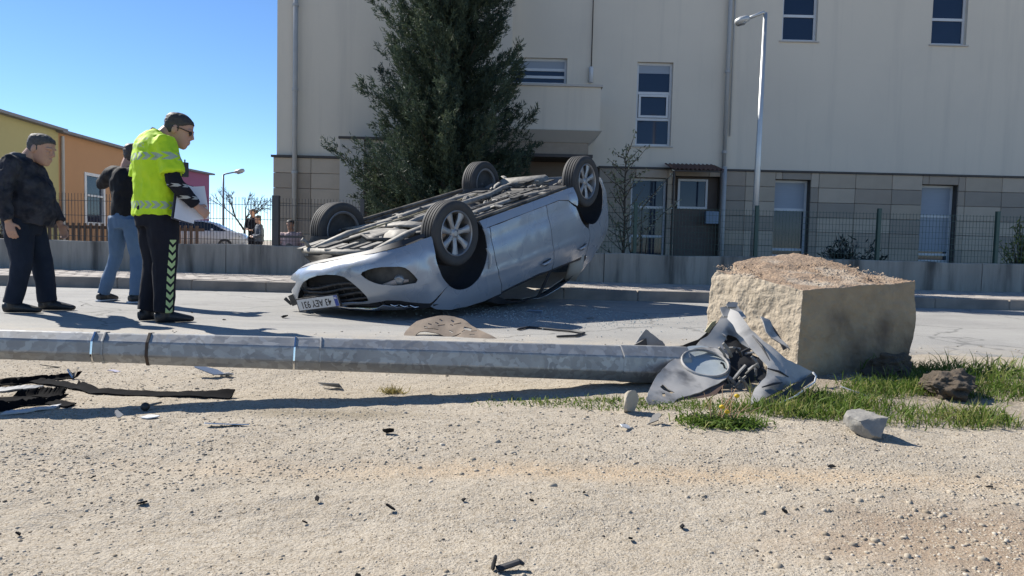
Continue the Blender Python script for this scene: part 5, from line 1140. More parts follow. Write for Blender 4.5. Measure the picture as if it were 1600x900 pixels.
# ================================================================ FALLEN POLE, CONCRETE BLOCK, WRECKAGE
m_galv = mat('galvanised_steel', (.335, .33, .315), .55, .4, col2=(.25, .245, .235), scale=9, bump=.05)
N, Lk, B = nodes_of(m_galv); tcn = N.new('ShaderNodeTexCoord').outputs['Object']
vo = N.new('ShaderNodeTexVoronoi'); vo.inputs['Scale'].default_value = 34; vo.inputs['Randomness'].default_value = 1
dn = N.new('ShaderNodeTexNoise'); dn.inputs['Scale'].default_value = 9; dn.inputs['Detail'].default_value = 4; Lk.new(tcn, dn.inputs['Vector'])
vm = N.new('ShaderNodeVectorMath'); vm.operation = 'MULTIPLY_ADD'; vm.inputs[1].default_value = (.16, .16, .16); Lk.new(dn.outputs['Color'], vm.inputs[0]); Lk.new(tcn, vm.inputs[2]); Lk.new(vm.outputs[0], vo.inputs['Vector'])
sc_ = N.new('ShaderNodeSeparateColor'); Lk.new(vo.outputs['Color'], sc_.inputs[0])
th_ = N.new('ShaderNodeMapRange'); th_.inputs[1].default_value = .3; th_.inputs[2].default_value = .9; Lk.new(sc_.outputs[0], th_.inputs[0])
Lk.new(mixc(N, Lk, th_.outputs[0], B.inputs['Base Color'].links[0].from_socket, (.40, .40, .385)), B.inputs['Base Color'])
rr = N.new('ShaderNodeMapRange'); rr.inputs[3].default_value = .38; rr.inputs[4].default_value = .62; Lk.new(sc_.outputs[1], rr.inputs[0]); Lk.new(rr.outputs[0], B.inputs['Roughness'])
PB = Vector((.90, 3.70, .106)); PQ = Vector((-1.27, 3.16, .205)); pd = (PQ - PB); PL = pd.length; pd.normalize()
def pole_pt(X): t = (X - PB.x)/pd.x; return PB + pd*t
def pole_r(X): return float(np.interp(X, [-6.5, -2.05, -1.27, .9], [.046, .066, .0765, .100]))
polr = thing('fallen_lamp_post', 'octagonal galvanised lamp post lying toppled across the gravel', 'lamp post', (PB.x, PB.y, 0))
def px_to_X(px, py):
    lo, hi = -6.0, .9
    for _ in range(40):
        mid = (lo + hi)/2; q = CAM_R.transposed() @ (pole_pt(mid) - Vector((0, 0, CAM_H))); x = 800 + F*q.x/-q.z
        if x < px: lo = mid
        else: hi = mid
    return lo
def octo(name, Xa, Xb, dr, m, parent, ra=None, rb=None, shell_=0):
    a, b = pole_pt(Xa), pole_pt(Xb); off = Vector((PB.x, PB.y, 0)); bb = MB()
    ra = ra or pole_r(Xa) + dr; rb = rb or pole_r(Xb) + dr
    up = Vector((0, 0, 1)); up = (up - pd*up.dot(pd)).normalized(); sd = pd.cross(up)
    for p, r in ((a, ra), (b, rb)):
        for k in range(8):
            an = rad(22.5 + 45*k + 6); c_ = [];
            bb.V.append(tuple(p - off + up*math.cos(an)*r + sd*math.sin(an)*r))
    bb.F = [(k, (k + 1) % 8, 8 + (k + 1) % 8, 8 + k) for k in range(8)] + [tuple(range(8))[::-1], tuple(range(8, 16))]
    return bb.build(name, m, parent, bevel=min(.006, abs(Xb - Xa)*.2) if abs(Xb - Xa) > .3 else .0015)
Xj = px_to_X(235, 540); X2 = px_to_X(965, 575)
octo('shaft', .90, X2 - .004, .004, m_galv, polr); octo('shaft', X2 + .004, Xj, 0.0, m_galv, polr); octo('shaft', Xj + .01, -6.2, -.004, m_galv, polr)
octo('joint_ring', Xj + .006, Xj - .006, .0035, mat('rusty_steel', (.10, .06, .035), .8, .2, col2=(.05, .045, .04), scale=30), polr)
for px in (150, 166, 461, 501):
    X = px_to_X(px, 545); octo('strap', X + .004, X - .004, .0025, m_chrome if px in (150, 461) else m_galv, polr)
# bowed arm and lamp head on the ground beyond the picture
e = pole_pt(-6.2) - Vector((PB.x, PB.y, 0)); arm = MB().tube([e, e + pd*.5 + Vector((0, 0, .02)), e + pd*.95 + Vector((0, -.02, -.08)), e + pd*1.25 + Vector((0, -.1, -.30))], [.046, .036, .03, .028], 10).build('arm', m_galv, polr, smooth=True)
hh = e + pd*1.3 + Vector((0, -.12, -.38)); MB().tube([hh - pd*.1, hh, hh + pd*.3, hh + pd*.45], [(.05, .03), (.10, .05), (.12, .05), (.04, .02)], 12).build('lamp_head', m_pipe, polr, smooth=True)

# ---- concrete footing block
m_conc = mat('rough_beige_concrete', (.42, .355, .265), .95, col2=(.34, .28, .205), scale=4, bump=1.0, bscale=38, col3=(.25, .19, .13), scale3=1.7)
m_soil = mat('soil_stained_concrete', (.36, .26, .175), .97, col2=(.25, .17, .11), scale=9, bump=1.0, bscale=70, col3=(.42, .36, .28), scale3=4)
m_cshade = mat('shade_toned_stained_concrete', (.42, .315, .195), .97, col2=(.30, .22, .135), scale=7, bump=1.0, bscale=28, col3=(.13, .09, .06), scale3=2.4)  # shade of the sunless right faces put into the colour, plus soil stains
TF, TL, TRr, TB = at(1255, 455, 3.86), at(1112, 417, 4.42), at(1430, 440, 4.22), at(1252, 396, 4.86)
BF, BL, BR, BB_ = gnd(1243, 602), Vector((TL.x - .02, 4.45, -.02)), gnd(1421, 590), Vector((TB.x, 4.9, -.02))
for v in (BF, BR): v.z = -.03
blk = thing('concrete_block', 'rough beige concrete footing block tipped beside the road', 'concrete block', ((TF.x + TB.x)/2, (TF.y + TB.y)/2, 0))
o3 = Vector(blk.location)
def quadsurf(A, Bc, C, D, n, amp, hf, seed, name):
    """A-B-C-D corners, noisy patch; edges share the same noise so that patches meet"""
    A, Bc, C, D = [np.array(v) for v in (A, Bc, C, D)]; u = np.linspace(0, 1, n); U, Vv = np.meshgrid(u, u, indexing='ij'); U = U[..., None]; Vv = Vv[..., None]
    P = (1 - U)*(1 - Vv)*A + U*(1 - Vv)*Bc + U*Vv*C + (1 - U)*Vv*D; return P
def block_mesh():
    cor = [BF, BR, BB_, BL, TF, TRr, TB, TL]; n = 110; V = []; Fc = []; mi = []
    for q, (a, b, c, d) in enumerate(((0, 1, 5, 4), (3, 0, 4, 7), (1, 2, 6, 5), (2, 3, 7, 6), (4, 5, 6, 7))):
        P = quadsurf(cor[a], cor[b], cor[c], cor[d], n, 0, 0, 0, '').reshape(-1, 3); base = len(V)*0
        ctr = np.mean([np.array(v) for v in cor], 0); d_ = fbm(P, 3.2, 3, 41)*.020 + fbm(P, 18, 3, 42)*.0068 + np.abs(vnoise(P, 60, 43))*(.006 if q == 4 else .0035)
        # worn edges: pull towards the centre near corners
        rel = P - ctr; e_ = np.sort(np.abs(rel)/np.array([.42, .5, .31]), 1)[:, 1]; wear = -.030*np.clip((e_ - .80)/.2, 0, 1)**2*(1 + 1.2*vnoise(P, 11, 44)) - .03*np.clip(vnoise(P, 6, 47)*2 - 1.0, 0, 1)*np.clip((e_ - .6)/.3, 0, 1)
        nr = rel/np.linalg.norm(rel, axis=1)[:, None]; P = P + nr*(d_ + wear)[:, None]; k0 = sum(len(x) for x in V); V.append(P)
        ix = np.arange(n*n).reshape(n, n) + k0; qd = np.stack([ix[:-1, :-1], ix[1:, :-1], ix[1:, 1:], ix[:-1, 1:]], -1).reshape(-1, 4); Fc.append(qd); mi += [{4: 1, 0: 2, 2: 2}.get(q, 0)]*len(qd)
    V = np.concatenate(V) - np.array(o3); Fc = np.concatenate(Fc); me = bigmesh('block', V, Fc, True); me.materials.append(m_conc); me.materials.append(m_soil); me.materials.append(m_cshade); me.polygons.foreach_set('material_index', np.array(mi, np.int32))
    bm = bmesh.new(); bm.from_mesh(me); bmesh.ops.remove_doubles(bm, verts=bm.verts[:], dist=.0015); bmesh.ops.recalc_face_normals(bm, faces=bm.faces[:]); bm.to_mesh(me); bm.free(); return me
link('block', block_mesh(), None, blk)
# grit lying on top of the block
def grit(n, seed):
    r = np.random.default_rng(seed); u, v = r.random(n), r.random(n)**.8; A, Bc, C, D = [np.array(x) for x in (TF, TRr, TB, TL)]
    P = ((1 - u)*(1 - v))[:, None]*A + (u*(1 - v))[:, None]*Bc + (u*v)[:, None]*C + ((1 - u)*v)[:, None]*D - np.array(o3); S = .003 + .009*r.random(n)**3
    oc = np.array([(1, 0, 0), (-.5, .87, 0), (-.5, -.87, 0), (.3, .2, .8), (-.3, -.2, .7)]); V = oc[None]*S[:, None, None]*(1 + .6*(r.random((n, 5, 1)) - .5)) + P[:, None]; fc = np.array([(0, 1, 3), (1, 4, 3), (1, 2, 4), (2, 0, 4), (0, 3, 4)])
    return link('grit', bigmesh('grit', V.reshape(-1, 3), (fc[None] + (np.arange(n)*5)[:, None, None]).reshape(-1, 3)), m_soil, blk, kind='stuff')
grit(1500, 3)

# ---- rocks and clods
def rock(label, c, size, m, seed, name='stone', flat=.8, n=3, sharp=.35, cat='stone', group=None, sub=4, rough_=.05):
    me = bpy.data.meshes.new(name); bm = bmesh.new(); bmesh.ops.create_icosphere(bm, subdivisions=sub, radius=1); bm.to_mesh(me); bm.free(); V = getv(me)
    r = np.random.default_rng(seed)
    for _ in range(16):     # flat facets
        d = r.normal(size=3); d /= np.linalg.norm(d); h = .50 + .28*r.random(); k = V@d; V -= np.maximum(k - h, 0)[:, None]*d
    V = V*1.25*(1 + rough_*fbm(V, 3.5, 4, seed))[:, None]*np.array(size)/1.0*.5; V[:, 2] += size[2]*.36; setv(me, V)
    o = link(name, me, m, loc=c, rot=(0, 0, r.random()*6), label=label, cat=cat, group=group); autosmooth(me, 28); return o
m_stone = mat('grey_stone', (.30, .285, .25), .9, col2=(.19, .18, .165), scale=22, bump=.5, bscale=60)
def on(px, py, dz=0): v = gnd(px, py); v.z = gz(v.x, v.y) + dz if v.y < 4.75 else .006 + dz; return v
rock('squarish grey stone at the grass edge beside the concrete block', on(1354, 684), (.165, .14, .12), m_stone, 4)
rock('small upright beige stone in the grass beside the crumpled grey panel', on(983, 647), (.07, .06, .10), mat('beige_stone', (.42, .37, .29), .9, scale=20, bump=.4), 9)
rock('dark soil clod in the shade of the concrete block', on(1482, 632), (.26, .26, .13), mat('dark_soil', (.10, .075, .05), .97, col2=(.06, .048, .035), scale=14, bump=1, bscale=40), 12, 'soil_clod', cat='soil clod', sub=5, rough_=.28)
rock('low dark earth lump against the foot of the concrete block', on(1395, 600), (.26, .22, .15), mat('dark_soil', (.10, .075, .05)), 15, 'soil_clod', cat='soil clod', sub=5, rough_=.28)

# ---- sheets traced as flat outlines, bent and thickened, each at its own place
def sheetpoly(outer, holes, step, fn, th, name, m, parent, off, amp=0., seed=3, sc=9):
    P, T = panel2d(outer, holes, step); V = np.array([tuple(fn(x, y)) for x, y in P]) - np.array(off)
    if amp: V = V + amp*np.stack([fbm(V, sc, 3, seed), fbm(V, sc, 3, seed + 1), fbm(V, sc, 3, seed + 2)], -1)
    me = mesh(name, V, T, True); bm = bmesh.new(); bm.from_mesh(me); bmesh.ops.recalc_face_normals(bm, faces=bm.faces[:]); 
    if sum(f.normal.y for f in bm.faces) > 0: bmesh.ops.reverse_faces(bm, faces=bm.faces[:])
    bm.to_mesh(me); bm.free(); return link(name, thicken(me, th), m, parent)
m_grey = mat('grey_body_plastic', (.41, .395, .37), .62, .0, col2=(.31, .30, .285), scale=9, col3=(.12, .12, .12), scale3=8, spec=.3)
m_greyd = mat('grey_rough_plastic', (.23, .235, .24), .6, col2=(.15, .155, .16), scale=14)
m_tan = mat('dusty_tan_plastic', (.31, .24, .175), .85, col2=(.22, .17, .125), scale=9, bump=.3)
zq = lambda p: (930 + p[0]*370/1514, 460 + p[1]*220/900)
wr_ = thing('wreckage_panel', 'crumpled grey car panel with oval glass ring leaning on the concrete block', 'car wreckage', gnd(1130, 640)); OFF = tuple(wr_.location)
def dep(py, base=642, Y0=3.17, top=478, Y1=3.62): return Y0 + (base - py)/(base - top)*(Y1 - Y0)
def fl_(px, py): return at(px, py, dep(py) + max(0, 642 - py)/95*.24 - .0006*(1140 - px) + .05*math.sin((px - 1010)/150*math.pi*.9) - .10*max(0, (1060 - px)/60)*0)
oval = [zq((700 + 150*math.cos(a)*1.0 + 12*math.sin(a), 438 + 84*math.sin(a) + 18*math.cos(a))) for a in np.linspace(0, 2*math.pi, 28, endpoint=False)]
ovo = [zq((700 + 172*math.cos(a) + 12*math.sin(a), 438 + 104*math.sin(a) + 18*math.cos(a))) for a in np.linspace(0, 2*math.pi, 28, endpoint=False)]
slot = [zq(p) for p in ((430, 570), (470, 600), (510, 625), (490, 635), (440, 610), (415, 590))]; slot2 = [zq(p) for p in ((425, 635), (445, 632), (448, 655), (428, 658))]
lp = smoothpoly([zq(p) for p in ((312, 690), (335, 620), (375, 530), (440, 455), (540, 385), (640, 345), (750, 335), (840, 375), (868, 450), (850, 530), (760, 578), (640, 640), (540, 665), (490, 705), (455, 755), (395, 735))], 1)
sheetpoly(lp, [oval, slot, slot2], 8, fl_, .006, 'side_panel', m_grey, wr_, OFF, .008)
rg = [fl_(*p) - Vector((0, .012, 0)) - Vector(OFF) for p in oval]; MB().tube(rg + [rg[0], rg[1]], [(.006, .008)]*30, 8, caps=False).build('oval_ring', m_grey, wr_, smooth=True)
sheetpoly(ovo, [], 8, lambda x, y: fl_(x, y) + Vector((0, .035, 0)), .004, 'ring_glass', mat('pale_cover_glass', (.30, .34, .35), .12, spec=.8, col2=(.42, .46, .47), scale=12), wr_, OFF)
def flr(px, py): return at(px, py, dep(py) + .02 - .10*math.sin(min(1, max(0, (px - 1130)/140))*math.pi))
rs = [zq(p) for p in ((870, 95), (920, 120), (990, 230), (1100, 320), (1230, 430), (1385, 495), (1340, 540), (1180, 615), (1010, 700), (970, 735), (1030, 600), (1085, 520), (1105, 450), (1040, 390), (970, 320), (905, 235), (850, 150))]
sheetpoly(rs, [], 8, flr, .006, 'curved_shell', m_grey, wr_, OFF, .010, 5)
for A_, B_ in (((1095, 470), (1230, 525)), ((1000, 260), (1110, 420)), ((1060, 590), (1190, 560))):
    a_, b_ = [flr(*zq(p)) + Vector((0, -.012, 0)) - Vector(OFF) for p in (A_, B_)]; MB().tube([a_, a_.lerp(b_, .5) + Vector((.004, -.004, .006)), b_], [.003, .006, .002], 5).build('crack_edge', m_black, wr_)
tr_ = [zq(p) for p in ((1385, 500), (1395, 535), (1240, 640), (1000, 745), (965, 750), (1000, 705), (1180, 620), (1310, 540))]
sheetpoly(tr_, [], 7, lambda x, y: flr(x, y) + Vector((0, -.03, 0)), .012, 'black_edge_trim', m_black, wr_, OFF, .004, 7)
rp_ = [flr(*zq(p)) + Vector((0, -.036, -.003)) - Vector(OFF) for p in ((1370, 485), (1392, 510), (1380, 548), (1250, 642), (1100, 705), (965, 758))]; MB().tube(rp_, .0045, 8).build('white_rim', m_white, wr_, smooth=True)
fin = [zq(p) for p in ((1050, 140), (1110, 160), (1140, 230), (1215, 330), (1225, 355), (1150, 290), (1090, 240))]; sheetpoly(fin, [], 8, lambda x, y: at(x, y, dep(y) + .16), .006, 'torn_fin', m_grey, wr_, OFF, .01, 8)
fin2 = [zq(p) for p in ((1100, 155), (1130, 190), (1225, 350), (1210, 360), (1140, 250))]; sheetpoly(fin2, [], 8, lambda x, y: at(x, y, dep(y) + .19), .008, 'torn_edge', m_black, wr_, OFF, .006, 9)
mid = [zq(p) for p in ((780, 190), (860, 160), (930, 260), (1010, 350), (1080, 440), (1100, 520), (1020, 600), (960, 720), (850, 690), (760, 660), (800, 540), (860, 470), (830, 380), (740, 320), (640, 320), (720, 250))]
sheetpoly(mid, [], 9, lambda x, y: at(x, y, dep(y) + .34), .008, 'inner_carrier', m_dark, wr_, OFF, .02, 11)
gm_ = [zq(p) for p in ((640, 335), (720, 255), (775, 185), (810, 130), (870, 100), (950, 215), (1020, 320), (1000, 345), (945, 310), (905, 275), (855, 265), (825, 310), (865, 390), (830, 400), (760, 345))]; sheetpoly(gm_, [], 8, lambda x, y: at(x, y, dep(y) + .31), .006, 'torn_bracket', m_grey, wr_, OFF, .015, 13)
tp = [zq(p) for p in ((800, 85), (850, 75), (905, 50), (915, 80), (960, 150), (930, 170), (880, 140), (820, 140))]; sheetpoly(tp, [], 6, lambda x, y: at(x, y, dep(y) + .05), .008, 'top_clip', m_grey, wr_, OFF, .012, 14)
dk = [zq(p) for p in ((840, 62), (880, 48), (910, 52), (905, 80), (850, 80))]; sheetpoly(dk, [], 6, lambda x, y: at(x, y, dep(y) + .03), .01, 'clip_cap', m_greyd, wr_, OFF, .004, 15)
rnd = random.Random(5)
for k in range(26):
    x, y = rnd.uniform(800, 1080), rnd.uniform(270, 600); a = fl_(*zq((x, y))) + Vector((0, .03, 0)) - Vector(OFF); d = Vector((rnd.uniform(-1, 1), rnd.uniform(-.5, .2), rnd.uniform(-1, 1))).normalized()*rnd.uniform(.03, .09)
    MB().tube([a, a + d*.5 + Vector((0, -.01, .008)), a + d], [rnd.uniform(.004, .012)]*3, 6).build('broken_strut', rnd.choice([m_black, m_black, m_greyd, m_alu, m_grey]), wr_)
lowl = [zq(p) for p in ((455, 752), (500, 690), (560, 665), (680, 630), (830, 555), (850, 560), (780, 640), (640, 720), (560, 740))]; sheetpoly(lowl, [], 8, lambda x, y: fl_(x, y) + Vector((0, .02, 0)), .006, 'panel_return', mat('reddish_brown_plastic', (.12, .075, .055), .6), wr_, OFF, .008, 16)
# long torn black strip and grey flap reaching left over the post
st = thing('torn_trim_strip', 'long torn black trim strip with grey flap lying over the post end', 'car wreckage', gnd(1000, 552)); OF2 = tuple(st.location)
f2 = lambda x, y: at(x, y, 3.86 + (x - 940)*.0006)
sheetpoly([zq(p) for p in ((0, 345), (160, 350), (250, 325), (330, 285), (335, 365), (150, 372), (20, 358))], [], 6, f2, .006, 'strip', m_black, st, OF2, .006, 21)
sheetpoly([zq(p) for p in ((262, 320), (330, 230), (380, 262), (450, 320), (450, 370), (335, 365), (330, 290))], [], 6, lambda x, y: f2(x, y) + Vector((0, .01, 0)), .006, 'flap', m_tan if False else m_greyd, st, OF2, .006, 22)
sheetpoly([zq(p) for p in ((450, 340), (560, 325), (660, 285), (740, 220), (790, 170), (770, 250), (700, 320), (600, 355), (460, 375))], [], 6, f2, .006, 'strip', m_black, st, OF2, .006, 23)
sheetpoly([zq(p) for p in ((700, 235), (745, 175), (770, 165), (765, 205), (725, 245))], [], 6, lambda x, y: f2(x, y) + Vector((0, -.01, 0)), .006, 'flap', mat('yellowish_plastic', (.45, .43, .26), .6), st, OF2, .004, 24)
# tan wheel arch liner with slots
za = lambda p: (600 + p[0]*.225, 440 + p[1]*.225)
lnr = thing('wheel_arch_liner', 'dusty tan wheel arch liner with slots lying beside the upturned car', 'car wreckage', gnd(700, 533)); OF3 = tuple(lnr.location)
fa = lambda x, y: at(x, y, 5.32 + (536 - y)/44*.30)
ol = smoothpoly([za(p) for p in ((132, 402), (145, 350), (200, 285), (290, 245), (390, 230), (520, 248), (590, 295), (690, 355), (835, 418), (800, 432), (640, 425), (490, 415), (430, 392), (400, 365), (300, 345), (235, 350), (195, 402))], 1)
sl_ = []
for (x, y, w, h, a) in ((320, 295, 26, 9, 20), (370, 288, 26, 9, 30), (395, 265, 26, 9, 30), (400, 303, 50, 6, -10), (330, 328, 100, 5, 4), (472, 272, 24, 9, 30), (508, 293, 50, 7, -10), (470, 303, 22, 7, 20), (582, 330, 60, 20, 15), (460, 343, 26, 9, 30), (500, 368, 70, 7, -12), (555, 348, 26, 8, -20), (630, 350, 40, 7, -5), (620, 375, 36, 8, 0), (290, 315, 26, 8, 20)):
    c_, s_ = math.cos(rad(a)), math.sin(rad(a)); sl_.append([za((x + dx*c_ - dy*s_, y + dx*s_ + dy*c_)) for dx, dy in ((-w/2, -h/2), (w/2, -h/2), (w/2, h/2), (-w/2, h/2))])
sheetpoly(ol, sl_, 4, fa, .007, 'liner', m_tan, lnr, OF3, .012, 31, 5)
# curved black strip on the road beyond the liner
bs = thing('bent_seal', 'thin bent black rubber seal lying on the road in the car shadow', 'car wreckage', on(862, 520)); o4 = Vector(bs.location)
MB().tube([on(*za(p), .012) - o4 for p in ((930, 345), (1000, 330), (1080, 337), (1200, 350), (1300, 358), (1390, 372), (1330, 392), (1200, 396))], [(.012, .010)]*8, 6).build('seal', m_black, bs, smooth=True)

# ---- long black bumper strips at the left
def strip(label, pts, hts, m, name='bumper_strip', fold=.02, th=.006, seed=1):
    """a torn strip standing on the gravel: pts are ground pixels of its foot, hts heights"""
    o = thing(name, label, 'car wreckage', on(*pts[0])); of = Vector(o.location); b = []; r = random.Random(seed); n = 46; V = []
    g_ = [on(*p) for p in pts]; L = [0]
    for i in range(1, len(g_)): L.append(L[-1] + (g_[i] - g_[i - 1]).length)
    for i in range(n + 1):
        t = L[-1]*i/n; p = Vector([float(np.interp(t, L, [v[k] for v in g_])) for k in range(3)]); h = float(np.interp(t, L, hts))*(1 + .35*r.uniform(-1, .6)*(1 if r.random() < .35 else .25))
        V += [tuple(p - of + Vector((0, -fold*1.6, .003))), tuple(p - of + Vector((0, 0, .006))), tuple(p - of + Vector((0, .012, h*.55))), tuple(p - of + Vector((0, .03, h)))]
    Fc = [(i*4 + k, i*4 + k + 1, i*4 + k + 5, i*4 + k + 4) for i in range(n) for k in range(3)]
    V = crumple(np.array(V), .004, 14, seed)
    link('strip', thicken(mesh('strip', V, Fc, True), th), m, o); return o, of
m_palew0 = mat('white_torn_edge', (.5, .5, .5), .6)
m_strip = mat('matt_black_strip', (.005, .005, .006), .9, spec=.05, col2=(.009, .009, .010), scale=20)
s1, of = strip('long black bumper strip ending beside the pole shadow with torn right end', [(118, 604), (150, 612), (240, 616), (300, 618), (364, 622)], [.03, .014, .010, .012, .032], m_strip, seed=2)
s2, of = strip('black bumper strip with a silver V shaped end piece', [(-60, 606), (20, 600), (60, 594), (100, 590), (122, 588)], [.03, .028, .025, .022, .03], m_strip, seed=3)
for a, b_ in (((106, 577), (114, 590)), ((114, 590), (122, 575))):
    p, q = on(*((a[0] + b_[0])/2, 590)), None
    A_ = at(a[0], a[1], p.y) - of; B2 = at(b_[0], b_[1], p.y) - of; MB().tube([A_, B2], [(.010, .004)]*2, 6).build('silver_end', m_chrome, s2)
s3, of = strip('jagged black plastic undertray strip with pale torn edges', [(-40, 642), (10, 640), (60, 632), (100, 624)], [.03, .03, .028, .02], m_strip, seed=5)
s4, of = strip('narrow pale grey trim strip lying between the black bumper strips', [(-20, 610), (25, 608), (62, 606)], [.008, .01, .008], m_greyd, seed=6)
s5, of = strip('black plastic bracket strip with rounded hook end', [(20, 621), (60, 617), (98, 620)], [.03, .03, .035], m_strip, seed=8)
strip('thin black cable like trim lying under the silver V piece', [(-30, 598), (30, 592), (90, 600), (125, 606)], [.012, .012, .014, .01], m_strip, seed=11)
strip('twisted dark grey trim strip beside the hooked black bracket', [(-30, 628), (30, 624), (70, 628), (112, 634)], [.012, .010, .012, .008], m_strip, seed=12)
strip('short white edged black strip at the end of the jagged undertray', [(10, 646), (50, 641), (95, 634)], [.006, .006, .005], m_palew0, seed=13)
bj = thing('ball_joint', 'black ball joint with a thin rod lying in the post shadow', 'car wreckage', on(227, 640)); o5 = Vector(bj.location)
xf(ball((0, 0, .018), .018), Matrix()).build('ball', m_black, bj, smooth=True); MB().tube([Vector((0, 0, .02)), on(252, 631, .012) - o5], [.006, .004], 8).build('rod', m_alu, bj, smooth=True)
m_frag = mat('matt_black_plastic', (.014, .014, .015), .9, spec=.15)
# small shards: (label, pixel, width m, height m, material, rise)
def shard(label, px, py, w, d, h, m, seed, rz=0.0, name='shard', group=None, curl=.3):
    o = on(px, py); r = np.random.default_rng(seed); n = 7; ang = np.sort(r.random(n)*6.283); P = [(math.cos(a)*w/2*(.7 + .5*r.random()), math.sin(a)*d/2*(.7 + .5*r.random())) for a in ang]
    if len(P) < 3: return
    Pp, T = panel2d(P, [], max(w, d)*.3); z = h*(.5 + .5*Pp[:, 0]/(w/2)*math.cos(seed) + .5*Pp[:, 1]/(d/2)*math.sin(seed)) + .004 + curl*.1*(Pp[:, 0]**2)/max(w, .01); z = np.maximum(z, .003)
    V = np.stack([Pp[:, 0], Pp[:, 1], z], -1); me = mesh(name, V, T, False); bm = bmesh.new(); bm.from_mesh(me); bmesh.ops.recalc_face_normals(bm, faces=bm.faces[:]); bm.to_mesh(me); bm.free()
    return link(name, thicken(me, .004), m, loc=o, rot=(0, 0, rz), label=label, cat='shard', group=group)
m_bluep = mat('blue_grey_paint_chip', (.20, .25, .34), .35, .3); m_palew = mat('white_plastic_chip', (.58, .60, .62), .5); m_pblue = mat('pale_blue_strip', (.42, .52, .64), .35)
shard('blue grey paintwork shard on the gravel behind the lamp post', 332, 590, .17, .10, .055, m_bluep, 3)
shard('white plastic shard next to the blue grey paintwork shard', 356, 589, .085, .05, .025, m_palew, 5)
shard('pale blue flat strip lying on open gravel in front of the post shadow', 352, 664, .16, .035, .012, m_pblue, 4, .15)
shard('flat pale shard near the ball joint', 232, 652, .08, .04, .006, m_palew, 7)
shard('small grey lump of plastic near the long bumper strip', 184, 650, .045, .04, .03, m_greyd, 8)
shard('pale lilac sliver on the gravel behind the post', 180, 577, .10, .03, .012, mat('lilac_chip', (.45, .42, .52), .5), 9)
shard('thin dark sliver lying behind the post', 78, 573, .10, .025, .012, m_black, 10)
shard('pale blue bodywork shard at the edge of the car shadow', 836, 493, .17, .10, .06, mat('light_blue_paint', (.30, .40, .54), .35, .2), 11)
shard('grey plastic shard alone in the car shadow on the road', 922, 499, .16, .08, .02, m_greyd, 12)
shard('black shard in the grass below the oval ring', 1022, 663, .06, .05, .045, m_black, 13); shard('dark curled shard at the foot of the weeds', 1098, 662, .10, .05, .03, m_black, 14)
shard('white broken clip at the grass edge', 978, 670, .07, .03, .02, m_palew, 15, .9); shard('pale grey slat half hidden in the grass by the block', 1333, 628, .11, .03, .03, m_palew, 16, -.6)
shard('dark folded shard with pale torn side behind the post', 520, 606, .15, .05, .035, m_greyd, 17); shard('black chip in the car wreck debris near the plate', 445, 498, .06, .05, .03, m_black, 18)
blk_sp = [(608, 677, .055, .03), (788, 890, .045, .03), (609, 794, .030, .018), (222, 780, .035, .012), (496, 778, .018, .012), (475, 806, .014, .01), (1065, 820, .022, .012), (1226, 804, .018, .012), (986, 837, .020, .012), (724, 785, .016, .008), (830, 787, .014, .01), (912, 777, .014, .01), (1300, 730, .028, .01), (562, 897, .025, .012), (1545, 760, .03, .01), (1252, 795, .012, .008), (30, 824, .02, .012), (146, 742, .016, .01), (350, 502, .05, .012), (300, 490, .03, .01), (128, 479, .03, .01), (255, 558, .02, .01)]
lab = {0: 'crumpled black fragment on bare gravel in front of the post shadow', 3: 'flat black fragment on gravel below the pale blue strip', 12: 'black fragment near the squarish grey stone', 14: 'flat dark fragment beside the reddish soil patch', 17: 'dark fragment on gravel in front of the long bumper strip',
       18: 'black fragment on the road between the policeman and the upturned car', 19: 'small dark fragment in the shadows on the road', 20: 'small dark fragment on the road behind the camouflage jacket man', 21: 'small dark chip on the gravel just behind the lamp post'}
for i, (x, y, w, h) in enumerate(blk_sp):
    if i == 1: continue
    shard(lab.get(i, 'small black plastic fragment on the open gravel'), x, y, w*.95, w*.6, h*.8, m_frag, 30 + i, i*1.3, 'plastic_fragment', 'black plastic fragments')
v = on(790, 890); bp_ = thing('broken_clip', 'black two pronged plastic clip on the foreground gravel', 'shard', v)
MB().tube([(-.028, .01, .006), (-.022, .0, .035)], [(.012, .005), (.006, .004)], 6).tube([(-.02, .0, .006), (.03, .01, .02), (.04, .005, .016)], [(.012, .006), (.010, .006), (.004, .004)], 6).build('clip', m_black, bp_, bevel=.001)
# ================================================================ VEGETATION
def leafmat(name, c0, c1, c2, trans=.25):
    m = bpy.data.materials.new(name); m.use_nodes = True; N, Lk, B = nodes_of(m); a = N.new('ShaderNodeAttribute'); a.attribute_name = 'tint'; cr = N.new('ShaderNodeValToRGB'); Lk.new(a.outputs['Fac'], cr.inputs[0])
    e = cr.color_ramp.elements; e[0].color = (*c0, 1); e[1].color = (*c2, 1); x = e.new(.5); x.color = (*c1, 1)
    Lk.new(cr.outputs[0], B.inputs['Base Color']); B.inputs['Roughness'].default_value = .65; B.inputs['Specular IOR Level'].default_value = .25
    t = N.new('ShaderNodeBsdfTranslucent'); Lk.new(cr.outputs[0], t.inputs[0]); mx = N.new('ShaderNodeMixShader'); mx.inputs[0].default_value = trans
    Lk.new(B.outputs[0], mx.inputs[1]); Lk.new(t.outputs[0], mx.inputs[2]); Lk.new(mx.outputs[0], N['Material Output'].inputs[0]); return m
m_bark = mat('bark', (.10, .075, .055), .95, col2=(.06, .048, .038), scale=12, bump=.8, bscale=30, stretch=(1, 1, .25))
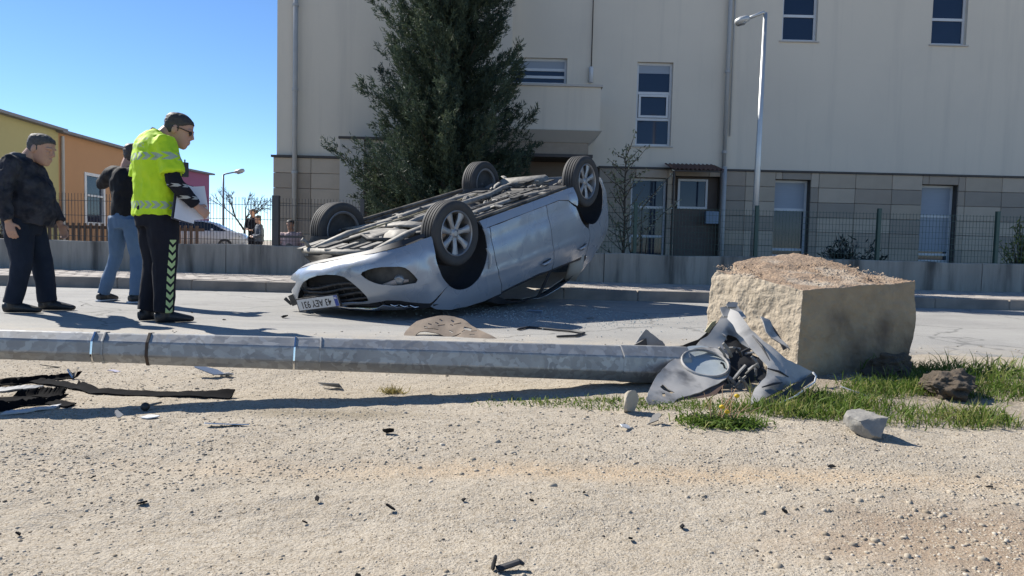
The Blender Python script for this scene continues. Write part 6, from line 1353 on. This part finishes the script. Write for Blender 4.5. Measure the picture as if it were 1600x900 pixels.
def blades(P, D, W, L, tint, up=None, droop=0.):
    """narrow two-segment leaves: P base, D direction (unit), W width, L length"""
    n = len(P); r = RNG.normal(size=(n, 3)); S = np.cross(D, r); S /= np.linalg.norm(S, axis=1)[:, None] + 1e-9
    mid = P + D*(L*.5)[:, None]; tip = P + D*L[:, None]; tip[:, 2] -= droop*L
    V = np.stack([P - S*(W*.35)[:, None], P + S*(W*.35)[:, None], mid + S*(W*.5)[:, None], mid - S*(W*.5)[:, None], tip], 1)
    return V, tint
def blademesh(name, V, tint):
    n = len(V); i = np.arange(n)*5; F1 = np.stack([i, i + 1, i + 2], -1); F2 = np.stack([i, i + 2, i + 3], -1); F3 = np.stack([i + 3, i + 2, i + 4], -1)
    return bigmesh(name, V.reshape(-1, 3), np.concatenate([F1, F2, F3]), False, np.repeat(tint, 5))
# ---- big conifer in front of the building
TX, TY = -1.34, 14.1
con = thing('conifer_tree', 'tall dense dark green conifer in front of the building', 'tree', (TX, TY, .2))
tb = MB(); tb.tube([(0, 0, -.1), (.03, 0, 1.0), (-.02, .03, 2.6), (.04, 0, 4.5), (0, 0, 7.3)], [.17, .14, .11, .07, .015], 12)
prof = curve([(.3, 1.05), (.8, 1.62), (1.6, 1.82), (2.6, 1.62), (3.6, 1.40), (4.6, 1.17), (5.6, .95), (6.6, .45), (7.6, .06)])
rg_ = np.random.default_rng(3); AP, AD, AT = [], [], []
for bi in range(185):
    z0 = .40 + 7.0*(bi/185)**1.05 + rg_.normal()*.08; a = bi*2.39996 + rg_.normal()*.3; R = float(prof(z0))*(.66 + .42*rg_.random() + (.22 if rg_.random() < .14 else 0)); rise = .40 + .45*rg_.random()
    pts = [Vector((0, 0, z0 - rise*.8))] + [Vector((math.cos(a)*R*t, math.sin(a)*R*t, z0 - rise*.8 + rise*1.5*t**1.6)) for t in (.35, .7, .95)]
    if bi % 3 == 0: tb.tube(pts, [.022, .016, .010, .004], 5, caps=False)
    ns = 58 if z0 < 6 else 26; t = .18 + .84*(np.arange(ns) + rg_.random(ns))/ns
    c = np.stack([math.cos(a)*R*t, math.sin(a)*R*t, z0 - rise*.8 + rise*1.5*t**1.6], -1) + rg_.normal(size=(ns, 3))*(.045 + .075*np.sin(np.clip(t, 0, 1)*3.0))[:, None]
    d = np.array([math.cos(a), math.sin(a), 1.05]) + rg_.normal(size=(ns, 3))*.38; d /= np.linalg.norm(d, axis=1)[:, None]
    AP.append(c); AD.append(d); AT.append(.16 + .34*rg_.random(ns) + .34*rg_.random())
AP, AD, AT = np.concatenate(AP), np.concatenate(AD), np.concatenate(AT); nl = 26
off = rg_.random((len(AP), nl, 1))*.20; q = AP[:, None] + AD[:, None]*off + rg_.normal(size=(len(AP), nl, 3))*.018
d = AD[:, None]*.9 + rg_.normal(size=(len(AP), nl, 3))*.50; d /= np.linalg.norm(d, axis=-1)[..., None]; n = len(AP)*nl
V, T_ = blades(q.reshape(-1, 3), d.reshape(-1, 3), .010 + .011*rg_.random(n), .045 + .06*rg_.random(n), np.clip(np.repeat(AT, nl) + .10*rg_.normal(size=n), 0, 1))
link('crown', blademesh('crown', V, T_), leafmat('conifer_foliage', (.020, .034, .027), (.052, .076, .050), (.125, .15, .078), .22), con)
tb.build('trunk', m_bark, con, smooth=True, recalc=False)
# ---- young sapling and flowering branches by the side door
def sapling(label, px, py, Y, H, nb, seed, leafm, leaf=.05, lp=9, spread=.8, name='sapling', lean=0.):
    g_ = at(px, py, Y); o = thing(name, label, 'tree', (g_.x, Y, .2)); r = np.random.default_rng(seed); tb = MB(); tb.tube([(0, 0, -.1), (.02, 0, H*.4), (lean*.5, .02, H*.7), (lean, 0, H)], [.028, .022, .014, .004], 7); P, D, W, L, T = [], [], [], [], []
    for i in range(nb):
        z0 = H*(.12 + .85*(i/nb)); a = i*2.4 + r.normal()*.3; R = spread*(1 - .55*i/nb)*(.6 + .5*r.random()); up = R*(.5 + .6*r.random())
        pts = [Vector((lean*z0/H, 0, z0)), Vector((lean*z0/H + math.cos(a)*R*.5, math.sin(a)*R*.5, z0 + up*.4)), Vector((lean*z0/H + math.cos(a)*R, math.sin(a)*R, z0 + up))]; tb.tube(pts, [.010, .007, .003], 5, caps=False)
        for k in range(lp):
            t = .25 + .75*r.random(); p = pts[0].lerp(pts[2], t) + Vector(r.normal(size=3))*.03; d = Vector(r.normal(size=3)).normalized(); P.append(p); D.append(d); W.append(leaf*.5); L.append(leaf*(.6 + .8*r.random())); T.append(r.random())
    tb.build('trunk', m_bark, o, smooth=True, recalc=False); V, T2 = blades(np.array(P), np.array(D), np.array(W), np.array(L), np.array(T)); link('crown', blademesh('crown', V, T2), leafm, o); return o
m_young = leafmat('young_leaf', (.10, .11, .06), (.20, .21, .12), (.38, .38, .26), .3); m_bloss = leafmat('blossom', (.30, .32, .22), (.46, .46, .38), (.62, .62, .55), .3); m_dkl = leafmat('dark_leaf', (.012, .016, .014), (.03, .036, .03), (.16, .17, .16), .1)
sapling('slender young tree in first leaf beside the upturned car', 973, 395, 13.3, 2.35, 46, 3, m_young, .06, 12, .75)
o = thing('flowering_shrub', 'leaning branches set with pale blossom beside the side door', 'shrub', (at(1000, 395, 13.6).x, 13.6, .2)); of = Vector(o.location); tb = MB(); P, D, W, L, T = [], [], [], [], []
for A_, B_ in (((1000, 398), (1003, 325)), ((1003, 325), (1056, 266)), ((1008, 398), (1012, 357)), ((1012, 357), (1062, 312)), ((985, 398), (975, 330))):
    a, b_ = at(*A_, 13.6) - of, at(*B_, 13.6) - of; tb.tube([a, (a + b_)/2 + Vector((0, 0, .02)), b_], [.012, .009, .004], 6)
    if A_[1] < 390:
        for k in range(70): p = a.lerp(b_, random.random()) + Vector((random.gauss(0, .022), random.gauss(0, .022), random.gauss(0, .022))); P.append(p); d = Vector((random.gauss(0, 1), random.gauss(0, 1), random.gauss(0, 1))).normalized(); D.append(d); W.append(.02); L.append(.022 + .03*random.random()); T.append(random.random())
tb.build('trunk', m_bark, o, smooth=True, recalc=False); V, T2 = blades(np.array(P), np.array(D), np.array(W), np.array(L), np.array(T)); link('crown', blademesh('crown', V, T2), m_bloss, o)
def bush(label, px, py, Y, w, h, n, seed, lm, leaf=.08, name='shrub'):
    g_ = at(px, py, Y); o = thing(name, label, 'shrub', (g_.x, Y, .2)); r = np.random.default_rng(seed); tb = MB(); P, D, W, L, T = [], [], [], [], []
    for i in range(26):
        d = Vector((r.normal()*.6, r.normal()*.5, .6 + r.random())).normalized(); ln = h*(.6 + .5*r.random()); e_ = d*ln; e_.x *= w/h*.8; tb.tube([(0, 0, -.05), e_*.5 + Vector((0, 0, .05)), e_], [.014, .009, .003], 5, caps=False)
        for k in range(n//26): t = .2 + .8*r.random(); P.append(e_*t + Vector(r.normal(size=3))*.05); D.append((Vector(r.normal(size=3)) + d).normalized()); W.append(leaf*.3); L.append(leaf*(.6 + .8*r.random())); T.append(r.random())
    tb.build('stems', m_bark, o, recalc=False); V, T2 = blades(np.array(P), np.array(D), np.array(W), np.array(L), np.array(T)); link('foliage', blademesh('foliage', V, T2), lm, o); return o
bush('dark prickly shrub behind the green mesh fence', 1330, 410, 12.9, .9, .75, 1600, 4, m_dkl, .10)
bush('leafy light green shrub between fence post and stone clad wall', 1597, 395, 12.9, .45, 1.25, 500, 6, leafmat('fresh_leaf', (.07, .09, .03), (.16, .19, .05), (.30, .32, .10), .3), .09)
bush('dark green hedge plant at the end of the low wall behind the bystander', -8, 395, 12.2, .5, .6, 1300, 8, m_dkl, .08)
# ---- bare far tree and scrub
far = thing('bare_tree', 'leafless round crowned tree far behind the white car', 'tree', (at(382, 345, 46).x, 46, 0)); tb = MB(); rr_ = random.Random(4)
def grow(p, d, L, r, k):
    e_ = p + d*L; tb.tube([p, e_], [r, r*.65], 5, caps=False)
    if k:
        for _ in range(3 if k > 1 else 4): nd = (d + Vector((rr_.gauss(0, .5), rr_.gauss(0, .5), rr_.gauss(.05, .3)))).normalized(); grow(e_, nd, L*rr_.uniform(.6, .85), r*.6, k - 1)
grow(Vector((0, 0, 0)), Vector((0, 0, 1)), 1.3, .12, 5); tb.build('trunk', m_bark, far, recalc=False)
# ---- grass
m_grass = leafmat('grass_blade', (.06, .11, .016), (.12, .19, .03), (.34, .31, .12), .4)
def grass_patch(n, fn, h0, h1, seed, name, label, w=.004):
    r = np.random.default_rng(seed); X = r.uniform(-.2, 3.6, n); Y = r.uniform(2.5, 4.9, n); k = r.random(n) < fn(X, Y); X, Y = X[k], Y[k]; n = len(X); Z = ground_z(X, Y)
    D = np.stack([r.normal(size=n)*.45, r.normal(size=n)*.45, np.ones(n)], -1); D /= np.linalg.norm(D, axis=1)[:, None]; L = h0 + (h1 - h0)*r.random(n)**1.5; cl = vnoise(np.stack([X, Y], -1), 7, 3); L *= 1 + .5*cl
    V, T2 = blades(np.stack([X, Y, Z - .004], -1), D, np.full(n, w)*(.6 + .8*r.random(n)), L, np.clip(np.where(r.random(n) < .12, .9, .40 + .3*cl + .2*r.normal(size=n)), 0, 1), droop=.25)
    o = link(name, blademesh(name, V, T2), m_grass, kind='stuff', label=label, cat='grass'); return o
def ell(X, Y, cx, cy, rx, ry): return np.clip(1.5 - ((X - cx)/rx)**2 - ((Y - cy)/ry)**2, 0, 1)
c1, c2, c3, c4 = gnd(1440, 655), gnd(960, 643), gnd(1490, 575), gnd(1130, 665)
gf = lambda X, Y: np.clip(np.maximum(ell(X, Y, 1.75, 3.13, .85, .24), ell(X, Y, 2.35, 3.38, .85, .34))*(.30 + 1.3*vnoise(np.stack([X, Y], -1), 4, 6)), 0, 1)*(1 - (np.abs(X - 1.9) < .4)*(Y > 3.9))
grass_patch(120000, gf, .03, .115, 4, 'grass', 'fresh green grass growing along the foot of the concrete block')
grass_patch(20000, lambda X, Y: ell(X, Y, 2.50, 4.02, .50, .28), .06, .17, 5, 'tall_grass', 'taller green grass tuft on the road side of the block', .005)
grass_patch(90000, lambda X, Y: ell(X, Y, .46, 3.15, .62, .12)*np.clip(.5 + .8*vnoise(np.stack([X, Y], -1), 6, 8), 0, 1), .015, .05, 6, 'short_grass', 'thin short grass between post and open gravel', .004)
# weeds with dry stalks and a yellow flower in front of the panel
wd = thing('weed_clump', 'low green weed clump with dry reddish stalks and yellow flower', 'weed', on(1128, 668)); r = np.random.default_rng(8); n = 1500
P = np.stack([r.normal(size=n)*.065, r.normal(size=n)*.04, np.zeros(n)], -1); D = np.stack([r.normal(size=n)*.7, r.normal(size=n)*.7, .35 + r.random(n)], -1); D /= np.linalg.norm(D, axis=1)[:, None]
V, T2 = blades(P, D, np.full(n, .006), .025 + .05*r.random(n), np.clip(.35 + .25*r.normal(size=n), 0, 1), droop=.4); link('leaves', blademesh('leaves', V, T2), m_grass, wd)
m_stalk = mat('dry_stalk', (.34, .25, .14), .9, col2=(.40, .22, .14)); m_yel = mat('yellow_petal', (.70, .45, .01), .6)
for k in range(20):
    a = rad(-70 + 7*k + random.uniform(-8, 8)); L = random.uniform(.08, .17); x0 = random.uniform(-.05, .05); MB().tube([(x0, 0, 0), (x0 + math.sin(a)*L*.45, random.uniform(-.02, .02), math.cos(a)*L*.55), (x0 + math.sin(a)*L, random.uniform(-.03, .02), math.cos(a)*L)], [.0022, .0018, .0012], 5).build('stalk', m_stalk, wd)
for x, z in ((.01, .055), (-.012, .075), (.045, .12)): ball((x, -.03, z), (.011, .008, .008)).build('flower', m_yel, wd, smooth=True)
dc = thing('dry_weed', 'small yellowish dry weed tuft behind the lamp post', 'weed', on(612, 611)); n = 160; P = np.stack([r.normal(size=n)*.03, r.normal(size=n)*.02, np.zeros(n)], -1); D = np.stack([r.normal(size=n), r.normal(size=n), .3 + r.random(n)], -1); D /= np.linalg.norm(D, axis=1)[:, None]
V, T2 = blades(P, D, np.full(n, .004), .02 + .03*r.random(n), r.random(n)); link('leaves', blademesh('leaves', V, T2), leafmat('dry_weed_leaf', (.20, .16, .05), (.32, .26, .09), (.40, .34, .16)), dc)
dm_ = link('dry_grass', None) if False else None
# ================================================================ FENCES, LAMP POSTS, FAR CAR
m_fd = mat('dark_fence_paint', (.075, .072, .07), .6, .1); m_fg = mat('green_fence_paint', (.03, .07, .055), .5, .1, col2=(.045, .085, .07))
YF = WALL_Y + .11
fz0, fz1 = .60, 1.40
fl1 = thing('bar_fence', 'dark bar fence standing on the low wall in front of the school blocks', 'fence', (-5, YF, fz0))
xa, xb = at(68, 340, YF).x, at(566, 340, YF).x; bar = MB().box((-.003, -.003, 0), (.003, .003, fz1 - fz0)).mesh('bar'); bar.materials.append(m_fd); x = xa
while x < xb:
    o = bpy.data.objects.new('bar', bar); COL.objects.link(o); o.parent = fl1; o.location = (x + 5, 0, .0); x += .052
for z in (.10, .44, .68): MB().box((xa + 5, -.012, z - .004), (xb + 5, -.006, z + .004)).build('rail', m_fd, fl1)
for px in (68, 270, 566): X = at(px, 340, YF).x; MB().box((X + 4.97, -.03, -.02), (X + 5.03, .03, fz1 - fz0 + .02)).build('post', m_fd, fl1)
gp = at(432, 340, YF).x; gpt = thing('gate_post', 'thick dark gate post with a short bar beside the bar fence', 'post', (gp, YF - .02, .58)); MB().box((-.055, -.05, 0), (.055, .05, .86)).build('post', m_fd, gpt, bevel=.006); MB().box((.058, -.02, .17), (.46, .02, .21)).build('bar', m_fd, gpt); MB().box((.06, -.015, .02), (.44, .015, .045)).build('bar', m_fd, gpt)
fl2 = thing('mesh_fence', 'thin green wire mesh fence on the low wall before the building', 'fence', (4, YF, fz0)); zp = 1.42
X0f, X1f = at(805, 370, YF).x, at(1800, 370, YF).x; w = MB(); x = X0f
while x < X1f: w.box((x - .0022 - 4, -.002, 0), (x + .0022 - 4, .002, .80)); x += .055
for k in range(9): w.box((X0f - 4, -.006, .02 + k*.095), (X1f - 4, -.002, .0245 + k*.095))
w.build('wire_mesh', m_fg, fl2, recalc=False, kind='stuff')
for px in (805, 992, 1181, 1372, 1557, 1745): X = at(px, 370, YF).x - 4; MB().box((X - .028, -.03, -.03), (X + .028, .03, .87)).build('post', m_fg, fl2, bevel=.005)
bf = thing('brown_railing', 'low brown railing in front of the orange school block', 'fence', (-11.5, 19.5, .1)); m_br = mat('brown_wood', (.13, .075, .045), .8)
for k in range(44): MB().box((-4 + k*.16, -.02, 0), (-4 + k*.16 + .07, .02, .95)).build('slat', m_br, bf)
for z in (.2, .8): MB().box((-4, .022, z), (3.1, .05, z + .08)).build('rail', m_br, bf)
# ---- street lamps
def lamp(label, pb, pt, pe, Y, r0, r1, m, name='street_lamp', head=.5):
    b, t, e_ = at(*pb, Y), at(*pt, Y), at(*pe, Y); o = thing(name, label, 'street lamp', (b.x, Y, .1)); of = Vector(o.location); t.x = b.x + (t.x - b.x)*1.0
    MB().tube([Vector((0, 0, 0)), (t - of)*.5, t - of], [r0, (r0 + r1)/2, r1], 12).build('pole', m, o, smooth=True); MB().lathe([(r0*1.5, 0), (r0*1.5, .25), (r0*1.05, .3)], 12).build('base_sleeve', m, o, smooth=True)
    a0 = t - of; a1 = e_ - of; MB().tube([a0 - Vector((0, 0, .03)), a0 + Vector((0, 0, .02)) + (a1 - a0)*.08, a0.lerp(a1, .6)], [r1*.9, r1*.85, r1*.75], 10).build('arm', m, o, smooth=True)
    d = (a1 - a0).normalized(); h0 = a0.lerp(a1, .55); hd = MB().tube([h0, h0.lerp(a1, .3), h0.lerp(a1, .7), a1, a1 + d*.02], [(.04*head*2, .03*head*2), (.085*head*2, .05*head*2), (.10*head*2, .055*head*2), (.06*head*2, .04*head*2), (.01, .01)], 12).build('lamp_head', mat('lamp_housing', (.52, .53, .52), .45, .3), o, smooth=True)
    MB().tube([h0.lerp(a1, .35) - Vector((0, 0, .05*head*2)), h0.lerp(a1, .85) - Vector((0, 0, .04*head*2))], [(.07*head*2, .02*head*2), (.05*head*2, .02*head*2)], 10).build('lamp_glass', m_lens, hd, smooth=True); return o
lamp('tall pale galvanised street lamp behind the concrete block', (1176, 412), (1196, 20), (1150, 35), 12.4, .062, .034, mat('pale_galvanised', (.55, .56, .55), .4, .5, col2=(.48, .49, .48)), head=.62)
lamp('distant thin street lamp above the white parked car', (349, 360), (349, 273), (381, 266), 40, .07, .05, mat('grey_lamp_paint', (.20, .22, .24), .5), head=1.1)
# ---- white car parked beyond the fence
Yc = 34.0; cb = at(312, 360, Yc); wc = thing('parked_car', 'white saloon car parked beyond the bar fence', 'car', (cb.x, Yc, .1))
m_wp = mat('white_paint', (.70, .70, .70), .3, 0, coat=.5)
stn = [(-2.15, .55, .80, .62), (-1.9, .32, .93, .80), (-1.2, .25, .96, .86), (0, .24, .98, .88), (.9, .25, .98, .88), (1.5, .26, .96, .86), (1.95, .34, .88, .78), (2.12, .5, .74, .55)]
b = MB()
for x, z0, z1, w in stn: b.V += [(x, -w*.92, z0), (x, -w, (z0 + z1)/2), (x, -w*.93, z1), (x, 0, z1 + .03), (x, w*.93, z1), (x, w, (z0 + z1)/2), (x, w*.92, z0)]
for i in range(len(stn) - 1):
    for k in range(7): b.F.append((i*7 + k, i*7 + (k + 1) % 7, i*7 + 7 + (k + 1) % 7, i*7 + 7 + k))
b.F += [tuple(range(7)), tuple(range(49, 56))]; b.build('body', m_wp, wc, smooth=True)
gs = [(-1.55, .98, .70, 1.02), (-1.05, .98, .72, 1.36), (-.5, .98, .73, 1.45), (.3, .98, .73, 1.45), (.75, .98, .73, 1.36), (1.45, .97, .72, 1.0)]; b = MB(); rf = MB()
for x, z0, w, z1 in gs: b.V += [(x, -w, z0), (x, -w + (z1 - z0)*.35, z1 - .045), (x, w - (z1 - z0)*.35, z1 - .045), (x, w, z0)]
for i in range(5):
    for k in range(3): b.F.append((i*4 + k, i*4 + k + 1, i*4 + k + 5, i*4 + k + 4))
b.build('windows', mat('dark_car_glass', (.012, .014, .018), .08, spec=.8), wc, smooth=False)
for x, z0, w, z1 in gs: rf.V += [(x, -w + (z1 - z0)*.35 - .025, z1 - .05), (x, -w + (z1 - z0)*.35 + .06, z1), (x, 0, z1 + .02), (x, w - (z1 - z0)*.35 - .06, z1), (x, w - (z1 - z0)*.35 + .025, z1 - .05)]
for i in range(5):
    for k in range(4): rf.F.append((i*5 + k, i*5 + k + 1, i*5 + k + 6, i*5 + k + 5))
rf.build('roof', m_wp, wc, smooth=True)
for x in (-1.35, 1.35):
    for s in (-1, 1): w = link('wheel', ty, None, wc, loc=(x, s*.78, .316), rot=(0, 0, 0 if s > 0 else math.pi)); link('rim', ri, None, w)
for s in (-1, 1): MB().tube([(.78, s*.86, 1.0), (.80, s*1.0, 1.04), (.82, s*1.02, 1.06)], [(.04, .03), (.07, .06), (.02, .02)], 8).build('mirror', m_wp, wc, smooth=True); MB().tube([(2.02, s*.5, .72), (1.9, s*.72, .74)], [(.08, .05)]*2, 8).build('headlight', m_lens, wc, smooth=True)
wc.rotation_euler = (0, 0, rad(8))
